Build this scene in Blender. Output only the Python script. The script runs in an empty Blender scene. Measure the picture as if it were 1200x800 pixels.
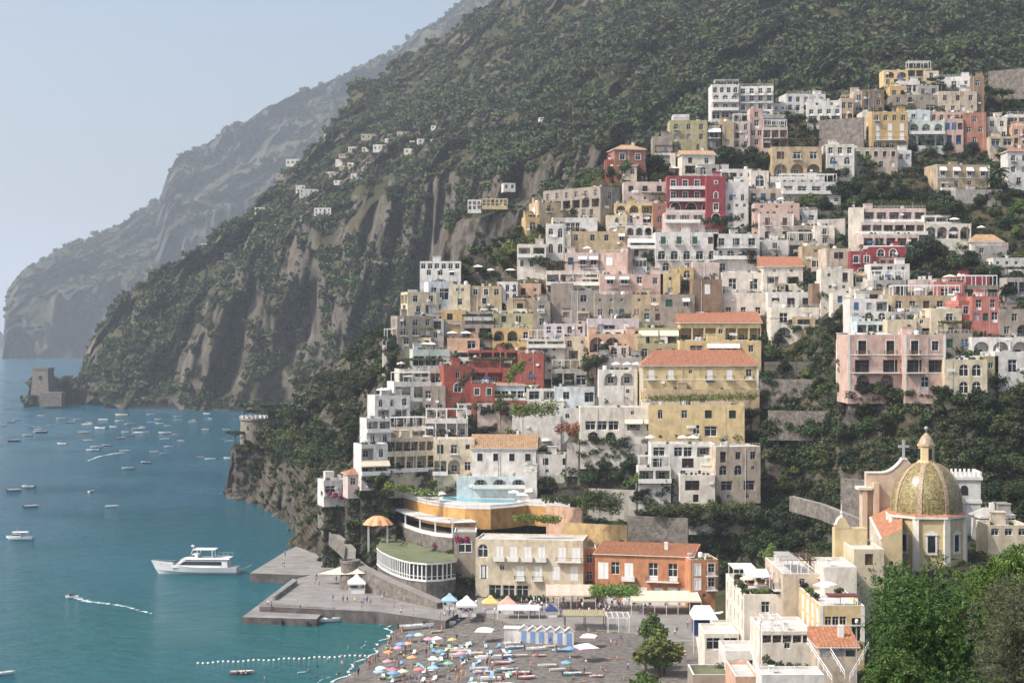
import bpy, bmesh, math, random
import numpy as np
from mathutils import Vector, Matrix, Euler
R=math.radians
F=2000.0; HZ=385.0; HC=65.0
SC=bpy.context.scene; COL=SC.collection
rnd=random.Random(7); nr=np.random.default_rng(5)
def P(u,v,d): return Vector(((u-600)/F*d, d, HC-(v-HZ)/F*d))
def on(u,v,z=0.0): return P(u,v,F*(HC-z)/(v-HZ))
def U(p): return 600+F*p[0]/p[1]
def V(p): return HZ-F*(p[2]-HC)/p[1]
# ---------------------------------------------------------------- materials
MATS={}
def nodes(m):
    m.use_nodes=True; nt=m.node_tree; return nt, nt.nodes, nt.links
def mat(name, col, rough=.75, var=.18, scale=.6, stain=0.0, bump=0.0, bscale=4., spec=.3, orand=0.0, metal=0.0, col2=None, emit=None):
    """surface with uneven colour: two noises (blotches, vertical streaks)"""
    if name in MATS: return MATS[name]
    m=bpy.data.materials.new(name); MATS[name]=m
    nt,N,L=nodes(m); b=N['Principled BSDF']
    b.inputs['Roughness'].default_value=rough; b.inputs['Metallic'].default_value=metal
    b.inputs['Specular IOR Level'].default_value=spec
    g=N.new('ShaderNodeNewGeometry')
    n=N.new('ShaderNodeTexNoise'); n.inputs['Scale'].default_value=scale; n.inputs['Detail'].default_value=5; n.inputs['Roughness'].default_value=.65
    L.new(g.outputs['Position'],n.inputs['Vector'])
    r=N.new('ShaderNodeValToRGB'); e=r.color_ramp.elements
    c=np.array(col[:3]); c2=np.array(col2[:3]) if col2 else c*(1-2*var)
    e[0].position=.3; e[1].position=.7
    e[0].color=(*c2,1); e[1].color=(*np.minimum(c*(1+var*.4),.9),1)
    L.new(n.outputs['Fac'],r.inputs['Fac']); out=r.outputs['Color']
    if stain>0:
        mp=N.new('ShaderNodeMapping'); mp.inputs['Scale'].default_value=(.9,.9,.3)
        L.new(g.outputs['Position'],mp.inputs['Vector'])
        n2=N.new('ShaderNodeTexNoise'); n2.inputs['Scale'].default_value=1.0; n2.inputs['Detail'].default_value=4
        L.new(mp.outputs['Vector'],n2.inputs['Vector'])
        r2=N.new('ShaderNodeValToRGB'); r2.color_ramp.elements[0].position=.48; r2.color_ramp.elements[1].position=.72
        L.new(n2.outputs['Fac'],r2.inputs['Fac'])
        mx=N.new('ShaderNodeMix'); mx.data_type='RGBA'; mx.blend_type='MULTIPLY'
        mu=N.new('ShaderNodeMath'); mu.operation='MULTIPLY'; mu.inputs[1].default_value=stain
        L.new(r2.outputs['Color'],mu.inputs[0]); L.new(mu.outputs[0],mx.inputs['Factor'])
        L.new(out,mx.inputs['A']); mx.inputs['B'].default_value=(.45,.42,.38,1); out=mx.outputs['Result']
    if orand>0:
        oi=N.new('ShaderNodeObjectInfo'); hs=N.new('ShaderNodeHueSaturation')
        mr=N.new('ShaderNodeMapRange'); mr.inputs['To Min'].default_value=1-orand; mr.inputs['To Max'].default_value=1+orand
        L.new(oi.outputs['Random'],mr.inputs['Value']); L.new(mr.outputs['Result'],hs.inputs['Value'])
        mr2=N.new('ShaderNodeMapRange'); mr2.inputs['To Min'].default_value=.5-.03*orand/.3; mr2.inputs['To Max'].default_value=.5+.02*orand/.3
        wn=N.new('ShaderNodeTexWhiteNoise'); wn.noise_dimensions='1D'; L.new(oi.outputs['Random'],wn.inputs['W'])
        L.new(wn.outputs['Value'],mr2.inputs['Value']); L.new(mr2.outputs['Result'],hs.inputs['Hue'])
        L.new(out,hs.inputs['Color']); out=hs.outputs['Color']
    L.new(out,b.inputs['Base Color'])
    if bump>0:
        nb=N.new('ShaderNodeTexNoise'); nb.inputs['Scale'].default_value=bscale; nb.inputs['Detail'].default_value=6
        L.new(g.outputs['Position'],nb.inputs['Vector'])
        bp=N.new('ShaderNodeBump'); bp.inputs['Strength'].default_value=bump; bp.inputs['Distance'].default_value=.3
        L.new(nb.outputs['Fac'],bp.inputs['Height']); L.new(bp.outputs['Normal'],b.inputs['Normal'])
    if emit: b.inputs['Emission Color'].default_value=(*emit,1); b.inputs['Emission Strength'].default_value=1
    return m
def wallmat(key,col,stain=.5,var=.10): return mat('wall_'+key,col,.85,var,.5,stain,.2,6.)
WC=dict(white=(.70,.675,.635),warm=(.72,.66,.57),cream=(.66,.57,.42),beige=(.55,.46,.36),tan=(.50,.39,.25),stone=(.33,.285,.235),
  grey=(.40,.375,.345),ochre=(.56,.40,.19),yellow=(.64,.50,.27),pink=(.60,.425,.36),rose=(.62,.50,.45),lilac=(.58,.50,.53),crimson=(.28,.055,.065),
  red=(.35,.095,.07),coral=(.49,.185,.15),terra=(.52,.235,.12),salmon=(.62,.40,.28),blue=(.66,.71,.74),brown=(.25,.175,.12),brick=(.36,.17,.12),
  olive=(.42,.38,.22),aqua=(.62,.69,.70),palegreen=(.60,.66,.60),orange=(.62,.33,.09))
for k,c in WC.items(): wallmat(k,c,stain=.7 if k in('stone','grey','tan','brown','beige') else .5,var=.15)
def wm(k): return MATS['wall_'+k]
M_white=mat('white_paint',(.78,.77,.75),.55,.05,.5); M_trim=mat('limewash',(.74,.72,.68),.8,.08,.6,.35)
M_roofw=mat('pale_roof',(.58,.555,.52),.85,.15,.35,0,.1); M_roofg=mat('grey_roof',(.42,.40,.38),.9,.2,.3,0,.1)
M_glass=mat('window_glass',(.030,.036,.042),.12,.3,.3,spec=.5); M_dark=mat('dark_interior',(.035,.032,.03),.9,.3,.5)
M_brown=mat('brown_wood',(.13,.07,.045),.6,.2,2.); M_green=mat('green_paint',(.035,.11,.075),.5,.1,1.); M_bluep=mat('blue_paint',(.06,.14,.30),.5,.1,1.)
M_grey=mat('grey_paint',(.40,.41,.42),.5,.1,1.); M_iron=mat('dark_iron',(.05,.05,.055),.5,.1,1.)
M_tile=mat('terracotta_tile',(.50,.225,.12),.85,.28,1.6,.3,.4,7.); M_tilep=mat('pale_tile',(.52,.34,.20),.85,.28,1.6,.3,.4,7.); M_tiler=mat('red_tile',(.42,.19,.115),.85,.22,1.6,.25,.4,7.)
M_awn=mat('white_canvas',(.80,.79,.76),.8,.05,.8); M_awnc=mat('cream_canvas',(.70,.62,.46),.8,.08,.8)
M_conc=mat('concrete',(.27,.255,.24),.9,.2,.25,0,.1); M_stonew=mat('stone_wall',(.23,.205,.18),.95,.32,.8,.3,.7,2.2)
M_paving=mat('paving',(.27,.25,.23),.9,.18,.2,0,.1)
M_trunk=mat('bark',(.09,.065,.045),.95,.3,2.,0,.5)
M_pebble=mat('beach_sand',(.215,.195,.175),.95,.36,.8,0,.6,9.)
FOL={}
for k,c in dict(dark=(.033,.054,.021),mid=(.062,.096,.028),bright=(.125,.185,.036),olive=(.085,.095,.050),pine=(.055,.085,.022),yellow=(.15,.17,.035),grey=(.12,.125,.085),wood=(.058,.086,.030),flower=(.42,.05,.17),redflower=(.38,.045,.03)).items():
    FOL[k]=mat('foliage_'+k,c,.7,.30,.9,orand=.38,spec=.25)
def colmat(name,c,rough=.6): return mat(name,c,rough,.06,1.5)
# ---------------------------------------------------------------- mesh builder
class MB:
    def __init__(s): s.v=[]; s.f=[]; s.m=[]
    def vert(s,p): s.v.append(tuple(p)); return len(s.v)-1
    def face(s,pts,mi=0):
        i=len(s.v); s.v.extend(tuple(p) for p in pts); s.f.append(tuple(range(i,i+len(pts)))); s.m.append(mi)
    def box(s,x0,x1,y0,y1,z0,z1,mi=0,T=None):
        c=[(x0,y0,z0),(x1,y0,z0),(x1,y1,z0),(x0,y1,z0),(x0,y0,z1),(x1,y0,z1),(x1,y1,z1),(x0,y1,z1)]
        if T is not None: c=[T@Vector(p) for p in c]
        i=len(s.v); s.v.extend(tuple(p) for p in c)
        for q in ((0,3,2,1),(4,5,6,7),(0,1,5,4),(1,2,6,5),(2,3,7,6),(3,0,4,7)): s.f.append(tuple(i+k for k in q)); s.m.append(mi)
    def prism(s,pts,z0,z1,mi=0,mt=None,cap=True):
        """vertical prism over a ccw outline of (x,y); z may be per point via 3-tuples (top) """
        n=len(pts); i=len(s.v)
        s.v.extend((p[0],p[1],z0) for p in pts); s.v.extend((p[0],p[1],z1) for p in pts)
        for k in range(n): s.f.append((i+k,i+(k+1)%n,i+n+(k+1)%n,i+n+k)); s.m.append(mi)
        if cap: s.f.append(tuple(range(i+n,i+2*n))); s.m.append(mi if mt is None else mt); s.f.append(tuple(range(i+n-1,i-1,-1))); s.m.append(mi)
    def lathe(s,prof,n=20,c=(0,0,0),mi=0,a0=0.,a1=2*math.pi,sx=1.,sy=1.):
        i=len(s.v); full=abs(a1-a0-2*math.pi)<1e-6; k=n if full else n+1
        for r,z in prof:
            for j in range(k):
                a=a0+(a1-a0)*j/n; s.v.append((c[0]+sx*r*math.cos(a),c[1]+sy*r*math.sin(a),c[2]+z))
        for a in range(len(prof)-1):
            for j in range(n):
                j2=(j+1)%k; s.f.append((i+a*k+j,i+a*k+j2,i+(a+1)*k+j2,i+(a+1)*k+j)); s.m.append(mi)
    def tube(s,pts,r,n=6,mi=0,r2=None):
        pts=[Vector(p) for p in pts]; i=len(s.v); m=len(pts); r2=r if r2 is None else r2
        for k,p in enumerate(pts):
            t=(pts[min(k+1,m-1)]-pts[max(k-1,0)]).normalized()
            a=t.cross(Vector((0,0,1))) if abs(t.z)<.95 else t.cross(Vector((1,0,0))); a.normalize(); b=t.cross(a)
            rr=r+(r2-r)*k/max(m-1,1)
            for j in range(n):
                w=2*math.pi*j/n; s.v.append(tuple(p+a*(rr*math.cos(w))+b*(rr*math.sin(w))))
        for k in range(m-1):
            for j in range(n): s.f.append((i+k*n+j,i+k*n+(j+1)%n,i+(k+1)*n+(j+1)%n,i+(k+1)*n+j)); s.m.append(mi)
        s.f.append(tuple(i+(m-1)*n+j for j in range(n))); s.m.append(mi); s.f.append(tuple(i+n-1-j for j in range(n))); s.m.append(mi)
    def mesh(s,name,mats,smooth=False):
        me=bpy.data.meshes.new(name); me.from_pydata(s.v,[],s.f); 
        for m in (mats if isinstance(mats,(list,tuple)) else [mats]): me.materials.append(m)
        me.polygons.foreach_set('material_index',s.m)
        if smooth: me.polygons.foreach_set('use_smooth',[True]*len(s.f))
        me.update(); return me
    def obj(s,name,mats,parent=None,smooth=False,loc=None): return link(name,s.mesh(name,mats,smooth),parent,loc)
def link(name,me,parent=None,loc=None):
    o=bpy.data.objects.new(name,me); COL.objects.link(o)
    if parent is not None: o.parent=parent
    if loc is not None: o.location=loc
    return o
THINGS=[]
def tag(o,label,cat,group=None,kind=None):
    o['label']=label; o['category']=cat
    if group: o['group']=group
    o['kind']=kind or 'thing'
    return o
def empty(name,loc=(0,0,0),rz=0.,label=None,cat=None,group=None,scale=None):
    o=bpy.data.objects.new(name,None); COL.objects.link(o); o.location=loc; o.rotation_euler=(0,0,rz); o.empty_display_size=.5
    if scale: o.scale=(scale,)*3 if not isinstance(scale,tuple) else scale
    if label: tag(o,label,cat,group)
    return o
def struct(o): o['kind']='structure'; return o
def numpy_mesh(name,verts,faces,mats,smooth=False,mi=None):
    me=bpy.data.meshes.new(name); nv=len(verts); nf=len(faces); k=faces.shape[1]
    me.vertices.add(nv); me.vertices.foreach_set('co',np.asarray(verts,dtype=np.float32).ravel())
    me.loops.add(nf*k); me.loops.foreach_set('vertex_index',np.asarray(faces,dtype=np.int32).ravel())
    me.polygons.add(nf); me.polygons.foreach_set('loop_start',np.arange(0,nf*k,k,dtype=np.int32))
    for m in (mats if isinstance(mats,(list,tuple)) else [mats]): me.materials.append(m)
    if mi is not None: me.polygons.foreach_set('material_index',np.asarray(mi,dtype=np.int32))
    if smooth: me.polygons.foreach_set('use_smooth',np.ones(nf,dtype=bool))
    me.update(calc_edges=True); me.validate(); return me
# ---------------------------------------------------------------- noise
def vn(p,seed=0):
    i=np.floor(p).astype(np.int64); f=p-i; f=f*f*(3-2*f); r=0
    def h(a,b,c):
        x=(a*374761393+b*668265263+c*1440662683+seed*974634599)&0xffffffff
        x=((x^(x>>13))*1274126177)&0xffffffff; return ((x^(x>>16))&0xffff)/65535.
    for dx in (0,1):
        for dy in (0,1):
            for dz in (0,1):
                w=(f[...,0] if dx else 1-f[...,0])*(f[...,1] if dy else 1-f[...,1])*(f[...,2] if dz else 1-f[...,2])
                r=r+w*h(i[...,0]+dx,i[...,1]+dy,i[...,2]+dz)
    return r*2-1
def fbm(p,oct=4,seed=0,gain=.5):
    r=0;a=1.
    for k in range(oct): r=r+a*vn(p,seed+k*17); p=p*2.03; a*=gain
    return r
# ---------------------------------------------------------------- camera, light, sky
cam=bpy.data.objects.new('camera',bpy.data.cameras.new('camera')); COL.objects.link(cam); SC.camera=cam
cam.location=(0,0,HC); cam.rotation_euler=(R(90),0,0)
cam.data.sensor_width=36; cam.data.lens=F/1200*36; cam.data.shift_y=-(400-HZ)/1200; cam.data.clip_start=1; cam.data.clip_end=60000
SUN=Vector((-.62,-.29,.75)).normalized()
sl=bpy.data.lights.new('sun','SUN'); sl.energy=3.5; sl.angle=R(.6); sl.color=(1,.95,.87)
so=bpy.data.objects.new('sun',sl); COL.objects.link(so); so.rotation_euler=(-SUN).to_track_quat('-Z','Y').to_euler(); so.location=(-300,-200,600)
w=bpy.data.worlds.new('World'); SC.world=w; w.use_nodes=True; nt=w.node_tree
sk=nt.nodes.new('ShaderNodeTexSky'); sk.sky_type='NISHITA'; sk.sun_disc=False
sk.sun_elevation=math.asin(SUN.z); sk.sun_rotation=math.atan2(SUN.x,SUN.y); sk.air_density=1.0; sk.dust_density=5.0; sk.ozone_density=1.5
bg=nt.nodes['Background']; bg.inputs['Strength'].default_value=.15; nt.links.new(sk.outputs['Color'],bg.inputs['Color'])
vs=SC.view_settings; SC.display_settings.display_device='sRGB'; vs.view_transform='Standard'; vs.look='None'; vs.exposure=0.46; vs.gamma=1; vs.use_curve_mapping=False
SC.cycles.use_denoising=True; SC.cycles.max_bounces=6; SC.cycles.diffuse_bounces=3; SC.cycles.glossy_bounces=2; SC.cycles.transmission_bounces=2; SC.cycles.volume_bounces=1
SC.cycles.sample_clamp_indirect=4
# haze: one closed box of pale air
hz=MB(); hz.box(-16000,16000,-600,36000,-22,1150)
hm=bpy.data.materials.new('haze'); nt,N,L=nodes(hm); N.remove(N['Principled BSDF'])
pv=N.new('ShaderNodeVolumePrincipled'); pv.inputs['Color'].default_value=(.86,.92,1,1); pv.inputs['Density'].default_value=.00011; pv.inputs['Anisotropy'].default_value=.25
L.new(pv.outputs[0],N['Material Output'].inputs['Volume'])
ho=hz.obj('haze',hm); tag(ho,'pale summer haze lying over the whole bay','haze',kind='stuff')
# ---------------------------------------------------------------- sea
def sea_material():
    m=bpy.data.materials.new('sea_water'); nt,N,L=nodes(m); b=N['Principled BSDF']
    g=N.new('ShaderNodeNewGeometry'); sx=N.new('ShaderNodeSeparateXYZ'); L.new(g.outputs['Position'],sx.inputs[0])
    n=N.new('ShaderNodeTexNoise'); n.inputs['Scale'].default_value=.012; n.inputs['Detail'].default_value=4
    L.new(g.outputs['Position'],n.inputs['Vector'])
    # shallow near the shore: distance to the beach corner
    vd=N.new('ShaderNodeVectorMath'); vd.operation='DISTANCE'; vd.inputs[1].default_value=(-15,355,0); L.new(g.outputs['Position'],vd.inputs[0])
    mr=N.new('ShaderNodeMapRange'); mr.inputs['From Min'].default_value=15; mr.inputs['From Max'].default_value=420; L.new(vd.outputs['Value'],mr.inputs['Value'])
    ad=N.new('ShaderNodeMath'); ad.operation='MULTIPLY_ADD'; ad.inputs[1].default_value=.35; L.new(n.outputs['Fac'],ad.inputs[0]); L.new(mr.outputs['Result'],ad.inputs[2])
    r=N.new('ShaderNodeValToRGB'); e=r.color_ramp.elements; e[0].position=.12; e[0].color=(.018,.150,.145,1); e[1].position=.95; e[1].color=(.005,.086,.140,1)
    x=e.new(.40); x.color=(.006,.116,.155,1)
    L.new(ad.outputs[0],r.inputs['Fac']); L.new(r.outputs['Color'],b.inputs['Base Color'])
    rg=N.new('ShaderNodeMapRange'); rg.inputs['From Min'].default_value=.3; rg.inputs['From Max'].default_value=.7; rg.inputs['To Min'].default_value=.07; rg.inputs['To Max'].default_value=.30; L.new(n.outputs['Fac'],rg.inputs['Value']); L.new(rg.outputs['Result'],b.inputs['Roughness']); b.inputs['IOR'].default_value=1.33; b.inputs['Specular IOR Level'].default_value=.28
    mp=N.new('ShaderNodeMapping'); mp.inputs['Rotation'].default_value=(0,0,.5); mp.inputs['Scale'].default_value=(.45,1.,1.); L.new(g.outputs['Position'],mp.inputs[0])
    w1=N.new('ShaderNodeTexNoise'); w1.inputs['Scale'].default_value=.20; w1.inputs['Detail'].default_value=7; w1.inputs['Roughness'].default_value=.68; L.new(mp.outputs[0],w1.inputs['Vector'])
    bp=N.new('ShaderNodeBump'); bp.inputs['Strength'].default_value=1.; bp.inputs['Distance'].default_value=5.; L.new(w1.outputs['Fac'],bp.inputs['Height']); L.new(bp.outputs['Normal'],b.inputs['Normal'])
    return m
sea=MB(); sea.face([(-15900,-500,0),(15900,-500,0),(15900,35500,0),(-15900,35500,0)])
struct(sea.obj('sea',sea_material()))
M_foam=mat('sea_foam',(.50,.58,.58),.7,.1,.7)
# ---------------------------------------------------------------- terrain sheets (polar grids)
def rock_mat(name,rock,green,dry,cov,scale,steep0=.35,steep1=.62):
    m=bpy.data.materials.new(name); nt,N,L=nodes(m); b=N['Principled BSDF']; b.inputs['Roughness'].default_value=.95; b.inputs['Specular IOR Level'].default_value=.1
    g=N.new('ShaderNodeNewGeometry'); mp=N.new('ShaderNodeMapping'); mp.inputs['Scale'].default_value=(1,1,.75); L.new(g.outputs['Position'],mp.inputs[0])
    n=N.new('ShaderNodeTexNoise'); n.inputs['Scale'].default_value=scale*1.8; n.inputs['Detail'].default_value=10; n.inputs['Roughness'].default_value=.78; n.inputs['Distortion'].default_value=.6; L.new(mp.outputs[0],n.inputs['Vector'])
    r=N.new('ShaderNodeValToRGB'); e=r.color_ramp.elements; a=np.array(rock)
    e[0].position=.36; e[0].color=(*(a*.30),1); e[1].position=.68; e[1].color=(*(a*1.5),1); x=e.new(.5); x.color=(*(a*np.array((1.02,.93,.85))),1)
    L.new(n.outputs['Fac'],r.inputs['Fac'])
    n2=N.new('ShaderNodeTexNoise'); n2.inputs['Scale'].default_value=scale*.5; n2.inputs['Detail'].default_value=6; L.new(g.outputs['Position'],n2.inputs['Vector'])
    r2=N.new('ShaderNodeValToRGB'); e=r2.color_ramp.elements; e[0].position=.4; e[0].color=(*green,1); e[1].position=.68; e[1].color=(*dry,1); L.new(n2.outputs['Fac'],r2.inputs['Fac'])
    s=N.new('ShaderNodeSeparateXYZ'); L.new(g.outputs['Normal'],s.inputs[0])
    ad=N.new('ShaderNodeMath'); ad.operation='MULTIPLY_ADD'; ad.inputs[1].default_value=.7; L.new(n2.outputs['Fac'],ad.inputs[0]); L.new(s.outputs['Z'],ad.inputs[2])
    mr=N.new('ShaderNodeMapRange'); mr.inputs['From Min'].default_value=steep0+.35; mr.inputs['From Max'].default_value=steep1+.35; L.new(ad.outputs[0],mr.inputs['Value'])
    mx=N.new('ShaderNodeMix'); mx.data_type='RGBA'; L.new(mr.outputs['Result'],mx.inputs['Factor']); L.new(r.outputs['Color'],mx.inputs['A']); L.new(r2.outputs['Color'],mx.inputs['B'])
    L.new(mx.outputs['Result'],b.inputs['Base Color'])
    bp=N.new('ShaderNodeBump'); bp.inputs['Strength'].default_value=1.; bp.inputs['Distance'].default_value=.35/scale; L.new(n.outputs['Fac'],bp.inputs['Height']); L.new(bp.outputs['Normal'],b.inputs['Normal'])
    return m
def sheet(name,st,m,du=3.,rows=110,amp=4.,sc=40.,ribs=.6,seed=1,zamp=.3,fit=None,am=None):
    us=np.arange(st[0][0],st[-1][0]+.01,du); su=np.array([s[0] for s in st],float); n=len(st[0][1])
    pv=np.stack([np.interp(us,su,[s[1][k][0] for s in st]) for k in range(n)]); pd=np.stack([np.interp(us,su,[s[1][k][1] for s in st]) for k in range(n)])
    # rows spread evenly by image height of the mean profile
    seg=np.abs(np.diff(pv.mean(1)))+2+np.abs(np.diff(pd.mean(1)))*.03; cum=np.concatenate([[0],np.cumsum(seg)])
    t=np.interp(np.linspace(0,cum[-1],rows),cum,np.arange(n)); k=np.clip(t.astype(int),0,n-2); f=(t-k)[:,None]
    v=pv[k]*(1-f)+pv[k+1]*f; d=pd[k]*(1-f)+pd[k+1]*f
    def world(d): return np.stack([(us[None]-600)/F*d,d,HC-(v-HZ)/F*d],-1)
    W=world(d); edge=np.clip(np.minimum(np.arange(len(us)),len(us)-1-np.arange(len(us)))/4,0,1)[None]
    q=W/sc; q2=W*np.array([1,1,.22])/(sc*.45)
    amp=amp if am is None else amp*np.interp(us,am[0],am[1])[None]
    dd=fbm(q,4,seed)*amp+np.abs(fbm(q2,4,seed+50))*amp*1.6*ribs
    W=world(d+dd*edge); W[...,2]+=edge*zamp*amp*fbm(W/(sc*.5),4,seed+9)
    if fit is not None: W=fit(W)
    W[0,:,2]=np.minimum(W[0,:,2],-3.)if W[0,:,2].max()<12 else W[0,:,2]
    nr_,nc=v.shape; idx=np.arange(nr_*nc).reshape(nr_,nc)
    fc=np.stack([idx[:-1,:-1],idx[:-1,1:],idx[1:,1:],idx[1:,:-1]],-1).reshape(-1,4)
    o=link(name,numpy_mesh(name,W.reshape(-1,3),fc,m,False)); struct(o)
    e1=W[:-1,1:]-W[:-1,:-1]; e2=W[1:,:-1]-W[:-1,:-1]; nn=np.cross(e1,e2); nn/=np.linalg.norm(nn,axis=-1,keepdims=True)+1e-9
    return dict(o=o,W=W,N=nn,us=us)
def lerp_town(u,v):
    d=482.6/(1-(HZ-v)/1400.)
    return d*(1-.13*smooth((u-890)/160)*smooth((v-250)/160))+bulge(u,v)
def bulge(u,v): return 28*min(1,max(0,(v-325)/185))*min(1,max(0,1-(v-588)/25))*smooth((u-425)/40)*smooth((725-u)/40)
def smooth(x): x=min(max(x,0),1); return x*x*(3-2*x)
dT=lerp_town
M_far=rock_mat('far_mountain_rock',(.135,.13,.122),(.055,.068,.035),(.13,.12,.075),.5,.014,.5,.8)
M_hill=rock_mat('mountain_rock',(.205,.19,.17),(.045,.062,.026),(.18,.15,.085),.5,.03,.35,.6)
M_cliff=rock_mat('cliff_rock',(.17,.16,.145),(.055,.062,.03),(.17,.14,.08),.5,.09,.5,.75)
M_soil=rock_mat('garden_soil',(.20,.175,.145),(.05,.06,.026),(.13,.11,.065),.5,.15,.4,.6)
sil=[(2,421),(8,345),(25,325),(55,310),(100,285),(150,262),(185,240),(196,202),(206,185),(225,178),(250,165),(268,150),(290,143),(320,120),(345,108),(370,95),(400,85),(430,75),(460,60),(490,45),(510,30),(525,14),(545,-8),(600,-30),(660,-50)]
fst=[]
for u,v in sil:
    vb=421; t=max(0,min(1,(u-2)/6)); h=vb-v
    cl=v+h*(.40 if u<190 else .36); d0=3650+ (u-2)*.5
    fst.append((u,[(vb,d0),(vb-h*.30*t,d0+30),(cl,d0+70),(v+h*.16,d0+330),(v,d0+560),(v+30*t,d0+900)]))
far=sheet('far_mountain',fst,M_far,2.0,190,120,230,1.3,3,.16)
cst=[(-60,[(408,5650),(402,5700),(386,5850),(396,6200)]),(-6,[(408,5650),(398,5700),(380,5850),(392,6200)]),(4,[(408,5650),(401,5700),(392,5850),(400,6200)]),(9,[(408,5650),(408,5700),(408,5850),(408,6200)])]
sheet('far_cape',cst,M_far,1.5,24,20,120,.5,8,.1)
mst=[(26,[(479,1395),(479,1396),(479,1397),(479,1398),(479,1399),(479,1400),(479,1410)]),
(36,[(479,1395),(470,1397),(463,1399),(459,1401),(457,1406),(456,1425),(475,1500)]),
(88,[(478,1400),(470,1403),(462,1406),(458,1410),(455,1420),(452,1445),(470,1550)]),
(100,[(478,1400),(465,1410),(452,1425),(442,1440),(432,1460),(422,1490),(470,1700)]),
(140,[(478,1390),(455,1405),(430,1425),(402,1450),(374,1480),(350,1510),(430,1800)]),
(200,[(478,1370),(450,1385),(410,1400),(375,1420),(347,1450),(322,1500),(400,1800)]),
(250,[(479,1340),(440,1355),(390,1370),(340,1390),(308,1440),(282,1500),(360,1800)]),
(300,[(479,1310),(430,1330),(370,1345),(300,1365),(272,1420),(245,1500),(320,1850)]),
(350,[(479,1280),(420,1300),(350,1320),(275,1340),(242,1420),(192,1560),(280,1900)]),
(385,[(479,1250),(410,1280),(350,1295),(280,1310),(222,1420),(152,1600),(250,2000)]),
(420,[(475,1200),(400,1240),(340,1260),(262,1280),(190,1420),(110,1700),(200,2100)]),
(470,[(470,1130),(400,1180),(330,1200),(225,1220),(170,1370),(74,1800),(160,2200)]),
(530,[(460,1020),(380,1080),(320,1100),(205,1120),(138,1300),(40,1850),(120,2250)]),
(570,[(440,930),(360,980),(300,1000),(200,1050),(130,1250),(2,1800),(90,2200)]),
(650,[(420,830),(340,880),(290,900),(190,950),(110,1150),(-50,1700),(50,2100)]),
(750,[(380,730),(300,760),(240,780),(180,820),(90,1030),(-110,1700),(0,2000)]),
(900,[(330,690),(250,700),(190,720),(140,760),(50,980),(-140,1650),(-40,2000)]),
(1050,[(300,680),(220,690),(170,705),(120,740),(40,960),(-150,1600),(-50,2000)]),
(1700,[(280,660),(200,670),(160,690),(110,720),(40,930),(-150,1550),(-50,2000)])]
main=sheet('mountain',mst,M_hill,2.5,220,40,100,1.1,21,.26)
kst=[(506,[(345,800),(340,802),(336,805),(333,830),(330,900),(345,960)]),(522,[(345,795),(318,798),(270,800),(256,812),(250,900),(300,960)]),(545,[(345,785),(310,788),(258,792),(250,806),(244,900),(300,960)]),
(600,[(345,760),(305,766),(250,770),(243,785),(240,900),(300,960)]),(660,[(345,735),(300,740),(225,744),(218,762),(212,880),(280,960)]),(740,[(320,690),(270,695),(190,700),(184,715),(180,840),(250,930)])]
ledge=sheet('cliff_ledge',kst,M_cliff,2,60,6,30,1.,33,.15)
def town_col(u,top,bot=702,back=(20,150)):
    vs_=[bot-(bot-top)*k/6. for k in range(7)]
    pts=[(v,dT(u,v)+3.2) for v in vs_]; d=pts[-1][1]
    return (u,pts+[(top+back[0],d+back[1])])
def rs(pts,n=7):
    t=np.linspace(0,len(pts)-2,n); a=np.array(pts[:-1],float); k=np.clip(t.astype(int),0,len(a)-2); f=t-k
    return [tuple(a[i]*(1-g)+a[i+1]*g) for i,g in zip(k,f)]+[pts[-1]]
tst=[(264,[(581,667)]*7+[(581,690)]),
(272,rs([(581,667),(545,669),(528,672),(524,690),(522,720),(540,780)])),(300,rs([(588,640),(550,650),(526,657),(522,690),(508,730),(530,820)])),
(330,rs([(602,603),(562,618),(528,638),(508,680),(480,740),(510,860)])),(350,rs([(638,514),(588,555),(548,588),(502,645),(457,730),(490,860)])),
(380,rs([(672,447),(612,497),(566,538),(502,600),(432,690),(470,860)])),(420,rs([(692,421),(632,450),(577,476),(502,545),(408,650),(450,860)])),
(450,rs([(702,406),(642,430),(582,446),(490,478),(388,600),(425,820)])),(485,rs([(704,402),(640,422),(560,444),(455,478),(350,530),(400,770)])),
town_col(520,312),town_col(600,272),town_col(650,240),town_col(700,208),town_col(750,178),town_col(800,152),town_col(860,138),town_col(950,126),town_col(1010,112),town_col(1060,92),town_col(1110,100),town_col(1300,120),town_col(1650,125)]


tst=[(u,[(v,d+(bulge(u,v) if 425<u<500 and k<7 else 0)) for k,(v,d) in enumerate(p)]) for u,p in tst]
# ---------------------------------------------------------------- beach, near slope
shore=[on(u,v,0) for u,v in ((372,826),(395,800),(418,782),(440,765),(455,748),(464,733),(468,722))]
def beach_z(x,y):
    best=None
    p=np.stack([x,y],-1); D=None
    for a,b in zip(shore[:-1],shore[1:]):
        a2=np.array([a.x,a.y]); b2=np.array([b.x,b.y]); ab=b2-a2
        t=np.clip(((p-a2)@ab)/(ab@ab),0,1); q=a2+t[...,None]*ab; d=np.linalg.norm(p-q,axis=-1)
        s=np.sign((p[...,0]-a2[0])*ab[1]-(p[...,1]-a2[1])*ab[0]); 
        if D is None: D=d; S=s
        else: m=d<D; D=np.where(m,d,D); S=np.where(m,s,S)
    return np.clip(S*D*.085,-2.5,2.6)
gx=np.arange(-45,75,1.2); gy=np.arange(215,412,1.2); X,Y=np.meshgrid(gx,gy); Z=beach_z(X,Y); Z=Z+.10*fbm(np.stack([X,Y,0*X],-1)/3.,3,4)*np.clip((Z+.4)*2,0,1)
ii=np.arange(X.size).reshape(X.shape); fc=np.stack([ii[:-1,:-1],ii[:-1,1:],ii[1:,1:],ii[1:,:-1]],-1).reshape(-1,4)
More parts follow.
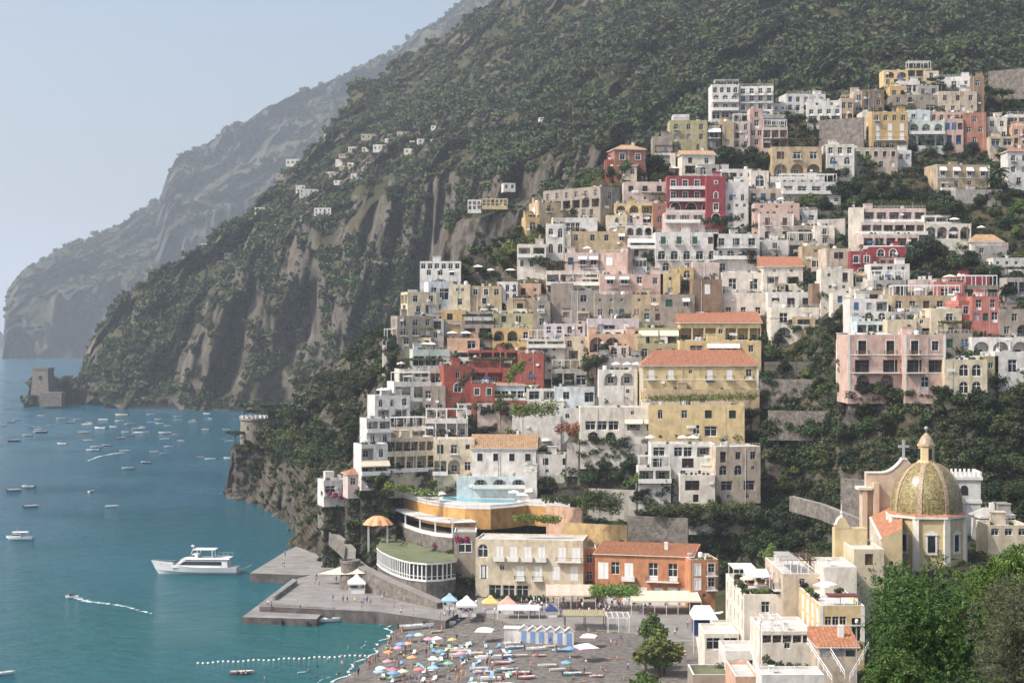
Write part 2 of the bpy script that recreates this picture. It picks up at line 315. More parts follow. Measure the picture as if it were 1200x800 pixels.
struct(link('beach',numpy_mesh('beach',np.stack([X,Y,Z],-1).reshape(-1,3),fc,M_pebble,True)))
def bz(u,v):
    p=on(u,v,2.); 
    for _ in range(4): p=on(u,v,float(beach_z(np.array(p.x),np.array(p.y))))
    return p
# foam along the waterline
fo=MB(); rr=random.Random(3)
for off,wd,z in ((-.5,.55,.09),(-3.2,.2,.05)):
    L_=[]
    for a,b in zip(shore[:-1],shore[1:]):
        n=int((b-a).length/1.0)
        for k in range(n):
            p=a.lerp(b,k/n); t=(b-a).normalized(); nrm=Vector((t.y,-t.x,0)); L_.append((p+nrm*off,nrm))
    pr=None
    for i,(p,nrm) in enumerate(L_):
        w_=wd*(.35+.9*abs(math.sin(i*.37)+.5*math.sin(i*1.13)))*(1 if off>-1 else (1 if math.sin(i*.21+off)>.2 else 0)); o_=nrm*(.8*math.sin(i*.31)+.4*math.sin(i*.83))
        a=p+o_; b=a-nrm*w_; a.z=b.z=z
        if pr and w_>.05 and rr.random()<(.85 if off>-1 else .45): fo.face([pr[0],a,b,pr[1]])
        pr=(a,b)
struct(fo.obj('surf_water',M_foam))
est=[(838,[(960,150),(860,235),(800,290),(742,322),(712,345),(694,372),(690,400)]),(900,[(960,150),(860,235),(795,288),(730,318),(700,340),(680,365),(675,395)]),
(1000,[(1000,110),(880,190),(780,262),(715,290),(672,312),(640,335),(632,385)]),(1100,[(1000,100),(880,170),(780,235),(700,270),(655,300),(628,328),(618,385)]),(1600,[(1000,90),(880,150),(770,215),(690,255),(645,290),(615,325),(600,385)])]
near=sheet('near_slope',est,M_soil,4,60,1.2,14,.5,61,.12)
# ---------------------------------------------------------------- foliage
def leafcloud(n,size,lobes,seed,flat=1.,core=True,elong=1.6,up=.25):
    """quads for leaves spread through lumpy lobes -> verts, faces. lobes: list of (centre, radius)"""
    g=np.random.default_rng(seed); rad=np.array([l[1] for l in lobes]); pr=rad**2; pr=pr/pr.sum()
    c=np.array([l[0] for l in lobes],float); li=g.choice(len(lobes),n,p=pr)
    d=g.normal(size=(n,3)); d/=np.linalg.norm(d,axis=1,keepdims=True); r=rad[li]*(g.random(n)**.33)*(.82+.36*g.random(n))
    p=c[li]+d*r[:,None]*np.array([1,1,flat])
    nrm=d*.8+g.normal(size=(n,3))*.75+np.array([0,0,up]); nrm/=np.linalg.norm(nrm,axis=1,keepdims=True)
    a=np.cross(nrm,g.normal(size=(n,3))); a/=np.linalg.norm(a,axis=1,keepdims=True); b=np.cross(nrm,a)
    s=size*(.55+.9*g.random(n))[:,None]; a=a*s*elong*.5; b=b*s*.5
    V_=np.stack([p-a,p+b*.9,p+a,p-b*.9],1).reshape(-1,3); F_=np.arange(4*n).reshape(n,4)
    return V_,F_
def bushmesh(name,m,n,size,seed,nl=7,flat=.75,spread=.55,tall=0.):
    g=np.random.default_rng(seed+100); lobes=[((0,0,.45+tall*.3),.62)]
    for k in range(nl):
        a=2*math.pi*k/nl+g.random(); r=spread*(.6+.6*g.random()); lobes.append(((r*math.cos(a),r*math.sin(a),.35+.45*g.random()+tall*g.random()),.30+.22*g.random()))
    v,f=leafcloud(n,size,lobes,seed,flat)
    return numpy_mesh(name,v,f,m)
LIB=bpy.data.collections.new('plant_library')
def libobj(me): o=bpy.data.objects.new(me.name,me); LIB.objects.link(o); return o
def kit(keys,n,size,nvar=2,**k):
    c=bpy.data.collections.new('kit'); LIB.children.link(c)
    for key in keys:
        for i in range(nvar): o=bpy.data.objects.new('clump',bushmesh('clump',FOL[key],n,size,hash((key,i))%9999 if False else len(key)*37+i*11+ord(key[0]),**k)); c.objects.link(o)
    return c
def scatter(name,pts,scales,coll,label,zs=1.,kind='stuff'):
    """one object: many small clumps on points (geometry nodes)"""
    me=bpy.data.meshes.new(name); n=len(pts); me.vertices.add(n); me.vertices.foreach_set('co',np.asarray(pts,dtype=np.float32).ravel())
    a=me.attributes.new('s','FLOAT_VECTOR','POINT'); s=np.asarray(scales)[:,None]*np.array([1,1,zs])*(1+.25*(nr.random((n,3))-.5)); a.data.foreach_set('vector',s.astype(np.float32).ravel())
    b=me.attributes.new('r','FLOAT_VECTOR','POINT'); rot=np.stack([.25*(nr.random(n)-.5),.25*(nr.random(n)-.5),nr.random(n)*6.28],-1); b.data.foreach_set('vector',rot.astype(np.float32).ravel())
    o=link(name,me); ng=bpy.data.node_groups.new(name,'GeometryNodeTree')
    ng.interface.new_socket('Geometry',in_out='INPUT',socket_type='NodeSocketGeometry'); ng.interface.new_socket('Geometry',in_out='OUTPUT',socket_type='NodeSocketGeometry')
    N=ng.nodes; L=ng.links; gi=N.new('NodeGroupInput'); go=N.new('NodeGroupOutput'); ip=N.new('GeometryNodeInstanceOnPoints'); ci=N.new('GeometryNodeCollectionInfo')
    ci.inputs['Collection'].default_value=coll; ci.inputs['Separate Children'].default_value=True; ci.inputs['Reset Children'].default_value=True
    ip.inputs['Pick Instance'].default_value=True
    ri=N.new('FunctionNodeRandomValue'); ri.data_type='INT'; ri.inputs['Max'].default_value=max(len(coll.objects)-1,0) if True else 0
    for sck in ri.inputs:
        if sck.name=='Max' and sck.type=='INT': sck.default_value=len(coll.objects)-1
        if sck.name=='Min' and sck.type=='INT': sck.default_value=0
    L.new(gi.outputs[0],ip.inputs['Points']); L.new(ci.outputs[0],ip.inputs['Instance'])
    for s_ in ri.outputs:
        if s_.type=='INT' and s_.enabled: L.new(s_,ip.inputs['Instance Index'])
    na=N.new('GeometryNodeInputNamedAttribute'); na.data_type='FLOAT_VECTOR'; na.inputs['Name'].default_value='s'
    nb=N.new('GeometryNodeInputNamedAttribute'); nb.data_type='FLOAT_VECTOR'; nb.inputs['Name'].default_value='r'
    def outv(nd): return [s_ for s_ in nd.outputs if s_.enabled and s_.type=='VECTOR'][0]
    L.new(outv(na),ip.inputs['Scale'])
    er=N.new('FunctionNodeEulerToRotation'); L.new(outv(nb),er.inputs[0]); L.new(er.outputs[0],ip.inputs['Rotation'])
    L.new(ip.outputs[0],go.inputs[0])
    md=o.modifiers.new('plants','NODES'); md.node_group=ng
    tag(o,label,'plants',kind=kind); return o
def sample(sh,n,size,mask=None,rocky=.38,jit=.3,box=None,cov=.5,ns=40.,seed=0,maxv=1e9):
    """points on a sheet, spread evenly over the picture"""
    W=sh['W']; Nn=sh['N']; u=600+F*W[...,0]/W[...,1]; v=HZ-F*(W[...,2]-HC)/W[...,1]
    cell=np.abs((u[:-1,1:]-u[:-1,:-1])*(v[1:,:-1]-v[:-1,:-1])); vis=(u[:-1,:-1]>-80)&(u[:-1,:-1]<1290)&(v[:-1,:-1]>-30)&(v[:-1,:-1]<830)
    cell=cell*vis+.02*vis; p=cell.ravel()/cell.sum(); k=nr.choice(cell.size,n,p=p); i,j=np.unravel_index(k,cell.shape)
    a=nr.random(n)[:,None]; b=nr.random(n)[:,None]
    pos=W[i,j]*(1-a)*(1-b)+W[i,j+1]*a*(1-b)+W[i+1,j]*(1-a)*b+W[i+1,j+1]*a*b
    nz=np.abs(Nn[i,j][:,2]); f=fbm(pos/ns,3,77+seed)
    keep=(nz+f*jit>rocky)&(pos[:,2]>1.5)
    if mask is not None: keep&=mask(600+F*pos[:,0]/pos[:,1],HZ-F*(pos[:,2]-HC)/pos[:,1],pos)
    pos=pos[keep]; return pos
K_wood=kit(['wood','wood','dark','mid','olive','mid'],150,.30,2)
K_far=kit(['wood','olive'],70,.42,2)
K_scrub=kit(['mid','dark','olive','wood'],220,.2,2)
K_green=kit(['mid','bright','dark'],300,.16,2)
pf=sample(far,6500,12,rocky=.52,jit=.8,ns=130)
scatter('far_woods',pf-np.array([0,0,3]),5+8*nr.random(len(pf)),K_far,'blue grey scrub covering the far hazy mountain')
def hillmask(u,v,p): return ~((u>505)&(u<560)&(v>250)&(v<340))
pm=sample(main,38000,6,rocky=.34,jit=.75,ns=50,mask=hillmask)
scatter('mountain_woods',pm-np.array([0,0,1.5]),(1.7+5.2*nr.random(len(pm))**2.6)*(pm[:,1]/1200)**.3,K_wood,'dull green woods and scrub covering the mountain behind the town')
pl=sample(ledge,900,5,rocky=.5,jit=.35,ns=20)
scatter('ledge_scrub',pl-np.array([0,0,1]),1.5+2.5*nr.random(len(pl)),K_scrub,'dark scrub growing on the cliff ledge above the white villa')
pn=sample(near,1600,4,rocky=.2,jit=.3,ns=14,mask=lambda u,v,p:(u>1040)|(v<690))
scatter('garden_plants',pn-np.array([0,0,.4]),.6+.9*nr.random(len(pn)),K_green,'garden plants on the slope around the church')
# ---------------------------------------------------------------- house builder
KD=dict(w=(1.3,1.75,.38,0),s=(1.2,1.9,.10,0),d=(1.45,2.5,.38,0),a=(2.5,2.9,2.0,1),g=(1.9,2.3,.3,1),o=(3.2,2.6,2.4,0),x=(2.8,2.3,.7,0),q=(.85,.9,.3,0),r=(1.1,2.0,.35,1),h=(1.35,2.35,.10,0))
FRM=dict(W=M_white,G=M_green,N=M_brown,U=M_bluep,E=M_grey)
WCACHE={}
def arcpts(n=8): return [(.5*math.cos(math.pi*k/n),.5*math.sin(math.pi*k/n)) for k in range(n+1)]
def winmesh(kind,fr,asp):
    key=(kind,fr,round(asp,1))
    if key in WCACHE: return WCACHE[key]
    mb=MB(); a=asp  # unit width 1, height 1; asp=h/w used to round arches
    if kind in 'gra':
        ah=.5/a; zs=1-ah
        pts=[(-.5,0),(.5,0)]+[(x,zs+y*2*ah) for x,y in arcpts()]
        mb.face([(x,.0,z) for x,z in pts],1)
        ins=[(x*.89,.05/a+z*(1-.10/a)) for x,z in pts]; n=len(pts)
        for k in range(n):
            p,q,r_,s_=pts[k],pts[(k+1)%n],ins[(k+1)%n],ins[k]; mb.face([(p[0],-.06,p[1]),(q[0],-.06,q[1]),(r_[0],-.06,r_[1]),(s_[0],-.06,s_[1])],0); mb.face([(s_[0],-.06,s_[1]),(r_[0],-.06,r_[1]),(r_[0],0,r_[1]),(s_[0],0,s_[1])],0)
        mb.box(-.03,.03,-.05,0,0,1-.04,0); mb.box(-.45,.45,-.045,0,zs-.03/a,zs+.03/a,0)
    elif kind in 'sh':
        t=.04
        mb.face([(-.5,0,0),(.5,0,0),(.5,0,1),(-.5,0,1)],0)
        for sx in (-1,1):
            x0,x1=(-.49,-.015) if sx<0 else (.015,.49); mb.box(x0,x0+.07,-.06,0,0.01,.99,0); mb.box(x1-.07,x1,-.06,0,.01,.99,0); mb.box(x0+.07,x1-.07,-.06,0,.92,.99,0); mb.box(x0+.07,x1-.07,-.06,0,.01,.08,0)
            for k in range(9): z=.1+k*.09; mb.face([(x0+.07,-.05,z),(x1-.07,-.05,z),(x1-.07,-.01,z+.075),(x0+.07,-.01,z+.075)],0)
    else:
        mb.face([(-.5,0,0),(.5,0,0),(.5,0,1),(-.5,0,1)],1); t=.055
        for b in ((-.5,-.5+t,0,1),(.5-t,.5,0,1),(-.5+t,.5-t,0,t/a),(-.5+t,.5-t,1-t/a,1),(-.025,.025,t/a,1-t/a),(-.5+t,-.035,.66,.66+.05/a),(.035,.5-t,.66,.66+.05/a)): mb.box(b[0],b[1],-.06,0.01,b[2],b[3],0)
        if kind=='d': mb.box(-.5+t,-.035,-.05,.005,t/a,.28,0); mb.box(.035,.5-t,-.05,.005,t/a,.28,0)
    me=mb.mesh({'s':'shutter','h':'shutter','d':'door'}.get(kind,'window'),[FRM[fr],M_glass]); WCACHE[key]=me; return me
RC={}
def railmesh(L,dep=1.1,solid=False,n=None):
    key=(round(L*2)/2,round(dep,1),solid)
    if key in RC: return RC[key]
    L=key[0]; mb=MB(); h=1.0; mb.box(-L/2,L/2,-dep,0,-.18,0,1)
    if solid:
        mb.box(-L/2,L/2,-dep,-dep+.12,0,h-.1,1); mb.box(-L/2,-L/2+.12,-dep+.12,0,0,h-.1,1); mb.box(L/2-.12,L/2,-dep+.12,0,0,h-.1,1)
    else:
        for y0,y1,x0,x1 in ((-dep+.02,-dep+.07,-L/2,L/2),(-dep+.07,0,-L/2,-L/2+.05),(-dep+.07,0,L/2-.05,L/2)): mb.box(x0,x1,y0,y1,h-.06,h,0)
        k=int(L/.24)
        for i in range(k+1): x=-L/2+.02+(L-.06)*i/max(k,1); mb.box(x,x+.03,-dep+.03,-dep+.06,0,h-.06,0)
        for i in range(4): y=-dep+.25*(i+1); mb.box(-L/2+.01,-L/2+.04,y,y+.03,0,h-.06,0); mb.box(L/2-.04,L/2-.01,y,y+.03,0,h-.06,0)
    me=mb.mesh('balcony',[M_iron,M_trim]); RC[key]=me; return me
AW={}
def awnmesh(m):
    if m.name in AW: return AW[m.name]
    mb=MB(); mb.face([(-.5,0,1),(.5,0,1),(.5,-1.2,.35),(-.5,-1.2,.35)]); mb.face([(-.5,-1.2,.35),(.5,-1.2,.35),(.5,-1.2,.2),(-.5,-1.2,.2)]); mb.face([(-.5,0,.98),(-.5,-1.2,.33),(-.5,0,.33)]); mb.face([(.5,0,.98),(.5,-1.2,.33),(.5,0,.33)])
    AW[m.name]=mb.mesh('awning',m); return AW[m.name]
def parse(rows):
    import re
    out=[]
    for row in rows.split('/'):
        its=[]
        for tok in row.split('+'):
            tok=tok.strip()
            if not tok or tok[0] in '-.': continue
            k=tok[0]; s=tok[1:]; ext=(0.,1.); ws=1.; hs=1.
            def pull(rx,s):
                m=re.search(rx,s); return (m.group(1),s[:m.start()]+s[m.end():]) if m else (None,s)
            e,s=pull(r'\^([\d.]+)',s); hs=float(e) if e else 1.
            e,s=pull(r'~([\d.]+-[\d.]+)',s); ext=tuple(float(x) for x in e.split('-')) if e else None
            e,s=pull(r'\*([\d.]+)',s); ws=float(e) if e else 1.
            n=int(''.join(c for c in s if c.isdigit()) or 1); fl=''.join(c for c in s if not c.isdigit())
            its.append([k,n,fl,ext,ws,hs])
        free=[i for i in its if i[3] is None]; tot=sum(i[1] for i in free); c=0
        for i in free: i[3]=(c/tot,(c+i[1])/tot); c+=i[1]
        out.append(its)
    return out
def side(mb,root,o,ax,W,H,sink,rows,defr='W'):
    o=Vector(o); ax=Vector(ax); n=Vector((ax.y,-ax.x,0)); Z=Vector((0,0,1)); ang=math.atan2(ax.y,ax.x)
    ops=[]; rws=parse(rows) if rows else []; rq=random.Random(int(W*97+H*31+abs(root.location.x)*7))
    for its in rws:
        if not its and W>5.5 and rq.random()<.6: its.append(['q' if rq.random()<.6 else 'w',max(1,int(W/4)),'',(.08,.92),1.,1.])
    nrow=len(rws); Hw=H-.5
    def pt(x,z,dep=0): return o+ax*x+Z*z-n*dep
    def child(name,me,x,z,dep,sc): c=link(name,me,root,pt(x,z,dep)); c.rotation_euler=(0,0,ang); c.scale=sc; return c
    for ri,its in enumerate(rws):
        h=Hw/nrow; zb=Hw-h*(ri+1)
        for k,cnt,fl,ext,ws,hs in its:
            w_,h_,dep,arch=KD[k]; X0,X1=W*ext[0],W*ext[1]; sp=(X1-X0)/cnt
            w_=min(w_*ws,sp*.86); fs=min(max(h/3.3,1.05),1.75); h_=min(h_*hs*fs,h*.86); w_=min(w_*(1+(fs-1)*.8),sp*.88) 
            zf=zb+(.12 if k in 'daohx' else max(.12,(h-h_)*.5))
            if k=='q': zf=zb+h*.5
            xs=[X0+sp*(i+.5) for i in range(cnt)]
            for x in xs:
                ops.append((x-w_/2,x+w_/2,zf,zf+h_,dep,arch and w_<h_*1.7))
                fr=next((c for c in fl if c in FRM),defr)
                kk=k
                if k=='w' and not fl.strip('S') and rq.random()<.28: kk='s'; fr=rq.choice('NGEENWU')
                if k=='w' and 'b' not in fl and ri<nrow-1 and h_>1.7 and rq.random()<.14: fl_b=True
                else: fl_b=False
                if fl_b: child('balcony',railmesh(w_+.8),x,zf-.05,0,(1,1,1))
                if k in 'ao':
                    if w_>1.1: child('door',winmesh('d',fr,1.6),x,zf,dep-.06,(min(1.6,w_*.5),1,min(2.3,h_*.8)))
                elif k=='x': child('window',winmesh('w',fr,h_/w_),x,zf,dep-.05,(w_,1,h_))
                else: child({'s':'shutter','h':'shutter','d':'door'}.get(kk,'window'),winmesh(kk,fr,h_/w_),x,zf,dep-.05,(w_,1,h_))
                if 'S' in fl and not arch:
                    t=.17; M=Matrix.Translation(pt(x,zf))@Matrix.Rotation(ang,4,'Z')
                    for b in ((-w_/2-t,-w_/2,0,h_+t),(w_/2,w_/2+t,0,h_+t),(-w_/2,w_/2,h_,h_+t),(-w_/2-.1,w_/2+.1,-.12,-.002)): mb.box(b[0],b[1],-.08,.02,b[2],b[3],1,M)
                if 'A' in fl:
                    M=Matrix.Translation(pt(x,zf))@Matrix.Rotation(ang,4,'Z'); ah=min(w_/2,h_*.6); zs=h_-ah; t=.2
                    for q in range(8):
                        c0,s0,c1,s1=math.cos(math.pi*q/8),math.sin(math.pi*q/8),math.cos(math.pi*(q+1)/8),math.sin(math.pi*(q+1)/8)
                        i_=[(w_/2*c0,zs+ah*s0),(w_/2*c1,zs+ah*s1)]; e_=[((w_/2+t)*c1,zs+(ah+t)*s1),((w_/2+t)*c0,zs+(ah+t)*s0)]
                        mb.face([M@Vector((a,-.06,b)) for a,b in (i_[0],e_[1],e_[0],i_[1])],1); mb.face([M@Vector((a,y,b)) for (a,b),y in ((e_[1],-.06),(e_[1],.02),(e_[0],.02),(e_[0],-.06))],1)
                    for sx in (-1,1): mb.box(sx*w_/2-(t if sx<0 else 0),sx*w_/2+(t if sx>0 else 0),-.06,.02,0,zs,1,M)
                if 't' in fl or 'c' in fl: child('awning',awnmesh(M_awn if 't' in fl else M_awnc),x,zf+h_*.55,-.02,(w_*1.35,1,h_*.62))
                if 'b' in fl: child('balcony',railmesh(w_+.9),x,zf-.05,0,(1,1,1))
                if 'p' in fl: child('balcony',railmesh(w_+1.0,1.1,True),x,zf-.05,0,(1,1,1))
            if 'B' in fl or 'P' in fl: child('balcony',railmesh(max(1.5,xs[-1]-xs[0]+w_+.8),1.3,'P' in fl),(xs[0]+xs[-1])/2,zf-.05,0,(1,1,1))
    # wall sheet with holes
    xs=sorted({0.,W}|{min(max(v_,0),W) for q in ops for v_ in q[:2]}); zs=sorted({-sink,H}|{v_ for q in ops for v_ in q[2:4]})
    xs=[x for i,x in enumerate(xs) if i==0 or x-xs[i-1]>1e-4]; zs=[z for i,z in enumerate(zs) if i==0 or z-zs[i-1]>1e-4]
    for i in range(len(xs)-1):
        j=0
        while j<len(zs)-1:
            xm=(xs[i]+xs[i+1])/2
            def hole(jj): zm=(zs[jj]+zs[jj+1])/2; return any(q[0]<xm<q[1] and q[2]<zm<q[3] for q in ops)
            if hole(j): j+=1; continue
            k=j
            while k+1<len(zs)-1 and not hole(k+1): k+=1
            mb.face([pt(xs[i],zs[j]),pt(xs[i+1],zs[j]),pt(xs[i+1],zs[k+1]),pt(xs[i],zs[k+1])],0); j=k+1
    for x0,x1,z0,z1,dep,arch in ops:
        mb.face([pt(x0,z0),pt(x1,z0),pt(x1,z0,dep),pt(x0,z0,dep)],0); mb.face([pt(x0,z1,dep),pt(x1,z1,dep),pt(x1,z1),pt(x0,z1)],0)
        mb.face([pt(x0,z0),pt(x0,z0,dep),pt(x0,z1,dep),pt(x0,z1)],0); mb.face([pt(x1,z0,dep),pt(x1,z0),pt(x1,z1),pt(x1,z1,dep)],0)
        mb.face([pt(x0,z0,dep),pt(x1,z0,dep),pt(x1,z1,dep),pt(x0,z1,dep)],0)
        if arch:
            r=(x1-x0)/2; cx=(x0+x1)/2; ah=min(r,(z1-z0)*.6); zc=z1-ah; A=[(cx+r*math.cos(math.pi*k/8),zc+ah*math.sin(math.pi*k/8)) for k in range(9)]
            for k in range(8):
                (a0,b0),(a1,b1)=A[k],A[k+1]; cor=x1 if k<4 else x0
                mb.face([pt(a0,b0),pt(a1,b1),pt(a1,z1) if k!=3 and k!=4 else pt(a1,z1),pt(a0,z1)] if True else [],0)
                dd=min(dep,.6); mb.face([pt(a0,b0),pt(a0,b0,dd),pt(a1,b1,dd),pt(a1,b1)],0)
HOUSES=[]
def house(short,rest,u0,v0,u1,v1,col='white',roof='flat',rows='',d=None,y=0.,D=9.,L='',Rr='',rc='tile',n=1,sink=7.,cat='house',name='house',fr='W',trim=0,z1=None,rh=None,clut=1,kids=None):
    uc=(u0+u1)/2; d=dT(uc,v1) if d is None else d+(bulge(uc,v1) if 430<uc<720 and 325<v1<588 and d>395 else 0)
    if 405<d<660 and 430<uc and v1<588: d=min(d,dT(uc,v1)+.5)
    W=(u1-u0)/F*d/max(math.cos(R(y)),.3); H=(v1-v0)/F*d; p=P(uc,v1,d)
    root=empty(name,p,R(y),(short+' '+rest).strip(),cat)
    mb=MB(); hw=W/2
    side(mb,root,(-hw,0,0),(1,0,0),W,H,sink,rows,fr); side(mb,root,(-hw,D,0),(0,-1,0),D,H,sink,L,fr); side(mb,root,(hw,0,0),(0,1,0),D,H,sink,Rr,fr); side(mb,root,(hw,D,0),(-1,0,0),W,H,sink,'',fr)
    r=random.Random(int(u0*7+v0*13)); e=.28
    if trim: # string courses and corner strips
        for k in range(1,trim+1): z=(H-.5)*k/(trim+1); mb.box(-hw-.05,hw+.05,-.09,-.003,z-.12,z+.12,1)
        for x in (-hw,hw-.45): mb.box(x-.04,x+.49,-.07,-.004,0,H-.05,1)
    flat=roof in('flat','dome','terr','perg','veg')
    if flat:
        hp=.55 if roof!='flat' else .35
        for a,b in (((-hw,0),(hw,0)),((hw,0),(hw,D)),((hw,D),(-hw,D)),((-hw,D),(-hw,0))): pass
        o_=[(-hw,0),(hw,0),(hw,D),(-hw,D)]; i_=[(-hw+e,e),(hw-e,e),(hw-e,D-e),(-hw+e,D-e)]
        for k in range(4):
            a,b,c,dd=o_[k],o_[(k+1)%4],i_[(k+1)%4],i_[k]; mb.face([(*a,H),(*b,H),(*c,H),(*dd,H)],1); mb.face([(*dd,H),(*c,H),(*c,H-hp),(*dd,H-hp)],0)
        rb=MB(); rb.box(-hw+e+.002,hw-e-.002,e+.002,D-e-.002,H-hp-.2,H-hp)
        if roof=='dome':
            wd=(W-.8)/n
            for k in range(n): rb.lathe([(1.0,0),(.97,.16),(.86,.36),(.65,.62),(.35,.85),(.0,.95)],16,(-hw+.4+wd*(k+.5),D/2,H-hp-.02),0,sx=wd/2*.98,sy=D/2*.9)
            for k in range(len(rb.v)):
                pass
        ro=rb.obj('roof',[M_roofw if col not in('stone','brown','tan') or roof=='dome' else M_roofg],root,smooth=False)
        if roof=='perg' or roof=='veg':
            pb=MB(); hh=2.5
            for x in np.linspace(-hw+.3,hw-.3,max(2,int(W/2.6)+1)):
                for yy in (.35,min(D-.5,4.2)): pb.box(x-.08,x+.08,yy-.08,yy+.08,H-hp,H+hh-.1)
            for yy in (.35,min(D-.5,4.2)): pb.box(-hw+.1,hw-.1,yy-.07,yy+.07,H+hh-.1,H+hh+.06)
            for x in np.arange(-hw+.2,hw,.6): pb.box(x-.04,x+.04,.1,min(D-.3,4.5),H+hh+.062,H+hh+.16)
            pb.obj('pergola',M_white if roof=='perg' else M_brown,root)
            if roof=='veg':
                v,f=leafcloud(int(60*W),.38,[((x,2.2+r.uniform(-1,1),H+hh+.1),1.0) for x in np.arange(-hw+.6,hw,.9)],r.randint(0,999),.35); link('vines',numpy_mesh('vines',v,f,FOL['bright' if r.random()<.4 else 'mid']),root)
        elif clut:
            cb=0
            for k in range(r.choice((2,3,3,4))):
                x=r.uniform(-hw+1,hw-1) if W>3 else 0; yy=r.uniform(2.,max(2.5,D-1.5)); t=r.random(); zz=H-hp
                if roof=='dome' and t>.5: continue
                q=MB()
                if t<.35: q.box(x-.35,x+.35,yy-.3,yy+.3,zz,zz+1.1); q.box(x-.45,x+.45,yy-.4,yy+.4,zz+1.1,zz+1.25); q.obj('chimney',M_trim,root)
                elif t<.55: q.lathe([(0,0),(.6,0),(.6,1.1),(.45,1.3),(0,1.35)],12,(x,yy,zz+.002)); q.obj('water_tank',M_grey if r.random()<.5 else M_white,root)
                elif t<.78: q.tube([(x,yy,zz),(x,yy,zz+2.4)],.035,5); q.box(x-.5,x+.5,yy-.02,yy+.02,zz+2.1,zz+2.14); q.box(x-.35,x+.35,yy-.02,yy+.02,zz+1.8,zz+1.84); q.obj('antenna',M_grey,root)
                else: q.box(x-1.2,x+1.2,yy,yy+2.,zz,zz+2.1); q.box(x-1.35,x+1.35,yy-.15,yy+2.15,zz+2.1,zz+2.25); q.obj('stair_hut',[wm(col)],root)
    if flat and clut and r.random()<.6 and W>4: # potted plants along the front parapet
        lb=[((r.uniform(-hw+.4,hw-.4),.45,H+.15),r.uniform(.25,.5)) for k in range(r.randint(2,6))]; v,f=leafcloud(70*len(lb),.22,lb,r.randint(0,9999)); link('plants',numpy_mesh('plants',v,f,FOL[r.choice(('mid','bright','dark','olive'))]),root)['kind']='stuff'
    if flat and clut and r.random()<.45 and W>5:
        q=MB(); n_=int(W/.9); q.box(-hw+.1,hw-.1,.08,.13,H+.75,H+.8); q.box(-hw+.1,hw-.1,.08,.13,H+.35,H+.39)
        for k in range(n_+1): x=-hw+.12+(W-.28)*k/n_; q.box(x,x+.04,.085,.125,H,H+.75)
        q.obj('railing',M_iron if r.random()<.5 else M_white,root)
    if roof in('hip','gable','lean'):
        h=rh if rh else min(W,D)*.2; ov=.45; rb=MB(); x0,x1,y0,y1=-hw-ov,hw+ov,-ov,D+ov; t=.16
        if roof=='hip': i=min(W,D)*.42; A=Vector((x0+i,D/2,H+h)); B_=Vector((x1-i,D/2,H+h))
        else: A=Vector((x0,D/2,H+h)); B_=Vector((x1,D/2,H+h))
        if roof=='lean': A=Vector((x0,y1,H+h)); B_=Vector((x1,y1,H+h))
        c=[Vector((x0,y0,H)),Vector((x1,y0,H)),Vector((x1,y1,H)),Vector((x0,y1,H))]
        rb.face([c[0],c[1],B_,A]); 
        if roof!='lean': rb.face([c[2],c[3],A,B_]); rb.face([c[1],c[2],B_]); rb.face([c[3],c[0],A])
        else: rb.face([c[1],c[2],B_]); rb.face([c[3],c[0],A]); rb.face([c[2],c[3],A,B_])
        for k in range(4): a,b=c[k],c[(k+1)%4]; rb.face([a-Vector((0,0,t)),b-Vector((0,0,t)),b,a],1)
        rb.face([c[3]-Vector((0,0,t)),c[2]-Vector((0,0,t)),c[1]-Vector((0,0,t)),c[0]-Vector((0,0,t))],1)
        # tile courses: raised ribs on the front slope
        e1=(c[1]-c[0]); nn=int(e1.length/.55); up=Vector((0,-.03,.07))
        for k in range(1,nn):
            f=k/nn; a=c[0]+e1*f; top=A+(B_-A)*f
            if roof=='hip':
                s=min(1,min(f,1-f)*e1.length/max(i,.1)); xt=a+Vector((0,(D/2+ov)*s if s<1 else D/2+ov,h*s)); top=xt
            rb.tube([a+up,top+up],.09,4)
        rb.obj('roof',[dict(tile=M_tile,pale=M_tilep,red=M_tiler,grey=M_roofg)[rc],M_trim],root)
        if r.random()<.6: q=MB(); q.box(hw*.4-.4,hw*.4+.4,D*.5-.35,D*.5+.35,H,H+h+.9); q.obj('chimney',M_trim,root)
    if clut and H>4: # pipes, cooling boxes and washing on the front
        for k in range(r.choice((0,1,1,2))): x=r.uniform(-hw+.2,hw-.2); q=MB(); q.tube([(x,-.07,-1),(x,-.07,H-.4)],.055,5); q.obj('drainpipe',M_grey if r.random()<.6 else M_trim,root)
        if r.random()<.4: x=r.uniform(-hw+.6,hw-.6); zq=r.uniform(1.5,H-1.5); q=MB(); q.box(x-.42,x+.42,-.36,-.01,zq,zq+.6); q.obj('air_conditioner',M_white,root)
        if r.random()<.22:
            x=r.uniform(-hw+1.2,hw-1.2) if W>3 else 0; zq=r.uniform(2,max(2.2,H-2)); q=MB(); xx=x-1.
            while xx<x+.9: w_=r.uniform(.25,.6); q.face([(xx,-.35,zq),(xx+w_,-.35,zq),(xx+w_,-.33,zq-r.uniform(.5,1.)),(xx,-.34,zq-.7)]); xx+=w_+.05
            q.obj('laundry',M_awn if r.random()<.6 else M_bluep,root)
    wo=mb.obj('wall',[wm(col),M_trim],root); wo.data.name='wall'
    HOUSES.append(dict(short=short,u0=u0,u1=u1,v0=v0,v1=v1,d=d,root=root,H=H,W=W,D=D)); return root
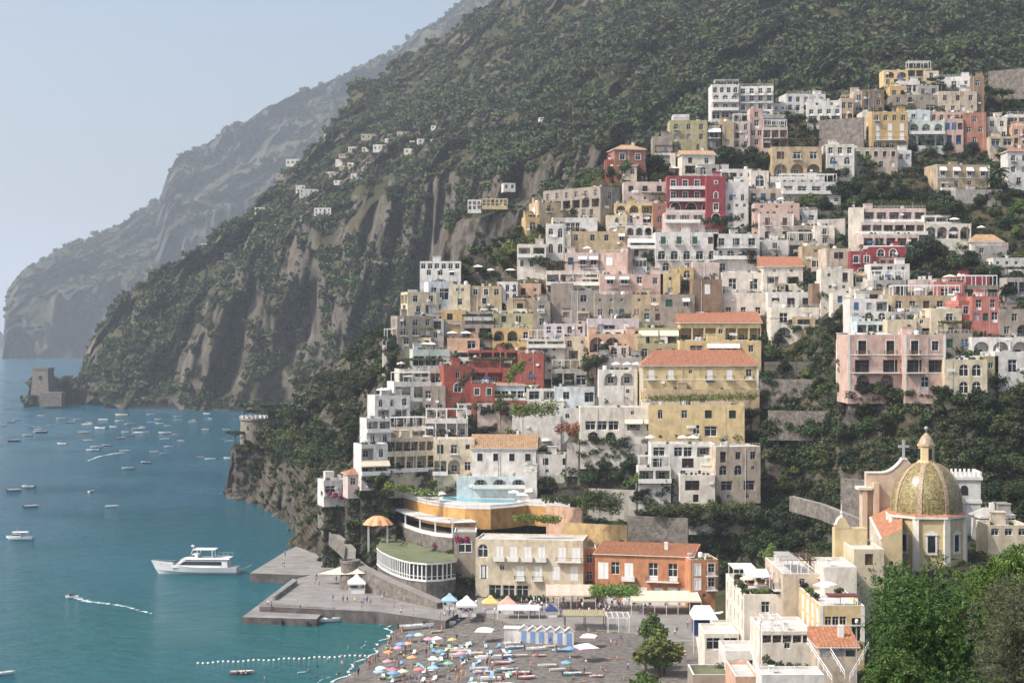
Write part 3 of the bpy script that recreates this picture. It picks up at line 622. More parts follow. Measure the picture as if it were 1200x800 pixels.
def table(txt):
    for ln in txt.strip().split('\n'):
        ln=ln.strip()
        if not ln or ln[0]=='#': continue
        a,short,rest=[s.strip() for s in ln.split('|')]; t=a.split(); kw={}
        for x in t[7:]:
            k,v=x.split('=',1); kw[k]=float(v) if k in('d','y','D','sink','rh') else int(v) if k in('n','trim','clut') else v
        u0,v0,u1,v1=[float(x) for x in t[:4]]
        house(short,rest,u0,v0,u1,v1,t[4],t[5],'' if t[6]=='.' else t[6],**kw)
table('''
834 99 866 140 white flat w4/g3P/g3P/x3 D=10 | big white hotel wing | of five storeys with glazed arches at the top of town
866 101 906 139 white terr d4b/d4b/w4/g3 D=10 y=-8 | white hotel annex | with rows of tall balcony doors right of the big hotel wing
838 93 866 99 grey terr x4 d=636 D=6 sink=1 clut=0 | glazed roof pavilion | crowning the big white hotel wing
879 127 894 172 pink flat w1/d1/w2/w1 D=7 | slim pink tower house | in front of the white hotel annex
859 142 879 174 rose perg r2/w2/w2 D=7 | rose house with pergola roof | left of the slim pink tower house
894 149 923 174 rose perg o3B/o3 D=8 | rose house with dark loggias | right of the slim pink tower house
894 134 920 149 grey terr w5 D=6 sink=2 | grey arcade house | with five small openings above the rose loggias
906 121 921 134 white flat q2 | low white cube house | beside the stone pine under the woods
921 110 968 131 white flat w5/w5 D=10 y=6 | long white house | with a pinkish roof edge backed by woods
946 118 986 143 white flat -/d4/x3 D=9 y=-6 | white garage house | with dark garage doors behind the parked van
985 115 1000 144 tan flat w2/w2 D=8 | narrow tan house | right of the white garage house
1000 107 1013 132 beige flat w1/w1 | small beige house | squeezed beside the dark stone house
1011 105 1036 134 brown flat w2/w2/w3 D=8 | dark stone house | with unplastered walls below the yellow villa
1036 82 1064 100 yellow terr a2*1.2/w3 D=8 | yellow villa | with two arched openings on the top of the ridge
1064 80 1092 99 tan perg o3/w3 D=8 | brown ridge house | with dishes and chimneys beside the yellow villa
1083 83 1100 100 cream flat w1/. D=7 | cream ridge house | under the crown of the ridge pine
1043 101 1063 116 ochre flat w2 D=7 | ochre terrace house | below the yellow ridge villa
1052 95 1078 108 white flat x3 D=5 d=607 | white band house | with a dark glazed strip under the ridge
1098 90 1138 107 white flat w2+q1 D=8 y=-12 | white ridge house | with laundry by its long blank wall
1138 89 1153 131 brown flat w1/-/- D=7 y=-12 | tall brown tower house | closing the right end of the ridge
1076 100 1100 112 grey terr w2 D=6 | grey terrace house | between the ridge houses
1046 111 1101 131 stone terr w2+q2/-+x1~.7-.9 D=8 | long grey stone house | with scattered small windows under the ridge
1100 107 1145 133 beige flat w3/w3+q1 D=8 | plain beige house | with dark windows under the white ridge house
1022 131 1064 175 ochre flat w4/h3/h3B/x3 D=9 fr=W | ochre apartment house | with faded shutters above the long beige convent
1010 131 1022 160 warm flat . D=9 | white gable house | stuck on the left of the ochre apartment house
1064 129 1090 144 aqua dome w2 D=7 n=1 | pale domed house | with a white vault above the green arcades
1090 131 1126 143 pink terr w4 D=6 | pink terrace house | with a flat roof line on the right of the vaulted house
1064 142 1107 171 palegreen terr a3P/a4 D=8 | pale green arcade house | with two storeys of planted arches
1107 139 1129 170 pink flat s2U+w1/d2U D=8 | pink house with blue shutters | right of the green arcades
1129 132 1155 170 brick flat w1/w2/- D=8 y=-14 | dark brick red house | with a bright pink side edge at the right
1157 137 1180 164 warm flat w2/w3 D=8 | warm white corner house | with two rows of windows near the right edge
1180 134 1206 160 white terr o2B/w2 D=8 | white loggia house | with railed balconies at the right edge
1160 160 1188 180 beige terr x2/- D=7 | beige garden house | under the warm white corner house
1186 148 1206 170 salmon flat w2/w2 D=6 | orange pink house | cut by the right edge of the view
1181 177 1207 218 white hip w2/w2/w1 D=8 rc=red | white house under a red roof | by the palm at the right edge
968 169 1001 206 warm flat d3/g2/w2 D=9 trim=2 | tall warm palazzo | at the left end of the long beige convent
1001 173 1052 198 beige flat w5S/w4 D=9 | long beige convent | with one row of framed windows over the gardens
1052 176 1068 190 white flat w2 D=6 | little white house | at the right end of the beige convent
905 172 963 207 tan veg w3*1.4/a3*1.3 D=8 | tan arcade villa | with a planted roof and big dark arches
903 207 966 222 white terr w4 D=8 | low white arcade base | under the tan arcade villa
915 213 982 240 white perg x4P/x4P D=8 y=4 | white terrace hotel | with pergola shaded balconies left of the gardens
1096 193 1161 222 tan terr d4tS/w4 D=10 y=8 trim=1 | wide tan villa | with pale awnings over its upper windows
1120 222 1174 241 grey flat . D=9 | blank grey terrace wall house | under the wide tan villa
720 175 757 204 brick hip w2*1.2S/- rc=pale D=9 trim=0 y=10 | brick red villa | with a tan roof at the left edge of the upper town
709 187 721 204 red flat . D=6 | small red annex | left of the brick red villa
785 141 829 178 olive terr w3/w3/r2 D=9 | olive brown house | of old plaster below the white roof block
789 134 808 142 white flat . d=622 D=7 sink=1 clut=0 | white roof block | on the left end of the olive brown house
828 147 846 176 grey terr x1Bt/w2 D=8 | grey house with white awning | right of the olive brown house
844 142 860 176 tan flat -/w1 D=8 | blank tan house | beside the rose pergola house
765 160 788 190 stone flat . D=8 | ruined stone house | with bare walls left of the tiled gable house
799 181 838 204 warm gable w2/o2 rc=pale D=8 y=6 | tiled gable house | with an orange tan roof above the crimson hotel
731 213 781 240 rose flat w3N*1.2/q3 D=9 | pale rose house | with three brown windows left of the crimson hotel
720 238 766 262 yellow terr a2*1.1+o1/x3 D=8 | cream loggia house | with two dark arches under the pale rose house
765 238 781 263 brick flat q1/w1 D=8 | brick coloured block | under the pale rose house corner
711 252 735 274 cream terr r1/- D=7 | small cream house | with one arched door by the arch bridge terrace
703 219 727 254 stone flat w1/- D=8 y=42 L=w6/o6/- D=26 | long old stone barracks | seen at an angle with a row of windows
616 254 633 276 ochre flat r1*1.3 D=7 y=10 | orange ochre house | with a single arched window at the left edge
631 237 656 272 tan flat w1*.9/-/r1 D=9 y=18 L=s1*1.5/- | tall tan tower house | behind the orange ochre house
648 255 664 275 warm flat d2 D=7 y=15 | ruined cream house | with tall doors right of the orange ochre house
663 255 700 275 white flat d3~0-.45 D=7 | bright white cottage | below the old stone barracks
670 271 735 295 tan terr w1~0-.15+w2E~.25-.75+w1t~.8-1/- D=9 | tan stone house | with blue grey windows and one awning
712 264 765 276 white terr a5*.8 d=525 D=6 sink=4 | white arch terrace | of small arches under the cream loggia house
640 262 662 300 white terr r2/r2A D=6 | white arched house | with blue trim below the ruined cream house
606 286 640 315 warm terr o2P/r3A D=7 | cream balustrade house | with white columns on the left slope
618 281 636 292 yellow flat q1 d=522 D=5 | small yellow house | at the end of the hillside hedge
782 206 838 250 crimson terr d4bSP/d4bSP/a3A*1.1P D=9 | crimson hotel | with white balustrades and three arches
828 207 850 262 crimson flat q1S/r1A/d1S/a1A D=8 | crimson stair tower | on the right of the crimson hotel
779 249 826 271 rose terr x3P/- D=9 d=517 | pink terrace base | under the arches of the crimson hotel
850 213 877 259 white flat -/r2/r1+q2/r1+q1 D=8 | tall white house | with small arched windows beside the crimson stair tower
845 198 883 214 white flat o2~0-.5+q2~.5-1 D=8 | low white upper house | with a dark strip opening above the tall white house
880 200 901 222 warm dome g1 D=8 n=1 | vaulted cream house | with one arched window under the gardens
877 221 935 240 beige terr s1G+s1U+s1N+w2 D=9 | beige house with coloured shutters | below the vaulted cream house
884 238 937 248 pink flat q3 D=6 d=522 | low pink house | under the coloured shutters
889 250 930 283 rose terr s2Nb/w2N D=9 trim=1 | rose grey palazzo | with brown shutters right of the big white hotel
893 281 924 304 white flat w1/g1 D=8 | plain white house | under the rose grey palazzo
924 282 958 302 grey perg o2B D=7 | grey terrace house with pergola | right of the plain white house
929 246 958 266 white flat w1G+w1 D=8 | white house with green door | right of the rose grey palazzo
955 264 978 287 warm flat w1/- D=7 | blank cream block | left of the white buttress wall
930 264 957 284 stone terr o1 D=6 | dark open terrace house | between the palazzo and the cream block
768 272 842 320 white flat s3Gb*1.1+w1/x5b*.7A/g1+w1+d1 D=10 | big white hotel | with green shutters and arched ledges
836 274 890 320 white terr d3E*1.3B/g4P*1.1/-+d1~.1-.3 D=10 | white hotel right wing | with wide railed windows under arches
737 279 772 312 white flat o2tP/w2/g1 D=10 | white hotel left wing | with two white awnings on its terrace
663 296 702 330 rose flat w1~.05-.25+w2t*1.2~.35-1/- D=9 | round cornered rose house | with two white awnings
700 296 735 330 pink flat s1W*1.4~.2-.6/q1~.6-.9 D=8 y=-16 | plain pink house | with one white shuttered window right of the awnings
703 321 777 347 pink flat w2t*1.5~.05-.5+d1~.5-.75+w1~.75-1/- D=9 | salmon pink house | with two awnings under the plain pink house
697 345 748 372 stone flat q4/w4 D=8 | grey stone house | with four small dark windows
740 345 776 372 tan flat q2/w3 D=8 | old tan house | with a small roof terrace beside the brown stone house
670 340 698 373 grey terr w1*1.3E/q1 D=8 y=8 | square grey tower house | with one tall window
640 317 703 334 warm veg o4P D=7 d=505 | terrace restaurant | under vines with dark blue seats
646 332 672 372 stone flat . D=6 | ivy wall house | hung with greenery left of the square grey tower
774 320 797 347 yellow flat q1N/w1 D=8 | narrow yellow house | right of the salmon pink house
797 313 813 340 ochre terr g1/o1 D=7 | ochre arch house | with a pink blind arch by the domed tower
812 307 843 330 rose dome . D=9 n=1 d=500 sink=4 | pink domed tower | rising above the brown brick tower
812 327 846 377 brown flat h1W~.35-.65/-/d1W~.35-.7 D=9 | tall brown brick tower | with two white panels
774 345 814 379 stone terr w1*1.3+w1t/q1 D=9 | rough stone house | with a white awning left of the brown brick tower
846 319 896 344 warm dome d2 D=8 n=2 | cream vaulted house | with twin low vaults above the white plaster wall
845 343 897 371 warm flat -/d3 D=8 | white plaster house | with a triangular white patch over its doors
894 312 941 342 warm lean -/o2/o1 rc=red D=9 rh=3.2 | orange roofed house | with open verandas right of the cream vaults
900 342 954 365 white terr w3N*1.2 D=9 | white house with brown shutters | under the orange roofed house
904 360 961 382 warm terr d2B*1.2 D=9 d=476 | white house with blue balcony | below the brown shutters
904 380 962 396 warm flat a2*1.5 D=9 d=470 | white arch base | with two big dark arches under the blue balcony
952 332 976 352 brown dome w1*1.2 D=7 n=1 | small brown house | with a white vault and one window
940 288 972 314 tan terr q1/- D=7 | sandy house | with flowers on its terrace behind the orange roof
968 291 998 331 beige flat w1N*2/-/- D=9 y=4 | tall beige house | with one wide brown window
962 315 1000 345 warm terr q1+d1N/- D=7 d=497 | cream stepped house | under the tall beige house
976 343 1010 356 warm terr w2 D=6 | low cream house | with a cluttered terrace
1008 340 1040 358 stone terr o1 D=6 | grey arbour house | under the crimson corner house
995 243 1012 295 warm flat . D=9 y=-10 | tall blank buttress house | on the left of the stepped hotel
1011 244 1085 261 rose terr o5P*.8 D=8 d=508 | stepped hotel top floor | with white partitions and terracotta roof edge
1009 260 1086 275 rose terr o6P*.8 D=9 d=501 | stepped hotel middle floor | with a railed row of loggias
1011 274 1077 292 rose terr o5P*.7 D=9 d=495 | stepped hotel lower floor | with white dividing fins
1083 252 1137 264 white terr o4P d=505 D=8 | white upper terrace house | with pale fins right of the stepped hotel
1084 262 1138 280 warm terr a4*1.1 d=500 D=8 | arched hotel wing | with four green arches right of the stepped hotel
1019 289 1062 312 crimson flat -~0-.3+g2A~.15-.8/- D=9 y=-6 | dark crimson house | with two white framed arched windows
997 294 1022 327 crimson flat w2ES/g1A D=9 | crimson corner house | with a pair of windows over an arched one
1020 309 1066 332 white terr o1+d1+q1/- D=8 d=483 | white courtyard house | under the dark crimson house
1024 328 1062 350 grey perg a2*1.4+o1 D=8 d=478 | grey arcade terrace | with a deep blue shaded arch
1138 283 1175 293 white hip . rc=pale D=6 rh=2.2 d=497 | white tent roofed pavilion | by the green terraces at the right
1143 288 1180 297 grey flat w1~.1-.3 D=5 d=494 | low grey shed | under the tent roofed pavilion
1164 302 1207 316 white terr q4 D=7 | white terrace house | with small crenel fins at the right edge
1180 325 1207 345 grey veg o2 D=7 | shaded house | under a vine at the right edge
1095 330 1130 352 coral flat x2B~.2-.9 D=9 | coral red house | with wide dark windows
1073 327 1098 350 rose flat s1W~.4-.8 D=9 d=478 | pink side house | with a white door left of the coral red house
1113 324 1160 338 crimson terr . D=9 d=484 | crimson roof terrace house | with a white tank behind the coral red house
1130 334 1170 352 stone perg o3B D=8 d=472 | roofed terrace house | on the coral red block
1139 347 1171 393 coral flat d2*.9/w2+d1/- D=9 | tall coral red block | with pale balconies right of the domed house
1123 352 1141 390 coral flat w1S/w1 D=8 y=10 d=466 | small coral turret house | with one white framed window
1171 362 1207 394 stone terr w1/w1+a1 D=8 | ruined stone stairs house | right of the tall coral red block
1045 346 1126 366 tan perg w5*1.1 D=9 | long tan veranda house | with a pale flat canopy
1035 345 1052 362 beige flat w1 D=8 d=474 | beige end house | left of the long tan veranda
996 350 1041 378 white flat s1U+w1+o1/s1N+g1+g1 D=9 | white house with coloured doors | under the grey arbour house
1044 365 1090 378 grey terr q3 D=7 | grey railed terrace house | under the long tan veranda
1091 361 1127 396 cream dome w1S*1.3b~.3-.9/w1~.4-.9 D=9 n=1 d=463 | cream domed house | beside the coral turret
1072 372 1104 393 cream flat q2/a1*1.2B D=8 d=457 | cream loggia block | with a dark arch below the cream domed house
1040 374 1074 395 cream flat q1N~.6-.9 D=9 d=455 | blank cream house | behind the vaults of the pink palazzo
1004 376 1041 394 aqua terr o3P D=8 d=452 | pale aqua terrace house | behind the pink palazzo
1104 390 1140 412 stone veg w2 D=7 d=455 | ivy covered house | right of the pink palazzo roof
1139 395 1207 421 white flat a3*1.1P D=9 | white arcade house | with three wide arches at the right edge
1107 421 1157 464 cream dome g2~.3-.9/g2~.3-.9 D=11 n=1 | cream arched palazzo | under a pale blue vault
1152 417 1170 443 olive flat q1 D=8 d=415 | olive yellow block | between the cream palazzo and the white cube
1166 412 1207 443 white flat w1 D=9 d=408 | bright white cube house | with one dark window at the right edge
1153 443 1207 465 cream flat g2+q1 D=9 d=404 | cream base house | with arched windows under the bright white cube
''')
table('''
994 392 1060 458 pink dome d2NbS*1.1/x2NB/a2~.05-.9 D=14 n=2 trim=2 d=408 sink=3 | grand pink palazzo | with twin white vaults and white pilasters
1060 392 1108 458 pink flat d1NbS+w1ES/x1NB+x1N/-+d1 D=14 trim=2 d=408 sink=3 | pink palazzo right bay | with a white framed double window
987 398 996 420 warm terr o1P D=8 d=414 | small balcony house | stuck on the left flank of the pink palazzo
492 306 540 323 white terr w6/- D=9 d=545 | bright white villa | with a little dome on the far left ridge
502 330 527 372 blue terr w1+x1/- D=8 y=12 d=500 | pale blue house | beside the blank cream tower
527 333 551 372 cream flat q2~.25-.75/-/- D=8 d=498 | blank cream tower | with a pair of tiny windows
551 335 588 368 tan terr w2S+w1/w1S~.3-.6/- D=8 d=500 | tan house with white framed windows | right of the blank cream tower
478 342 514 380 cream terr w2/w1~.2-.5+o1~.5-1/- D=8 y=18 L=o2/o1/w2 | cream column house | with tall yellow columns on the left edge
466 370 508 406 stone flat w3/w3/d2 D=9 y=16 L=r1/r1/d1 | old grey house | with an arched niche at the left edge of town
500 373 520 398 grey terr o1/w1 D=7 | grey courtyard house | between the old grey house and the yellow cube
517 363 546 389 ochre terr w1G*1.2~.2-.5/- D=8 d=488 | ochre cube house | with one green window
544 365 579 383 grey terr o2P/. D=8 | grey veranda house | with a white pergola right of the ochre cube
541 380 578 396 stone veg o2 D=7 d=480 | columned arbour house | hung with greenery
582 330 607 364 white terr r3A/r3A/a2 D=7 d=503 | white lace house | with two tiers of little arches
606 332 634 349 salmon flat w1N+q1 D=8 | salmon red house | right of the white lace house
595 349 627 370 tan dome w1N~.3-.6 D=9 n=1 d=494 | tan domed house | with one brown window
577 367 626 388 olive flat w2G~.1-.8/- D=9 d=489 | weathered yellow house | with two green windows
577 384 624 400 ochre flat a2*1.1+d1 D=9 d=483 | ochre arch house front | with a deep arch and white parasol
625 352 645 400 stone flat w1/w1/- D=9 d=492 | dark stone flank house | right of the weathered yellow house
637 379 686 402 lilac terr w1+w1E+w2/- D=8 | pale lilac guest house | with a dark name board along its top
618 397 662 415 warm perg o2*1.5P/- D=7 d=468 | covered terrace house | with wide awnings under the guest house
660 394 690 436 cream flat w1+q1/o1~.2-.6/- D=8 d=466 | worn cream house | with a yellow niche below the guest house
689 373 749 395 lilac flat w1+x1E~.2-.6+s1W D=9 d=484 | wide lilac house | with white window grilles
690 391 751 413 salmon flat a2N*1.2~0-.6+d1N D=9 d=475 | pink arcade house | with two rosy arches under the lilac house
748 384 796 404 olive terr o2cB D=8 | olive green house | with a striped awning over its loggia
747 402 798 422 olive flat w2+q1 D=8 d=468 | olive house base | with small windows
797 378 892 402 yellow lean o3P~0-.45+q1~.45-.55+o3P~.55-1 rc=red D=9 rh=3.2 | yellow verandas house | with a red tile roof and glazed loggias
797 399 892 430 yellow flat x1*1.2~.05-.35+x2*1.2t~.35-.72+w1~.8-.95/- D=9 d=461 | yellow house with dark blinds | under the yellow verandas
752 428 889 459 yellow hip h1b+h1b+q1+h1b+h1b+d1b/- rc=red D=11 trim=1 d=447 rh=4 | long yellow palazzo | with a red tile roof and pale shutters
757 456 890 476 tan terr w1+x1~.2-.5 D=8 d=442 | tan vine terrace base | under the long yellow palazzo
760 474 872 512 yellow terr r1+w1+w2G*1.2/-+d1+x1~.5-.8 D=9 d=434 y=-4 | deep yellow house | with flower terrace on its roof
700 418 752 434 grey terr . D=9 d=462 | grey roof terrace house | with white parasols above the white twin arches
702 433 747 469 white flat a2*1.25~.1-.95/q1~.6-.9 D=8 | white twin arch house | with two big dark arches
650 453 704 488 blue terr w1E*1.2+x1E*.8/q3 D=9 d=449 | pale blue house with white roof | in the middle of the lower town
617 455 653 480 white terr x1E+o1/- D=8 d=452 | white porch house | right of the red cliff hotel
646 432 702 452 grey perg o2+x2 D=7 | dark terrace bar | under the worn cream house
600 487 657 510 white flat . D=5 d=441 | long white garden wall house | below the round green hedge
640 478 690 500 white flat q3 D=7 d=443 | stepped white house | right of the round green hedge
680 477 782 517 warm terr q2~.5-.9/x3~.05-.45+o2c~.5-.95/a2~.05-.45 D=9 d=436 | wide cream restaurant house | with a white awning and low arches
763 520 838 562 white terr x1~0-.25+x2~.35-.65+o1~.65-1/x1*.8~0-.2+x1N~.45-.7/- D=9 d=415 | white stepped apartments | with open terraces
838 523 892 592 beige flat d1N+w2E/g2E+q1/x2E/- D=10 d=412 y=12 Rr=-/s1N+w1/w1/d1 | beige stone apartment house | with arched blue windows and laundry
748 547 786 565 white perg o2*1.3P D=7 d=412 | white canopy terrace house | left of the stepped apartments
797 556 838 592 warm flat x1N*1.2~.1-.6/w1N~.3-.6 D=7 d=409 | warm white cube house | with one large brown window
553 525 628 561 white gable w4NS/- rc=pale D=11 rh=3.4 d=427 y=-3 | pale villa | with a terracotta gable roof above the pool
628 532 674 560 white terr w2N*1.1/- D=9 d=427 | white villa wing | with a flower terrace right of the gable roof
535 558 630 583 aqua flat a3*1.3~.18-.88P/- D=8 d=423 | pale blue arcade base | with three big arches under the pale villa
615 552 629 585 white terr . D=4 d=421 | round white turret house | at the corner of the blue arcade
455 512 508 532 cream terr o6P*.8 D=9 d=432 y=24 | cream loggia house upper floor | with brown openings and terracotta edge
452 528 512 552 cream terr o5P*.9 D=9 d=428 y=24 | cream loggia house lower floor | with arched terrace openings
508 514 556 556 cream flat w1N+w1+q1N/o1P+a1+w1 D=9 d=428 | cream corner house | beside the pale villa
442 500 500 518 warm perg o3 D=8 d=440 y=14 | white washing terrace house | with laundry above the loggias
498 490 548 513 white perg o4 D=8 d=440 | white canopied restaurant | with rows of tables under a pale roof
424 520 454 556 white terr o1+r1/o2cP D=7 d=436 y=22 sink=4 | small white house with tan awning | on the left slope
408 555 432 570 rose hip w1+r1 rc=red D=6 d=440 y=18 sink=3 | red roofed cottage | on the left slope
430 490 458 520 white terr o2P/r2 D=7 d=448 y=20 | white terraced cottage | above the tan awning
440 463 480 492 white terr r2+d1/o2 D=8 d=458 y=20 | white stepped cottage | with arched doors on the left slope
462 447 505 470 white perg o2P D=8 d=464 y=18 | white pergola cottage | above the stepped cottage
484 409 527 432 palegreen terr x3P D=8 d=473 y=14 | glassy pale green house | with white columns and parasols
468 432 520 452 warm veg o3P D=8 d=468 y=14 | vine pergola house | under the glassy house
524 396 562 420 salmon terr x1~.6-.9/- D=8 d=478 | salmon terrace house | above the red cliff hotel
453 396 472 412 grey perg o2 D=6 d=486 y=16 | small glass veranda house | hanging on the left edge of town
548 410 637 432 red terr o6*.9/. D=9 d=468 | red cliff hotel upper floor | with a long dark loggia under white canopies
607 414 637 462 red flat -/q1/w1~.5-.8 D=9 d=466 y=-6 | red cliff hotel end block | with cream corner strips
550 431 610 452 red veg o2+w1 D=9 d=462 | red cliff hotel middle floor | overgrown with vines
552 449 580 482 red flat w2S/- D=9 d=456 | rosy red house | with two white framed tall windows
578 451 615 470 blue lean x4P*.9 rc=pale D=8 rh=1.2 d=455 | blue glass veranda | under a tan sloping roof
576 469 616 486 red flat q3 D=8 d=452 | red base wall house | under the blue glass veranda
520 428 553 478 red flat r1/g1A/- D=9 d=462 y=12 L=-/w1/d1 | dark red arched house | left of the rosy red house
495 452 522 486 stone flat d1~.1-.4/d2 D=8 d=458 | grey vaulted house | left of the dark red arches
380 562 411 580 white flat x1P+w1 D=7 d=452 y=20 sink=3 | white cliff house | with magenta flowers above the rocks
''')
# ---------------------------------------------------------------- copies, small props
def copy_tree(o,parent=None):
    c=o.copy(); COL.objects.link(c)
    if parent is not None: c.parent=parent
    for ch in list(o.children): copy_tree(ch,c)
    return c
def place(proto,state,loc,rz=0.,s=1.,label=None,cat=None,group=None):
    if not state.get('used'): o=proto; state['used']=1
    else: o=copy_tree(proto)
    o.location=loc; o.rotation_euler=(0,0,rz); o.scale=(s,s,s) if not isinstance(s,tuple) else s
    tag(o,label,cat,group); return o
def setmat(o,m,slot=0,child=None):
    t=o if child is None else next(c for c in o.children if c.name.split('.')[0]==child)
    t.material_slots[slot].link='OBJECT'; t.material_slots[slot].material=m
def mkparasol(r=1.35,sq=False):
    root=empty('parasol'); m=MB(); m.tube([(0,0,0),(0,0,2.45)],.03,6); m.lathe([(0,.0),(.22,0),(.22,.08),(0,.1)],8); m.obj('pole',M_white,root)
    c=MB(); n=4 if sq else 8; a0=math.pi/n
    P_=[(r*math.cos(a0+2*math.pi*k/n),r*math.sin(a0+2*math.pi*k/n)) for k in range(n)]
    for k in range(n):
        a,b=P_[k],P_[(k+1)%n]; c.face([(*a,1.95),(*b,1.95),(b[0]*.5,b[1]*.5,2.28),(a[0]*.5,a[1]*.5,2.28)],0); c.face([(a[0]*.5,a[1]*.5,2.28),(b[0]*.5,b[1]*.5,2.28),(0,0,2.5)],0)
        c.face([(*b,1.95),(*a,1.95),(*a,1.78),(*b,1.78)],1)
    c.obj('canopy',[M_awn,M_awn],root); return root
def mkkiosk():
    root=empty('market_tent'); m=MB()
    for sx in (-1,1):
        for sy in (-1,1): m.box(sx*1.6-.05,sx*1.6+.05,sy*1.6-.05,sy*1.6+.05,0,2.2)
    posts(m,M_white,root); c=MB(); r=1.85; q=[(-r,-r),(r,-r),(r,r),(-r,r)]
    for k in range(4):
        a,b=q[k],q[(k+1)%4]; c.face([(*a,2.2),(*b,2.2),(b[0]*.28,b[1]*.28,3.25),(a[0]*.28,a[1]*.28,3.25)]); c.face([(*a,1.85),(*b,1.85),(*b,2.2),(*a,2.2)])
        c.face([(a[0]*.3,a[1]*.3,3.35),(b[0]*.3,b[1]*.3,3.35),(0,0,3.9)]); c.face([(a[0]*.26,a[1]*.26,3.2),(b[0]*.26,b[1]*.26,3.2),(b[0]*.26,b[1]*.26,3.36),(a[0]*.26,a[1]*.26,3.36)])
    c.obj('canopy',M_awn,root); k=MB(); k.box(-1.5,1.5,-1.5,-1.1,0,1.0); k.box(-1.55,1.55,-1.6,-1.05,1.0,1.06); k.obj('counter',M_white,root); return root
CM=dict(white=M_awn,yellow=colmat('yellow_canvas',(0.666,0.471,0.182)),red=colmat('red_canvas',(0.549,0.198,0.190)),blue=colmat('blue_canvas',(0.190,0.323,0.572)),lightblue=colmat('light_blue_canvas',(0.315,0.494,0.635)),
 orange=colmat('orange_canvas',(0.682,0.354,0.175)),green=colmat('green_canvas',(0.229,0.471,0.338)),mint=colmat('mint_canvas',(0.448,0.635,0.526)),pink=colmat('pink_canvas',(0.635,0.323,0.401)),purple=colmat('purple_canvas',(0.315,0.229,0.448)),cream=M_awnc,navy=colmat('navy_canvas',(.03,.05,.16)),grey=M_grey,teal=colmat('teal_canvas',(0.167,0.370,0.416)),salmon=colmat('salmon_canvas',(0.619,0.354,0.284)))
def posts(mb,m,parent,name='post'):
    n=len(mb.v); par=list(range(n))
    def fd_(a):
        while par[a]!=a: par[a]=par[par[a]]; a=par[a]
        return a
    for f in mb.f:
        for a in f[1:]: par[fd_(a)]=fd_(f[0])
    G={}
    for f in mb.f: G.setdefault(fd_(f[0]),[]).append(f)
    for fs in G.values():
        q=MB(); mp={}
        for f in fs:
            for a in f:
                if a not in mp: mp[a]=len(q.v); q.v.append(mb.v[a])
            q.f.append(tuple(mp[a] for a in f)); q.m.append(0)
        q.obj(name,m,parent)
def wallpoly(name,pts,ztop,zbot,mats,label=None,cat=None,top=1,smooth_=False):
    """prism from world outline points (xy)"""
    a=sum(p[0]*q[1]-q[0]*p[1] for p,q in zip(pts,pts[1:]+pts[:1]))
    if a<0: pts=pts[::-1]
    m=MB(); m.prism([(p[0],p[1]) for p in pts],zbot,ztop,0,top); o=m.obj(name,mats)
    if label: tag(o,label,cat)
    return o
# ---------------------------------------------------------------- piers
pm_=MB()
def poly(us,z): return [on(u,v,z) for u,v in us]
pier=empty('concrete_pier',on(360,700,2.),0,'grey concrete landing pier in two levels running from the beach to the rocks','pier')
def pchild(name,pts,zt,zb,mats):
    a=sum(p[0]*q[1]-q[0]*p[1] for p,q in zip(pts,pts[1:]+pts[:1])); pts=pts if a>0 else pts[::-1]
    m=MB(); m.prism([(p[0],p[1]) for p in pts],zb,zt,0,1); o=link(name,m.mesh(name,mats),pier); o.matrix_parent_inverse=Matrix.Translation(-Vector(pier.location)); return o
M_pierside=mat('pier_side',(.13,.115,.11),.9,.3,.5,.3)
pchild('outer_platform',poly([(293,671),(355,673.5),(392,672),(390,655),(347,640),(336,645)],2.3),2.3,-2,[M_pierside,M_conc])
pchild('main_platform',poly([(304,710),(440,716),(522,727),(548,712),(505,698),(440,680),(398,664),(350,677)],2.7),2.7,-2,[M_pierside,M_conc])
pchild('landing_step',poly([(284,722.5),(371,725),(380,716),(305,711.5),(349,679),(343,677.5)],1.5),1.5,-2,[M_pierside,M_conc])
m=MB(); a,b=on(321,703,2.7),on(347,684,2.7); t=(b-a).normalized(); nn=Vector((-t.y,t.x,0))
for p0,p1,h in ((a,b,1.0),(on(306,709,2.7),on(352,711.5,2.7),.55),(on(355,711.5,2.7),on(392,713,2.7),.35)):
    t=(p1-p0).normalized(); nn=Vector((-t.y,t.x,0))*.3; q=[p0-nn,p1-nn,p1+nn,p0+nn]; m.prism([(x.x,x.y) for x in q],2.71,2.7+h,0,0)
o=link('low_wall',m.mesh('low_wall',[M_conc]),pier); o.matrix_parent_inverse=Matrix.Translation(-Vector(pier.location))
m=MB()
for u,v in ((300,676),(330,678),(350,680),(300,727),(330,729),(360,730)):
    p=on(u,v,.6); m.lathe([(0,-.5),(.3,-.5),(.3,.5),(0,.5)],8,p)
o=link('fender',m.mesh('fender',[M_iron]),pier); o.matrix_parent_inverse=Matrix.Translation(-Vector(pier.location)); o['kind']='stuff'
# rocks along the shore below the cliff
rockmesh=[]
def rock(seed):
    b=bmesh.new(); bmesh.ops.create_icosphere(b,subdivisions=3,radius=1)
    co=np.array([v.co for v in b.verts]); n=fbm(co*1.3+seed*7.1,4,seed)*.42+np.abs(fbm(co*np.array([3.,3.,1.2])+seed,3,seed+5))*.25
    for v,k in zip(b.verts,n): v.co*=1+k
    me=bpy.data.meshes.new('boulder'); b.to_mesh(me); b.free(); me.materials.append(M_cliff); return me
rockmesh=[rock(s) for s in range(5)]
rp=[(268,574,7),(276,580,8),(285,584,8),(297,590,8),(308,594,8),(318,600,9),(328,606,10),(338,614,11),(344,624,12),(347,634,12),(352,642,12),(360,648,13),(366,655,12),(372,650,14),(360,632,14),(350,618,12),(380,655,12),(336,604,10),(290,578,9),(358,610,13),(372,630,14),(388,660,10),(344,640,7),(334,612,5),(312,598,5)]
BZ=[]
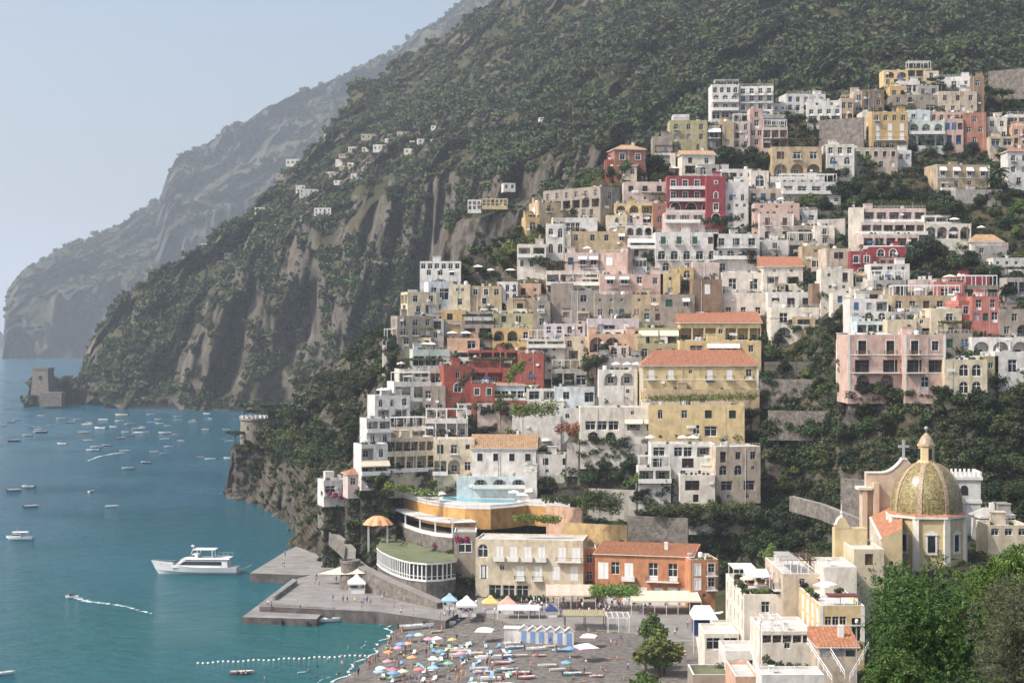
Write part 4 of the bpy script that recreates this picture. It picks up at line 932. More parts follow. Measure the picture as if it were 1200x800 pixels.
for i,(u,v,px) in enumerate(rp):
    d=np.interp(v,[574,590,606,640,662],[668,634,588,510,462])+rnd.uniform(0,6); p=P(u,v,d); s=px*d/F*rnd.uniform(.8,1.15)
    o=link('boulder',rockmesh[i%5],None,(p.x,p.y,p.z-s*.2)); o.scale=(s,s*1.0,s*rnd.uniform(.8,1.3)); o.rotation_euler=(rnd.uniform(-.3,.3),rnd.uniform(-.3,.3),rnd.uniform(0,6)); BZ.append((u,v,o))
# ---------------------------------------------------------------- round tower, square tower
M_tower=mat('tower_stone',(.30,.265,.225),.95,.3,.9,.35,.8,1.6)
p=P(297.5,524,655); t=empty('round_tower',p,0,'round grey stone watchtower standing on the cliff above the sea','tower'); r=5.2
m=MB(); m.lathe([(r*1.06,-6),(r*1.04,0),(r*.985,6),(r*.97,10.4)],36); m.obj('wall',M_tower,t,True)
m=MB(); m.lathe([(r*.97,10.401),(r*1.05,10.5),(r*1.05,11.2),(r*.85,11.2),(r*.85,10.6),(0,10.6)],36); m.obj('parapet',M_tower,t)
m=MB()
for k in range(16):
    a=2*math.pi*k/16; T=Matrix.Rotation(a,4,'Z'); m.box(r*.86,r*1.04,-.55,.55,11.201,12.2,0,T)
m.obj('battlement',M_roofw,t)
for a,z in ((-1.9,7.4),(-1.2,3.2),(-2.5,3.4)):
    m=MB(); T=Matrix.Rotation(a,4,'Z'); m.box(r*.96,r*1.035,-.3,.3,z,z+.9,0,T); m.obj('window',M_dark,t)
p=P(51,454,1415); t=empty('square_tower',p,R(-8),'dark square watchtower on the far rocky point','tower')
m=MB(); b,h=7.8,16.; 
for k in range(4):
    T=Matrix.Rotation(k*math.pi/2,4,'Z'); c=[(-b,-b,-6),(b,-b,-6),(b*.80,-b*.80,h),(-b*.80,-b*.80,h)]; m.face([T@Vector(x) for x in c])
m.face([(-b*.8,-b*.8,h-.6),(b*.8,-b*.8,h-.6),(b*.8,b*.8,h-.6),(-b*.8,b*.8,h-.6)]); m.obj('wall',M_stonew,t)
m=MB(); m.box(-b*.86,b*.86,-b*.86,-b*.66,h-1.2,h+.6); m.box(-b*.86,-b*.66,-b*.66,b*.66,h-1.2,h+.6); m.box(b*.66,b*.86,-b*.66,b*.66,h-1.2,h+.6); m.box(-b*.86,b*.86,b*.66,b*.86,h-1.2,h+.6); m.obj('parapet',M_stonew,t)
m=MB(); m.box(-1,1,-b*.96,-b*.85,7,10); m.obj('window',M_dark,t)
o=MB(); T=Matrix.Translation(P(60,456,1395)); 
o.box(-9,9,-2,9,-14,-2.5,0,T); tag(o.obj('stone_bastion',M_stonew),'low stone bastion wall at the foot of the square tower','wall')
# ---------------------------------------------------------------- church
CD=294.; k_=CD/F
cx,cy,cz=P(1085.5,600,CD+6)
ch=empty('church',(cx,cy,0),0,'cream church with a green and yellow tiled dome and lantern','church')
def cobj(mb,name,mats,par=None,sm=False): return mb.obj(name,mats,par or ch,sm)
z0=cz; M_ch=mat('church_plaster',(.62,.495,.29),.85,.10,.5,.4,.1); M_chw=mat('church_white',(.72,.68,.60),.8,.08,.5,.35)
def dome_mat():
    m=bpy.data.materials.new('dome_tiles'); nt,N,L=nodes(m); b=N['Principled BSDF']; b.inputs['Roughness'].default_value=.3; b.inputs['Specular IOR Level'].default_value=.6
    tc=N.new('ShaderNodeTexCoord'); s=N.new('ShaderNodeSeparateXYZ'); L.new(tc.outputs['Object'],s.inputs[0])
    at=N.new('ShaderNodeMath'); at.operation='ARCTAN2'; L.new(s.outputs['Y'],at.inputs[0]); L.new(s.outputs['X'],at.inputs[1])
    cb=N.new('ShaderNodeCombineXYZ'); ma=N.new('ShaderNodeMath'); ma.operation='MULTIPLY'; ma.inputs[1].default_value=6.0; L.new(at.outputs[0],ma.inputs[0]); L.new(ma.outputs[0],cb.inputs[0]); L.new(s.outputs['Z'],cb.inputs[1])
    br=N.new('ShaderNodeTexBrick'); br.inputs['Scale'].default_value=1.; br.inputs['Brick Width'].default_value=.34; br.inputs['Row Height'].default_value=.27; br.inputs['Mortar Size'].default_value=.028
    br.inputs['Color1'].default_value=(.33,.245,.085,1); br.inputs['Color2'].default_value=(.225,.185,.07,1); br.inputs['Mortar'].default_value=(.09,.085,.05,1); L.new(cb.outputs[0],br.inputs['Vector'])
    vo=N.new('ShaderNodeTexWhiteNoise'); fl=N.new('ShaderNodeVectorMath'); fl.operation='SNAP'; fl.inputs[1].default_value=(.34,.27,1); L.new(cb.outputs[0],fl.inputs[0]); L.new(fl.outputs[0],vo.inputs['Vector'])
    hs=N.new('ShaderNodeHueSaturation'); mr=N.new('ShaderNodeMapRange'); mr.inputs['To Min'].default_value=.55; mr.inputs['To Max'].default_value=1.5; L.new(vo.outputs['Value'],mr.inputs['Value']); L.new(mr.outputs['Result'],hs.inputs['Value']); L.new(br.outputs['Color'],hs.inputs['Color'])
    L.new(hs.outputs['Color'],b.inputs['Base Color']); bp=N.new('ShaderNodeBump'); bp.inputs['Strength'].default_value=.35; bp.inputs['Distance'].default_value=.05; L.new(br.outputs['Fac'],bp.inputs['Height']); bp.invert=True; L.new(bp.outputs['Normal'],b.inputs['Normal']); return m
rD=6.15; hD=9.0
prof=[(rD*1.0,0),(rD*1.0,1.0)]+[(max(rD*math.cos(a)**.92,.01) if a<1.5 else 0,1.0+(hD-1.0)*math.sin(a)) for a in np.linspace(.08,1.36,16)]
dm=MB(); dm.lathe(prof,48); dome=link('dome',dm.mesh('dome',[dome_mat()],True),ch,(0,0,z0))
M_rib=mat('dome_rib',(.42,.36,.22),.45,.55,3.2,col2=(.20,.09,.10))
for k in range(8):
    a=-math.pi/2+2*math.pi*(k+.47)/8; rb=MB(); prev=None
    for r_,z in prof:
        c=[Vector((math.cos(a+da)*(r_+e),math.sin(a+da)*(r_+e),z)) for da,e in ((-.36/max(r_,2.),.0),(-.36/max(r_,2.),.13),(.36/max(r_,2.),.13),(.36/max(r_,2.),.0))]
        if prev:
            for i in range(3): rb.face([prev[i+1],c[i+1],c[i],prev[i]])
        prev=c
    rb.obj('rib',M_rib,dome)
# lantern
zl=z0+hD-.35; ln=MB(); ln.lathe([(1.75,-.3),(1.75,.25),(1.5,.3),(1.45,.5),(1.42,2.9),(1.62,3.0),(1.66,3.3),(1.4,3.35)],8); lant=cobj(ln,'lantern',[M_ch]); lant.location=(0,0,zl)
for k in range(4):
    a=-math.pi/2+.25+k*math.pi/2; q=MB(); T=Matrix.Rotation(a,4,'Z'); q.box(1.30,1.47,-.3,.3,.7,2.6,0,T); q.obj('window',M_dark,lant)
q=MB(); q.lathe([(1.5,3.351),(1.25,3.9),(.8,4.7),(.3,5.2),(.12,5.3),(0,5.31)],16); q.obj('cap',M_rib,lant,True)
q=MB(); q.tube([(0,0,5.25),(0,0,5.8)],.07,6); q.lathe([(0,-.38),(.27,-.27),(.38,0),(.27,.27),(0,.38)],12,(0,0,6.1)); q.obj('finial',M_grey,lant,True)
# drum + cornice
dr=MB(); o8=[(6.75*math.cos(math.pi/8+k*math.pi/4-.10)/math.cos(math.pi/8)*.93,6.75*math.sin(math.pi/8+k*math.pi/4-.10)/math.cos(math.pi/8)*.93) for k in range(8)]
dr.prism(o8,z0-20,z0-.5); cobj(dr,'drum',[M_ch])
co=MB(); o8b=[(x*1.07,y*1.07) for x,y in o8]; co.prism(o8b,z0-.5,z0-.1); i0=len(co.v)
for k in range(8):
    a,b=o8b[k],o8b[(k+1)%8]; c=.86; co.face([(*a,z0-.098),(*b,z0-.098),(b[0]*c,b[1]*c,z0+.35),(a[0]*c,a[1]*c,z0+.35)],1)
cobj(co,'cornice',[M_trim,M_tile])
for k in range(8):
    a=math.pi/8+k*math.pi/4-.10; q=MB(); T=Matrix.Rotation(a,4,'Z'); q.box(6.55,7.05,-.55,.55,z0-12,z0-.52,0,T); q.obj('pilaster',M_chw,ch)
for k in range(8):
    a=k*math.pi/4-.10; T=Matrix.Rotation(a,4,'Z')@Matrix.Translation((6.28,0,z0-6.2))@Matrix.Rotation(math.pi/2,4,'Z')
    q=MB(); q.box(-.65,.65,-.10,.05,0,2.7,0,T); wn_=q.obj('window',M_glass,ch); f_=MB(); f_.box(-.95,-.65,-.2,.1,-.2,2.9,0,T); f_.box(.65,.95,-.2,.1,-.2,2.9,0,T); f_.box(-1.1,1.1,-.28,.1,2.9,3.15,0,T)
    f_.face([T@Vector(x) for x in ((-1.1,-.25,3.152),(1.1,-.25,3.152),(0,-.25,3.75))]); f_.box(-1.,1.,-.24,.1,-.45,-.2,0,T); f_.obj('frame',M_trim,wn_)
# rear facade wall with curved gable and cross
fd=CD+24; fx0=P(1015,600,fd).x-cx; fx1=P(1102,600,fd).x-cx; fy=fd-cy; zt=P(0,553,fd).z; zp=P(0,539,fd).z; xm=P(1060,600,fd).x-cx
out=[(fx0,zt)]; 
for q_ in np.linspace(0,1,10): out.append((fx0+(xm-fx0)*(.42+.5*q_),zt+(zp-zt)*(q_**2.0)))
out.append((xm-.5,zp+.3)); out+= [(2*xm-x,z) for x,z in out[::-1]]
g=MB(); n=len(out)
for yy,rev in ((fy,0),(fy+1.6,1)):
    for i in range(n-1):
        a,b=out[i],out[i+1]; f_=[(a[0],yy,2),(b[0],yy,2),(b[0],yy,b[1]),(a[0],yy,a[1])]; g.face(f_[::-1] if rev else f_)
for i in range(n-1):
    a,b=out[i],out[i+1]; g.face([(a[0],fy-.12,a[1]+.02),(b[0],fy-.12,b[1]+.02),(b[0],fy+1.72,b[1]+.02),(a[0],fy+1.72,a[1]+.02)],1); g.face([(a[0],fy-.12,a[1]-.25),(b[0],fy-.12,b[1]-.25),(b[0],fy-.12,b[1]+.02),(a[0],fy-.12,a[1]+.02)],1)
g.face([(fx0,fy+1.6,2),(fx0,fy,2),(fx0,fy,zt),(fx0,fy+1.6,zt)]); g.box(fx0-.9,fx0-.002,fy-1.1,fy+1.9,2,zt-3.2); g.box(fx0-1.7,fx0+.9,fy-1.3,fy+2.1,zt-3.2,zt-2.7,1); g.box(fx0+1.2,fx0+2.2,fy-1.2,fy-.002,2,zt-1.9)
cobj(g,'facade',[mat('church_back',(.60,.47,.34),.85,.12,.5,.4),M_chw])
g=MB(); g.box(xm-.22,xm+.22,fy+.6,fy+1.0,zp+.3,zp+3.7); g.box(xm-1.0,xm+1.0,fy+.62,fy+.98,zp+2.3,zp+2.75); g.box(xm-.5,xm+.5,fy+.4,fy+1.2,zp,zp+.5); cobj(g,'cross',[M_grey])
# nave with tiled roof (left of the drum) and pilastered left wall
nd0=CD-11; nx0=P(1035,640,nd0).x-cx; ny0=nd0-cy; nx1=P(1020,600,fd).x-cx; ze=P(0,604,fd).z+.6; zr=P(0,584,fd-2).z
g=MB(); A=(nx0,ny0+1,ze-.6); B_=(nx1,fy,ze-.6); C=(nx1+6.,fy,ze+2.2); D_=(nx0+3.4,ny0+1,ze+1.0); g.face([A,D_,C,B_]); g.face([(A[0]-.3,A[1],A[2]-.3),(A[0],A[1],A[2]),B_,(B_[0]-.3,B_[1],B_[2]-.3)],1); cobj(g,'roof',[M_tile,M_chw])
g=MB(); a=Vector((nx0,ny0+1,2)); b=Vector((nx1,fy,2)); g.face([(b.x,b.y,2),(a.x,a.y,2),(a.x,a.y,ze-.6),(b.x,b.y,ze-.6)]); g.face([(a.x,a.y,2),(nx0+3.4,ny0+1,2),(nx0+3.4,ny0+1,ze+1.0),(a.x,a.y,ze-.6)])
t=(b-a).normalized(); nn=Vector((-t.y,t.x,0))
for k in range(6):
    q=a.lerp(b,(k+.5)/6.3); w_=[q-t*.5,q+t*.5,q+t*.5+nn*.35,q-t*.5+nn*.35]; g.prism([(x.x,x.y) for x in w_][::-1],2,ze-.7,1,1)
cobj(g,'wall',[M_ch,M_chw])
# bell gable on the left
gd=CD-6; gx0,gx1=P(978.5,0,gd).x-cx,P(1016,0,gd).x-cx; gy=gd-cy; zt=P(0,619,gd).z; zp=P(0,606,gd).z; xg=P(987,0,gd).x-cx; zb=P(0,668,gd).z
g=MB(); g.box(gx0,gx1,gy,gy+2.6,zb-10,zt); w_=xg-gx0
pts=[(gx0,zt+.6),(gx0+.25,zt+.75),(xg-.75,zp-.5),(xg-.35,zp),(xg+.35,zp),(xg+.75,zp-.5),(xg+w_-.25,zt+.75),(xg+w_,zt+.6)]
pts=[(gx0,zt)]+pts+[(xg+w_,zt)]
for yy in (gy-.05,gy+1.6): g.face([(x,yy,z) for x,z in pts] if yy>gy else [(x,yy,z) for x,z in pts][::-1])
for i in range(1,len(pts)-2): a,b=pts[i],pts[i+1]; g.face([(a[0],gy-.05,a[1]),(b[0],gy-.05,b[1]),(b[0],gy+1.6,b[1]),(a[0],gy+1.6,a[1])],1)
g.lathe([(.25,zp),(.3,zp+.25),(.1,zp+.4),(.28,zp+.75),(.1,zp+1.0),(.05,zp+2.2),(0,zp+2.25)],10,(xg,gy+.7,0),1); cobj(g,'bell_gable',[M_ch,M_chw])
# lower annexes with white roofs
def annex(u0,u1,v0,v1,d,D,col,label,rows='',L='',roof='flat',**k): return house(label,'',u0,v0,u1,v1,col,roof,rows,d=d,D=D,L=L,sink=10,**k)
# bell tower
bd=CD+40; bx0,bx1=P(1107,0,bd).x,P(1149,0,bd).x; zt=P(0,553,bd).z; p=Vector(((bx0+bx1)/2,bd,0)); bt=empty('bell_tower',p,R(-4),'square white bell tower with a crenellated top behind the dome','bell tower'); h_=(bx1-bx0)/2
g=MB(); g.box(-h_,h_,0,2*h_,P(0,618,bd).z-12,zt-1.5); g.obj('wall',wm('white'),bt)
g=MB(); g.box(-h_-.35,h_+.35,-.35,2*h_+.35,zt-1.499,zt-.9); g.box(-h_-.2,h_+.2,-.2,2*h_+.2,P(0,587,bd).z-.4,P(0,587,bd).z+.2)
g.obj('cornice',M_trim,bt); g=MB()
for s in (0,1,2,3):
    T=Matrix.Translation((0,h_,0))@Matrix.Rotation(s*math.pi/2,4,'Z')
    for k in range(9): x=-h_+.1+(2*h_-.2)*k/8; g.box(x-.2,x+.2,-h_-.2,-h_+.1,zt-.9,zt+.1,0,T)
g.obj('battlement',M_brown if False else M_trim,bt)
g=MB(); zz=P(0,580,bd).z; xx=P(1130,0,bd).x-p.x; pts=[(xx-.75,zz),(xx+.75,zz)]+[(xx+1.5*x,zz+1.2+1.5*y) for x,y in arcpts()]; g.face([(x,-.03,z) for x,z in pts]); g.obj('window',M_dark,bt)
table('''
1001 643 1036 664 cream terr w1 d=279 D=16 clut=0 sink=12 | white roofed sacristy | below the bell gable of the church
966 664 1004 690 warm terr . d=272 D=12 clut=0 sink=10 | flat white roofed annex | between the roofs and the church gable
961 709 1013 752 yellow terr q3~.1-.6+x1*.4~.7-.95 d=257 D=26 L=h6/h6 trim=1 clut=0 sink=9 | yellow seafront house | with a pink roof terrace and tall shuttered side windows
918 672 962 745 beige terr q1/q2~.5-.9/-+w1~.5-.8/- d=276 D=20 L=w3/w3/w2 clut=0 sink=8 | tall beige town house | with grey cracked walls behind the roof terraces
872 696 922 768 warm terr -/-/w2 d=279 D=24 L=r5/r5/r4 clut=0 sink=9 | planted terrace house | with a white railed side wall of arched windows
893 739 952 765 warm terr o5*.6/- d=258 D=13 clut=0 sink=8 | white roofed shop house | with a flat bright roof under the terraces
960 757 1004 770 beige lean w3 rc=tile d=246 D=7 sink=8 rh=1.6 | red brown roofed shed | at the foot of the yellow seafront house
893 790 966 830 white flat w3 d=236 D=6 clut=0 sink=8 | bright white flat roof house | at the bottom edge of the view
812 790 858 826 stone terr x2 d=262 D=8 clut=0 sink=6 | green roofed beach restaurant | at the bottom edge beside the stairs
862 792 890 820 salmon terr w1 d=250 D=12 clut=0 sink=6 | pink floored terrace block | at the bottom edge between the lanes
1150 606 1176 622 white hip w1 rc=grey d=318 D=7 sink=5 rh=1.5 | small white hut | right of the bell tower
1172 603 1190 618 grey flat w2 d=322 D=7 sink=5 | small grey house | at the right of the bell tower
1158 615 1206 628 cream terr w3 d=300 D=8 sink=6 | low cream house | above the leafy tree at the right
557 632 683 702 cream flat g1~0-.14+h4p~.16-.68+h2*1.1B~.74-1/h1~.02-.12+h1+q1+h1b+h1b+h1+h1/x3~.12-.5 d=396 D=11 y=-8 clut=0 sink=4 | cream seaside hotel | of three storeys with shuttered balcony doors above the beach
682 642 699 684 terra terr w1W/w1W d=398 D=9 clut=0 sink=6 | narrow orange house | squeezed between the cream hotel and orange palazzo
698 650 810 708 terra lean h1W*1.2~.02-.15+w1W~.16-.26+h1Wp~.28-.42+d2WB~.5-.9/h4Wp~.08-.74+h1WS~.75-.85+h1WS~.87-.99 d=386 D=10 y=-14 sink=5 rh=1.6 clut=0 rc=tile | long orange palazzo | with curved white balconies and a terracotta eave
809 655 842 708 terra terr h1WS+d1WbS/h1WS+d1WbS/-+q1 d=379 D=9 y=8 sink=5 | orange palazzo end wing | with a flat tiled terrace by the dark ivy slope
532 623 558 702 stone flat g1*1.2/-/a1*2.3^1.5 d=402 D=9 clut=0 sink=4 | dark stone arch house | with a huge ground arch beside the glazed veranda
''')
ANX=[]
hosts=[h for h in HOUSES if 475<(h['u0']+h['u1'])/2<1180 and 185<h['v1']<515 and h['u1']-h['u0']>20 and h['d']>405 and not any(w_ in h['short'] for w_ in ('pink palazzo','long yellow','crimson hotel','stepped hotel','arched palazzo'))]
ra=random.Random(12)
for i in range(74):
    h=ra.choice(hosts); w_=ra.uniform(13,27); u=ra.uniform(h['u0'],max(h['u0']+1,h['u1']-w_*.6)); v1=h['v1']+ra.uniform(0,5); hh=ra.uniform(8.5,13.5)
    if any(abs(u-a)<15 and abs(v1-b)<11 for a,b,*_ in ANX): continue
    c=ra.choice(('white','white','warm','warm','cream','rose','beige','grey','stone','tan')); ro=ra.choice(('flat','terr','terr','perg','veg','dome','lean')); k=ra.choice(('w2','d1+w1','o1','a2*.8','x1+q1','o2P','g1+w1','w3'))
    o=house('infill %d'%i,'',u,v1-hh,u+w_,v1,c,ro,k,D=5,sink=5,y=ra.uniform(-14,14),rc=ra.choice(('tile','pale','red')),rh=1.3); HOUSES.pop(); ANX.append((u,v1,o,c,ro,w_,hh))
# labels of the two names that table() leaves for the hill villas
VIL=[(445,173,16,7,'white'),(352,221,11,8,'white'),(362,226,22,9,'white'),(378,248,20,9,'white'),(305,247,13,8,'white'),(308,263,14,9,'white'),(330,265,20,5,'white'),(249,289,26,8,'white'),(152,346,9,7,'white'),(167,333,8,5,'white'),(333,206,19,6,'beige'),(343,190,16,7,'white'),(386,204,14,6,'warm'),(400,190,14,7,'warm'),(374,184,12,7,'cream'),(385,160,10,6,'white'),(418,175,20,6,'warm'),(435,160,24,6,'beige'),(460,165,18,6,'warm'),(475,158,20,7,'rose'),(492,152,16,6,'white'),(422,206,22,5,'white'),(470,176,18,6,'rose'),(410,162,16,6,'stone'),(98,449,14,3,'white'),(134,450,18,2.5,'white'),(556,240,16,12,'white'),(580,237,30,9,'yellow'),(597,218,14,7,'white'),(612,146,10,3,'white'),(640,139,16,3,'white')]
for i in range(26):
    u=rnd.uniform(392,512); v=np.interp(u,[392,512],[196,152])+rnd.uniform(-14,26)*(1 if u<470 else .5); VIL.append((round(u),round(v),rnd.choice((8,10,13,17,22)),rnd.choice((3.5,4,5,6)),rnd.choice(('white','white','warm','beige','rose','cream'))))
for i in range(16):
    u=rnd.uniform(165,400); v=np.interp(u,[160,250,300,400],[338,288,250,190])+rnd.uniform(6,46); VIL.append((round(u),round(v),rnd.choice((7,9,12,16)),rnd.choice((3.5,4.5,5.5)),rnd.choice(('white','white','warm','beige'))))
def hill_d(u,v):
    W=main['W']; uu=600+F*W[...,0]/W[...,1]; vv=HZ-F*(W[...,2]-HC)/W[...,1]; q=(uu-u)**2+(vv-v)**2+1e9*(W[...,1]>1790)+1e9*((W[...,1]<600)); i=np.unravel_index(np.argmin(q),q.shape); return W[i][1]
VH=[]
vl=['small','low','square','long','plain','tiny','neat']
for i,(u,v,w_,h_,c) in enumerate(VIL):
    d=hill_d(u,v+h_/2)
    if u in(556,580,597): d={556:775,580:772,597:880}[u]
    VH.append(house(f'far hillside villa {i}','',u-w_/2,v-h_/2,u+w_/2,v+h_/2,c,'flat',('w%d'%max(2,int(w_/5)))+('/w%d'%max(2,int(w_/5)) if h_>7.5 else ''),d=d+1.5,D=8,sink=1.5,clut=0,y=-8+(i*7)%18,name='villa',cat='villa'))
# ---------------------------------------------------------------- glazed veranda, pool terrace, pergola deck
zr_=11.2; fr_=[on(u,v,zr_) for u,v in ((441,641),(447,646),(457,651),(468,655),(480,658),(500,660),(520,659),(535,656.5))]; bk=[on(u,v,zr_) for u,v in ((537,650),(520,645),(500,641),(480,635),(462,630),(448,629))]
ve=empty('veranda_building',(fr_[4].x,fr_[4].y,0),0,'curved glazed veranda with a flat green roof over the beach','veranda'); iv=Matrix.Translation(-Vector(ve.location))
def ochild(mb,name,mats,par=ve,inv=iv,sm=False): o=link(name,mb.mesh(name,mats,sm),par); o.matrix_parent_inverse=inv; return o
ring=fr_+bk
def ccw(p): return p if sum(a[0]*b[1]-b[0]*a[1] for a,b in zip(p,p[1:]+p[:1]))>0 else p[::-1]
def inset(p,s):
    c=Vector((sum(q[0] for q in p)/len(p),sum(q[1] for q in p)/len(p),0)); return [Vector((c.x+(q[0]-c.x)*s,c.y+(q[1]-c.y)*s,0)) for q in p]
M_grroof=mat('green_roof_felt',(.165,.185,.10),.9,.22,.3)
g=MB(); g.prism([(p.x,p.y) for p in ccw(ring)],zr_-.35,zr_,1,0); ochild(g,'roof',[M_grroof,M_white])
i2=ccw(inset(ring,.965)); g=MB(); g.prism([(p.x,p.y) for p in i2],-1,zr_-4.0,0,0); ochild(g,'wall',[M_stonew])
g=MB(); g.prism([(p.x,p.y) for p in ccw(inset(ring,.95))],zr_-4,zr_-.351,0,0); ochild(g,'window',[M_glass])
g=MB(); ff=inset(ring,.968)[:len(fr_)]; ff=[p for p in ff]
for a,b in zip(ff[:-1],ff[1:]):
    L_=(b-a).length; n=max(2,int(L_/1.15)); ang=math.atan2(b.y-a.y,b.x-a.x)
    for k in range(n):
        q=a.lerp(b,k/n); T=Matrix.Translation((q.x,q.y,0))@Matrix.Rotation(ang,4,'Z'); g.box(-.13,.13,-.13,.13,zr_-4.,zr_-.36,0,T)
    T=Matrix.Translation((a.x,a.y,0))@Matrix.Rotation(ang,4,'Z'); g.box(0,L_,-.2,.2,zr_-4.3,zr_-3.9,0,T); g.box(.1,L_-.1,-.09,.09,zr_-3.2,zr_-3.1,0,T)
ochild(g,'frame',[M_white])
# pool terrace
zp_=20.3; tp=[(472,582),(480,585),(500,590),(520,593.5),(545,596),(575,596.5),(600,594.5),(618,592),(668,595)]
fr2=[P(u,v,F*(HC-zp_)/(v-HZ)) for u,v in tp]; bk2=[on(u,v,zp_) for u,v in ((668,578),(630,576),(590,574),(540,573),(500,573),(476,577))]
pt_=empty('pool_terrace',(fr2[3].x,fr2[3].y,0),0,'curved ochre pool terrace with a turquoise pool and balustrade','terrace'); iv2=Matrix.Translation(-Vector(pt_.location))
ring2=fr2+bk2; g=MB(); rr2=ccw(ring2); g.prism([(p.x,p.y) for p in rr2],zp_-5,zp_,0,1); ochild(g,'wall',[mat('ochre_terrace_wall',(.60,.34,.12),.85,.15,.5,.5),M_roofw],pt_,iv2)
g=MB()
for a,b in zip(fr2[:-1],fr2[1:]):
    L_=(b-a).length; n=int(L_/.3); ang=math.atan2(b.y-a.y,b.x-a.x); T=Matrix.Translation((a.x,a.y,zp_))@Matrix.Rotation(ang,4,'Z'); g.box(0,L_,.0,.22,.85,1.0,0,T); g.box(0,L_,-.1,.3,.002,.12,0,T)
    for k in range(n): x=(k+.5)*L_/n; g.box(x-.06,x+.06,.05,.17,.12,.85,0,T)
ochild(g,'balustrade',[M_trim],pt_,iv2)
g=MB(); pl=[on(u,v,zp_) for u,v in ((518,584.5),(540,587.5),(570,589),(606,588.5),(606,585),(570,584.5),(540,583),(520,581))]; g.prism([(p.x,p.y) for p in ccw(pl)],zp_+.004,zp_+.05,0,0); ochild(g,'pool_water',[mat('pool_water',(.14,.44,.52),.08,.05,.3)],pt_,iv2)
g=MB(); g.prism([(p.x,p.y) for p in ccw(inset(pl,1.07))],zp_+.001,zp_+.03,0,0); ochild(g,'pool_edge',[M_trim],pt_,iv2)
# pergola deck below it
zd=13.9; fr3=[on(u,v,zd) for u,v in ((462,613),(475,618),(492,624),(510,628),(530,630),(558,629))]; bk3=[on(u,v,zd) for u,v in ((566,612),(540,606),(500,598),(472,592))]
pd=empty('pergola_deck',(fr3[2].x,fr3[2].y,0),0,'stone dining deck with a white slatted roof under the pool terrace','terrace'); iv3=Matrix.Translation(-Vector(pd.location))
g=MB(); g.prism([(p.x,p.y) for p in ccw(fr3+bk3)],-1,zd,0,1); ochild(g,'wall',[M_stonew,M_paving],pd,iv3)
g=MB(); up=3.4
for p in fr3: g.box(p.x-.2,p.x+.2,p.y+.3,p.y+.7,zd,zd+up)
fr3s=[p+Vector((0,.5,0)) for p in fr3]
for a,b in zip(fr3s[:-1],fr3s[1:]):
    L_=(b-a).length; ang=math.atan2(b.y-a.y,b.x-a.x); T=Matrix.Translation((a.x,a.y,zd+up))@Matrix.Rotation(ang,4,'Z'); g.box(0,L_,-.25,.25,.002,.3,0,T); n=int(L_/.75)
    for k in range(n): x=(k+.5)*L_/n; g.box(x-.26,x+.26,-.9,6.2,.31,.42,0,T)
ochild(g,'pergola',[M_white],pd,iv3)
g=MB()
for a,b in zip(fr3[:-1],fr3[1:]): ang=math.atan2(b.y-a.y,b.x-a.x); T=Matrix.Translation((a.x,a.y,zd))@Matrix.Rotation(ang,4,'Z'); L_=(b-a).length; g.box(0,L_,0,.18,0,.95,0,T)
ochild(g,'parapet',[M_trim],pd,iv3)
g=MB(); # arch openings in the stone wall below
for u,v in ((519,638),): p=on(u,v+4,zd-3.5)
# orange canopy
p=on(443,636,7.5); p=P(443,628,430); cn=empty('orange_canopy',p,0,'big orange flower shaped sun canopy beside the veranda','canopy')
g=MB(); n=40; prev=None; cz_=2.9
ri=[(0,2.3),(.35,2.1),(.7,1.3),(1.,.0)]
pts=[[(3.6*r_*(1+.10*math.cos(8*2*math.pi*k/n)*r_)*math.cos(2*math.pi*k/n),2.6*r_*(1+.10*math.cos(8*2*math.pi*k/n)*r_)*math.sin(2*math.pi*k/n),cz_+z+.10*r_*math.cos(8*2*math.pi*k/n)) for k in range(n)] for r_,z in ri[1:]]
for k in range(n):
    g.face([(0,0,cz_+2.3),pts[0][k],pts[0][(k+1)%n]])
    for a in range(2): g.face([pts[a][k],pts[a+1][k],pts[a+1][(k+1)%n],pts[a][(k+1)%n]])
g.obj('canopy',CM['orange'],cn,True); g=MB()
for x,y in ((-2.4,-1.5),(2.4,-1.5),(2.4,1.5),(-2.4,1.5)): g.box(x-.07,x+.07,y-.07,y+.07,-4,cz_+.2)
posts(g,M_white,cn)
# bougainvillea row along the deck
def foliage_obj(name,lobes,n,size,key,label,cat,seed,group=None,flat=1.,core=True):
    v,f=leafcloud(n,size,lobes,seed,flat); o=link(name,numpy_mesh(name,v,f,FOL[key])); tag(o,label,cat,group); return o
lb=[]
for u,v in ((466,622),(472,626),(478,629),(486,632),(494,635),(502,637),(508,639)):
    p=P(u,v,on(u,v,zd).y-1.2); p.y=np.interp(u,[462,510],[fr3[0].y,fr3[3].y])-.7; p.z=HC-(v-HZ)*p.y/F; lb.append((tuple(p),1.1))
foliage_obj('bougainvillea',lb,2200,.30,'flower','magenta bougainvillea hanging from the dining deck above the green roof','climbing plant',3)
pp=P(542,632,399); foliage_obj('bougainvillea',[((pp.x-1,pp.y,pp.z),.9),((pp.x+1,pp.y,pp.z),.8)],500,.28,'flower','magenta flowers over the door of the dark stone arch house','climbing plant',4)
lb=[(tuple(P(u,v,447)),.8) for u,v in ((386,578),(393,580),(400,582))]
foliage_obj('bougainvillea',lb,600,.25,'flower','pink flowering hedge under the white cliff house','climbing plant',5)
lb=[(tuple(P(u,v,440)),1.4) for u,v in ((655,503),(663,500),(670,504),(676,500))]
foliage_obj('bougainvillea',lb,900,.3,'redflower','red flowering shrub left of the cream restaurant','climbing plant',6)
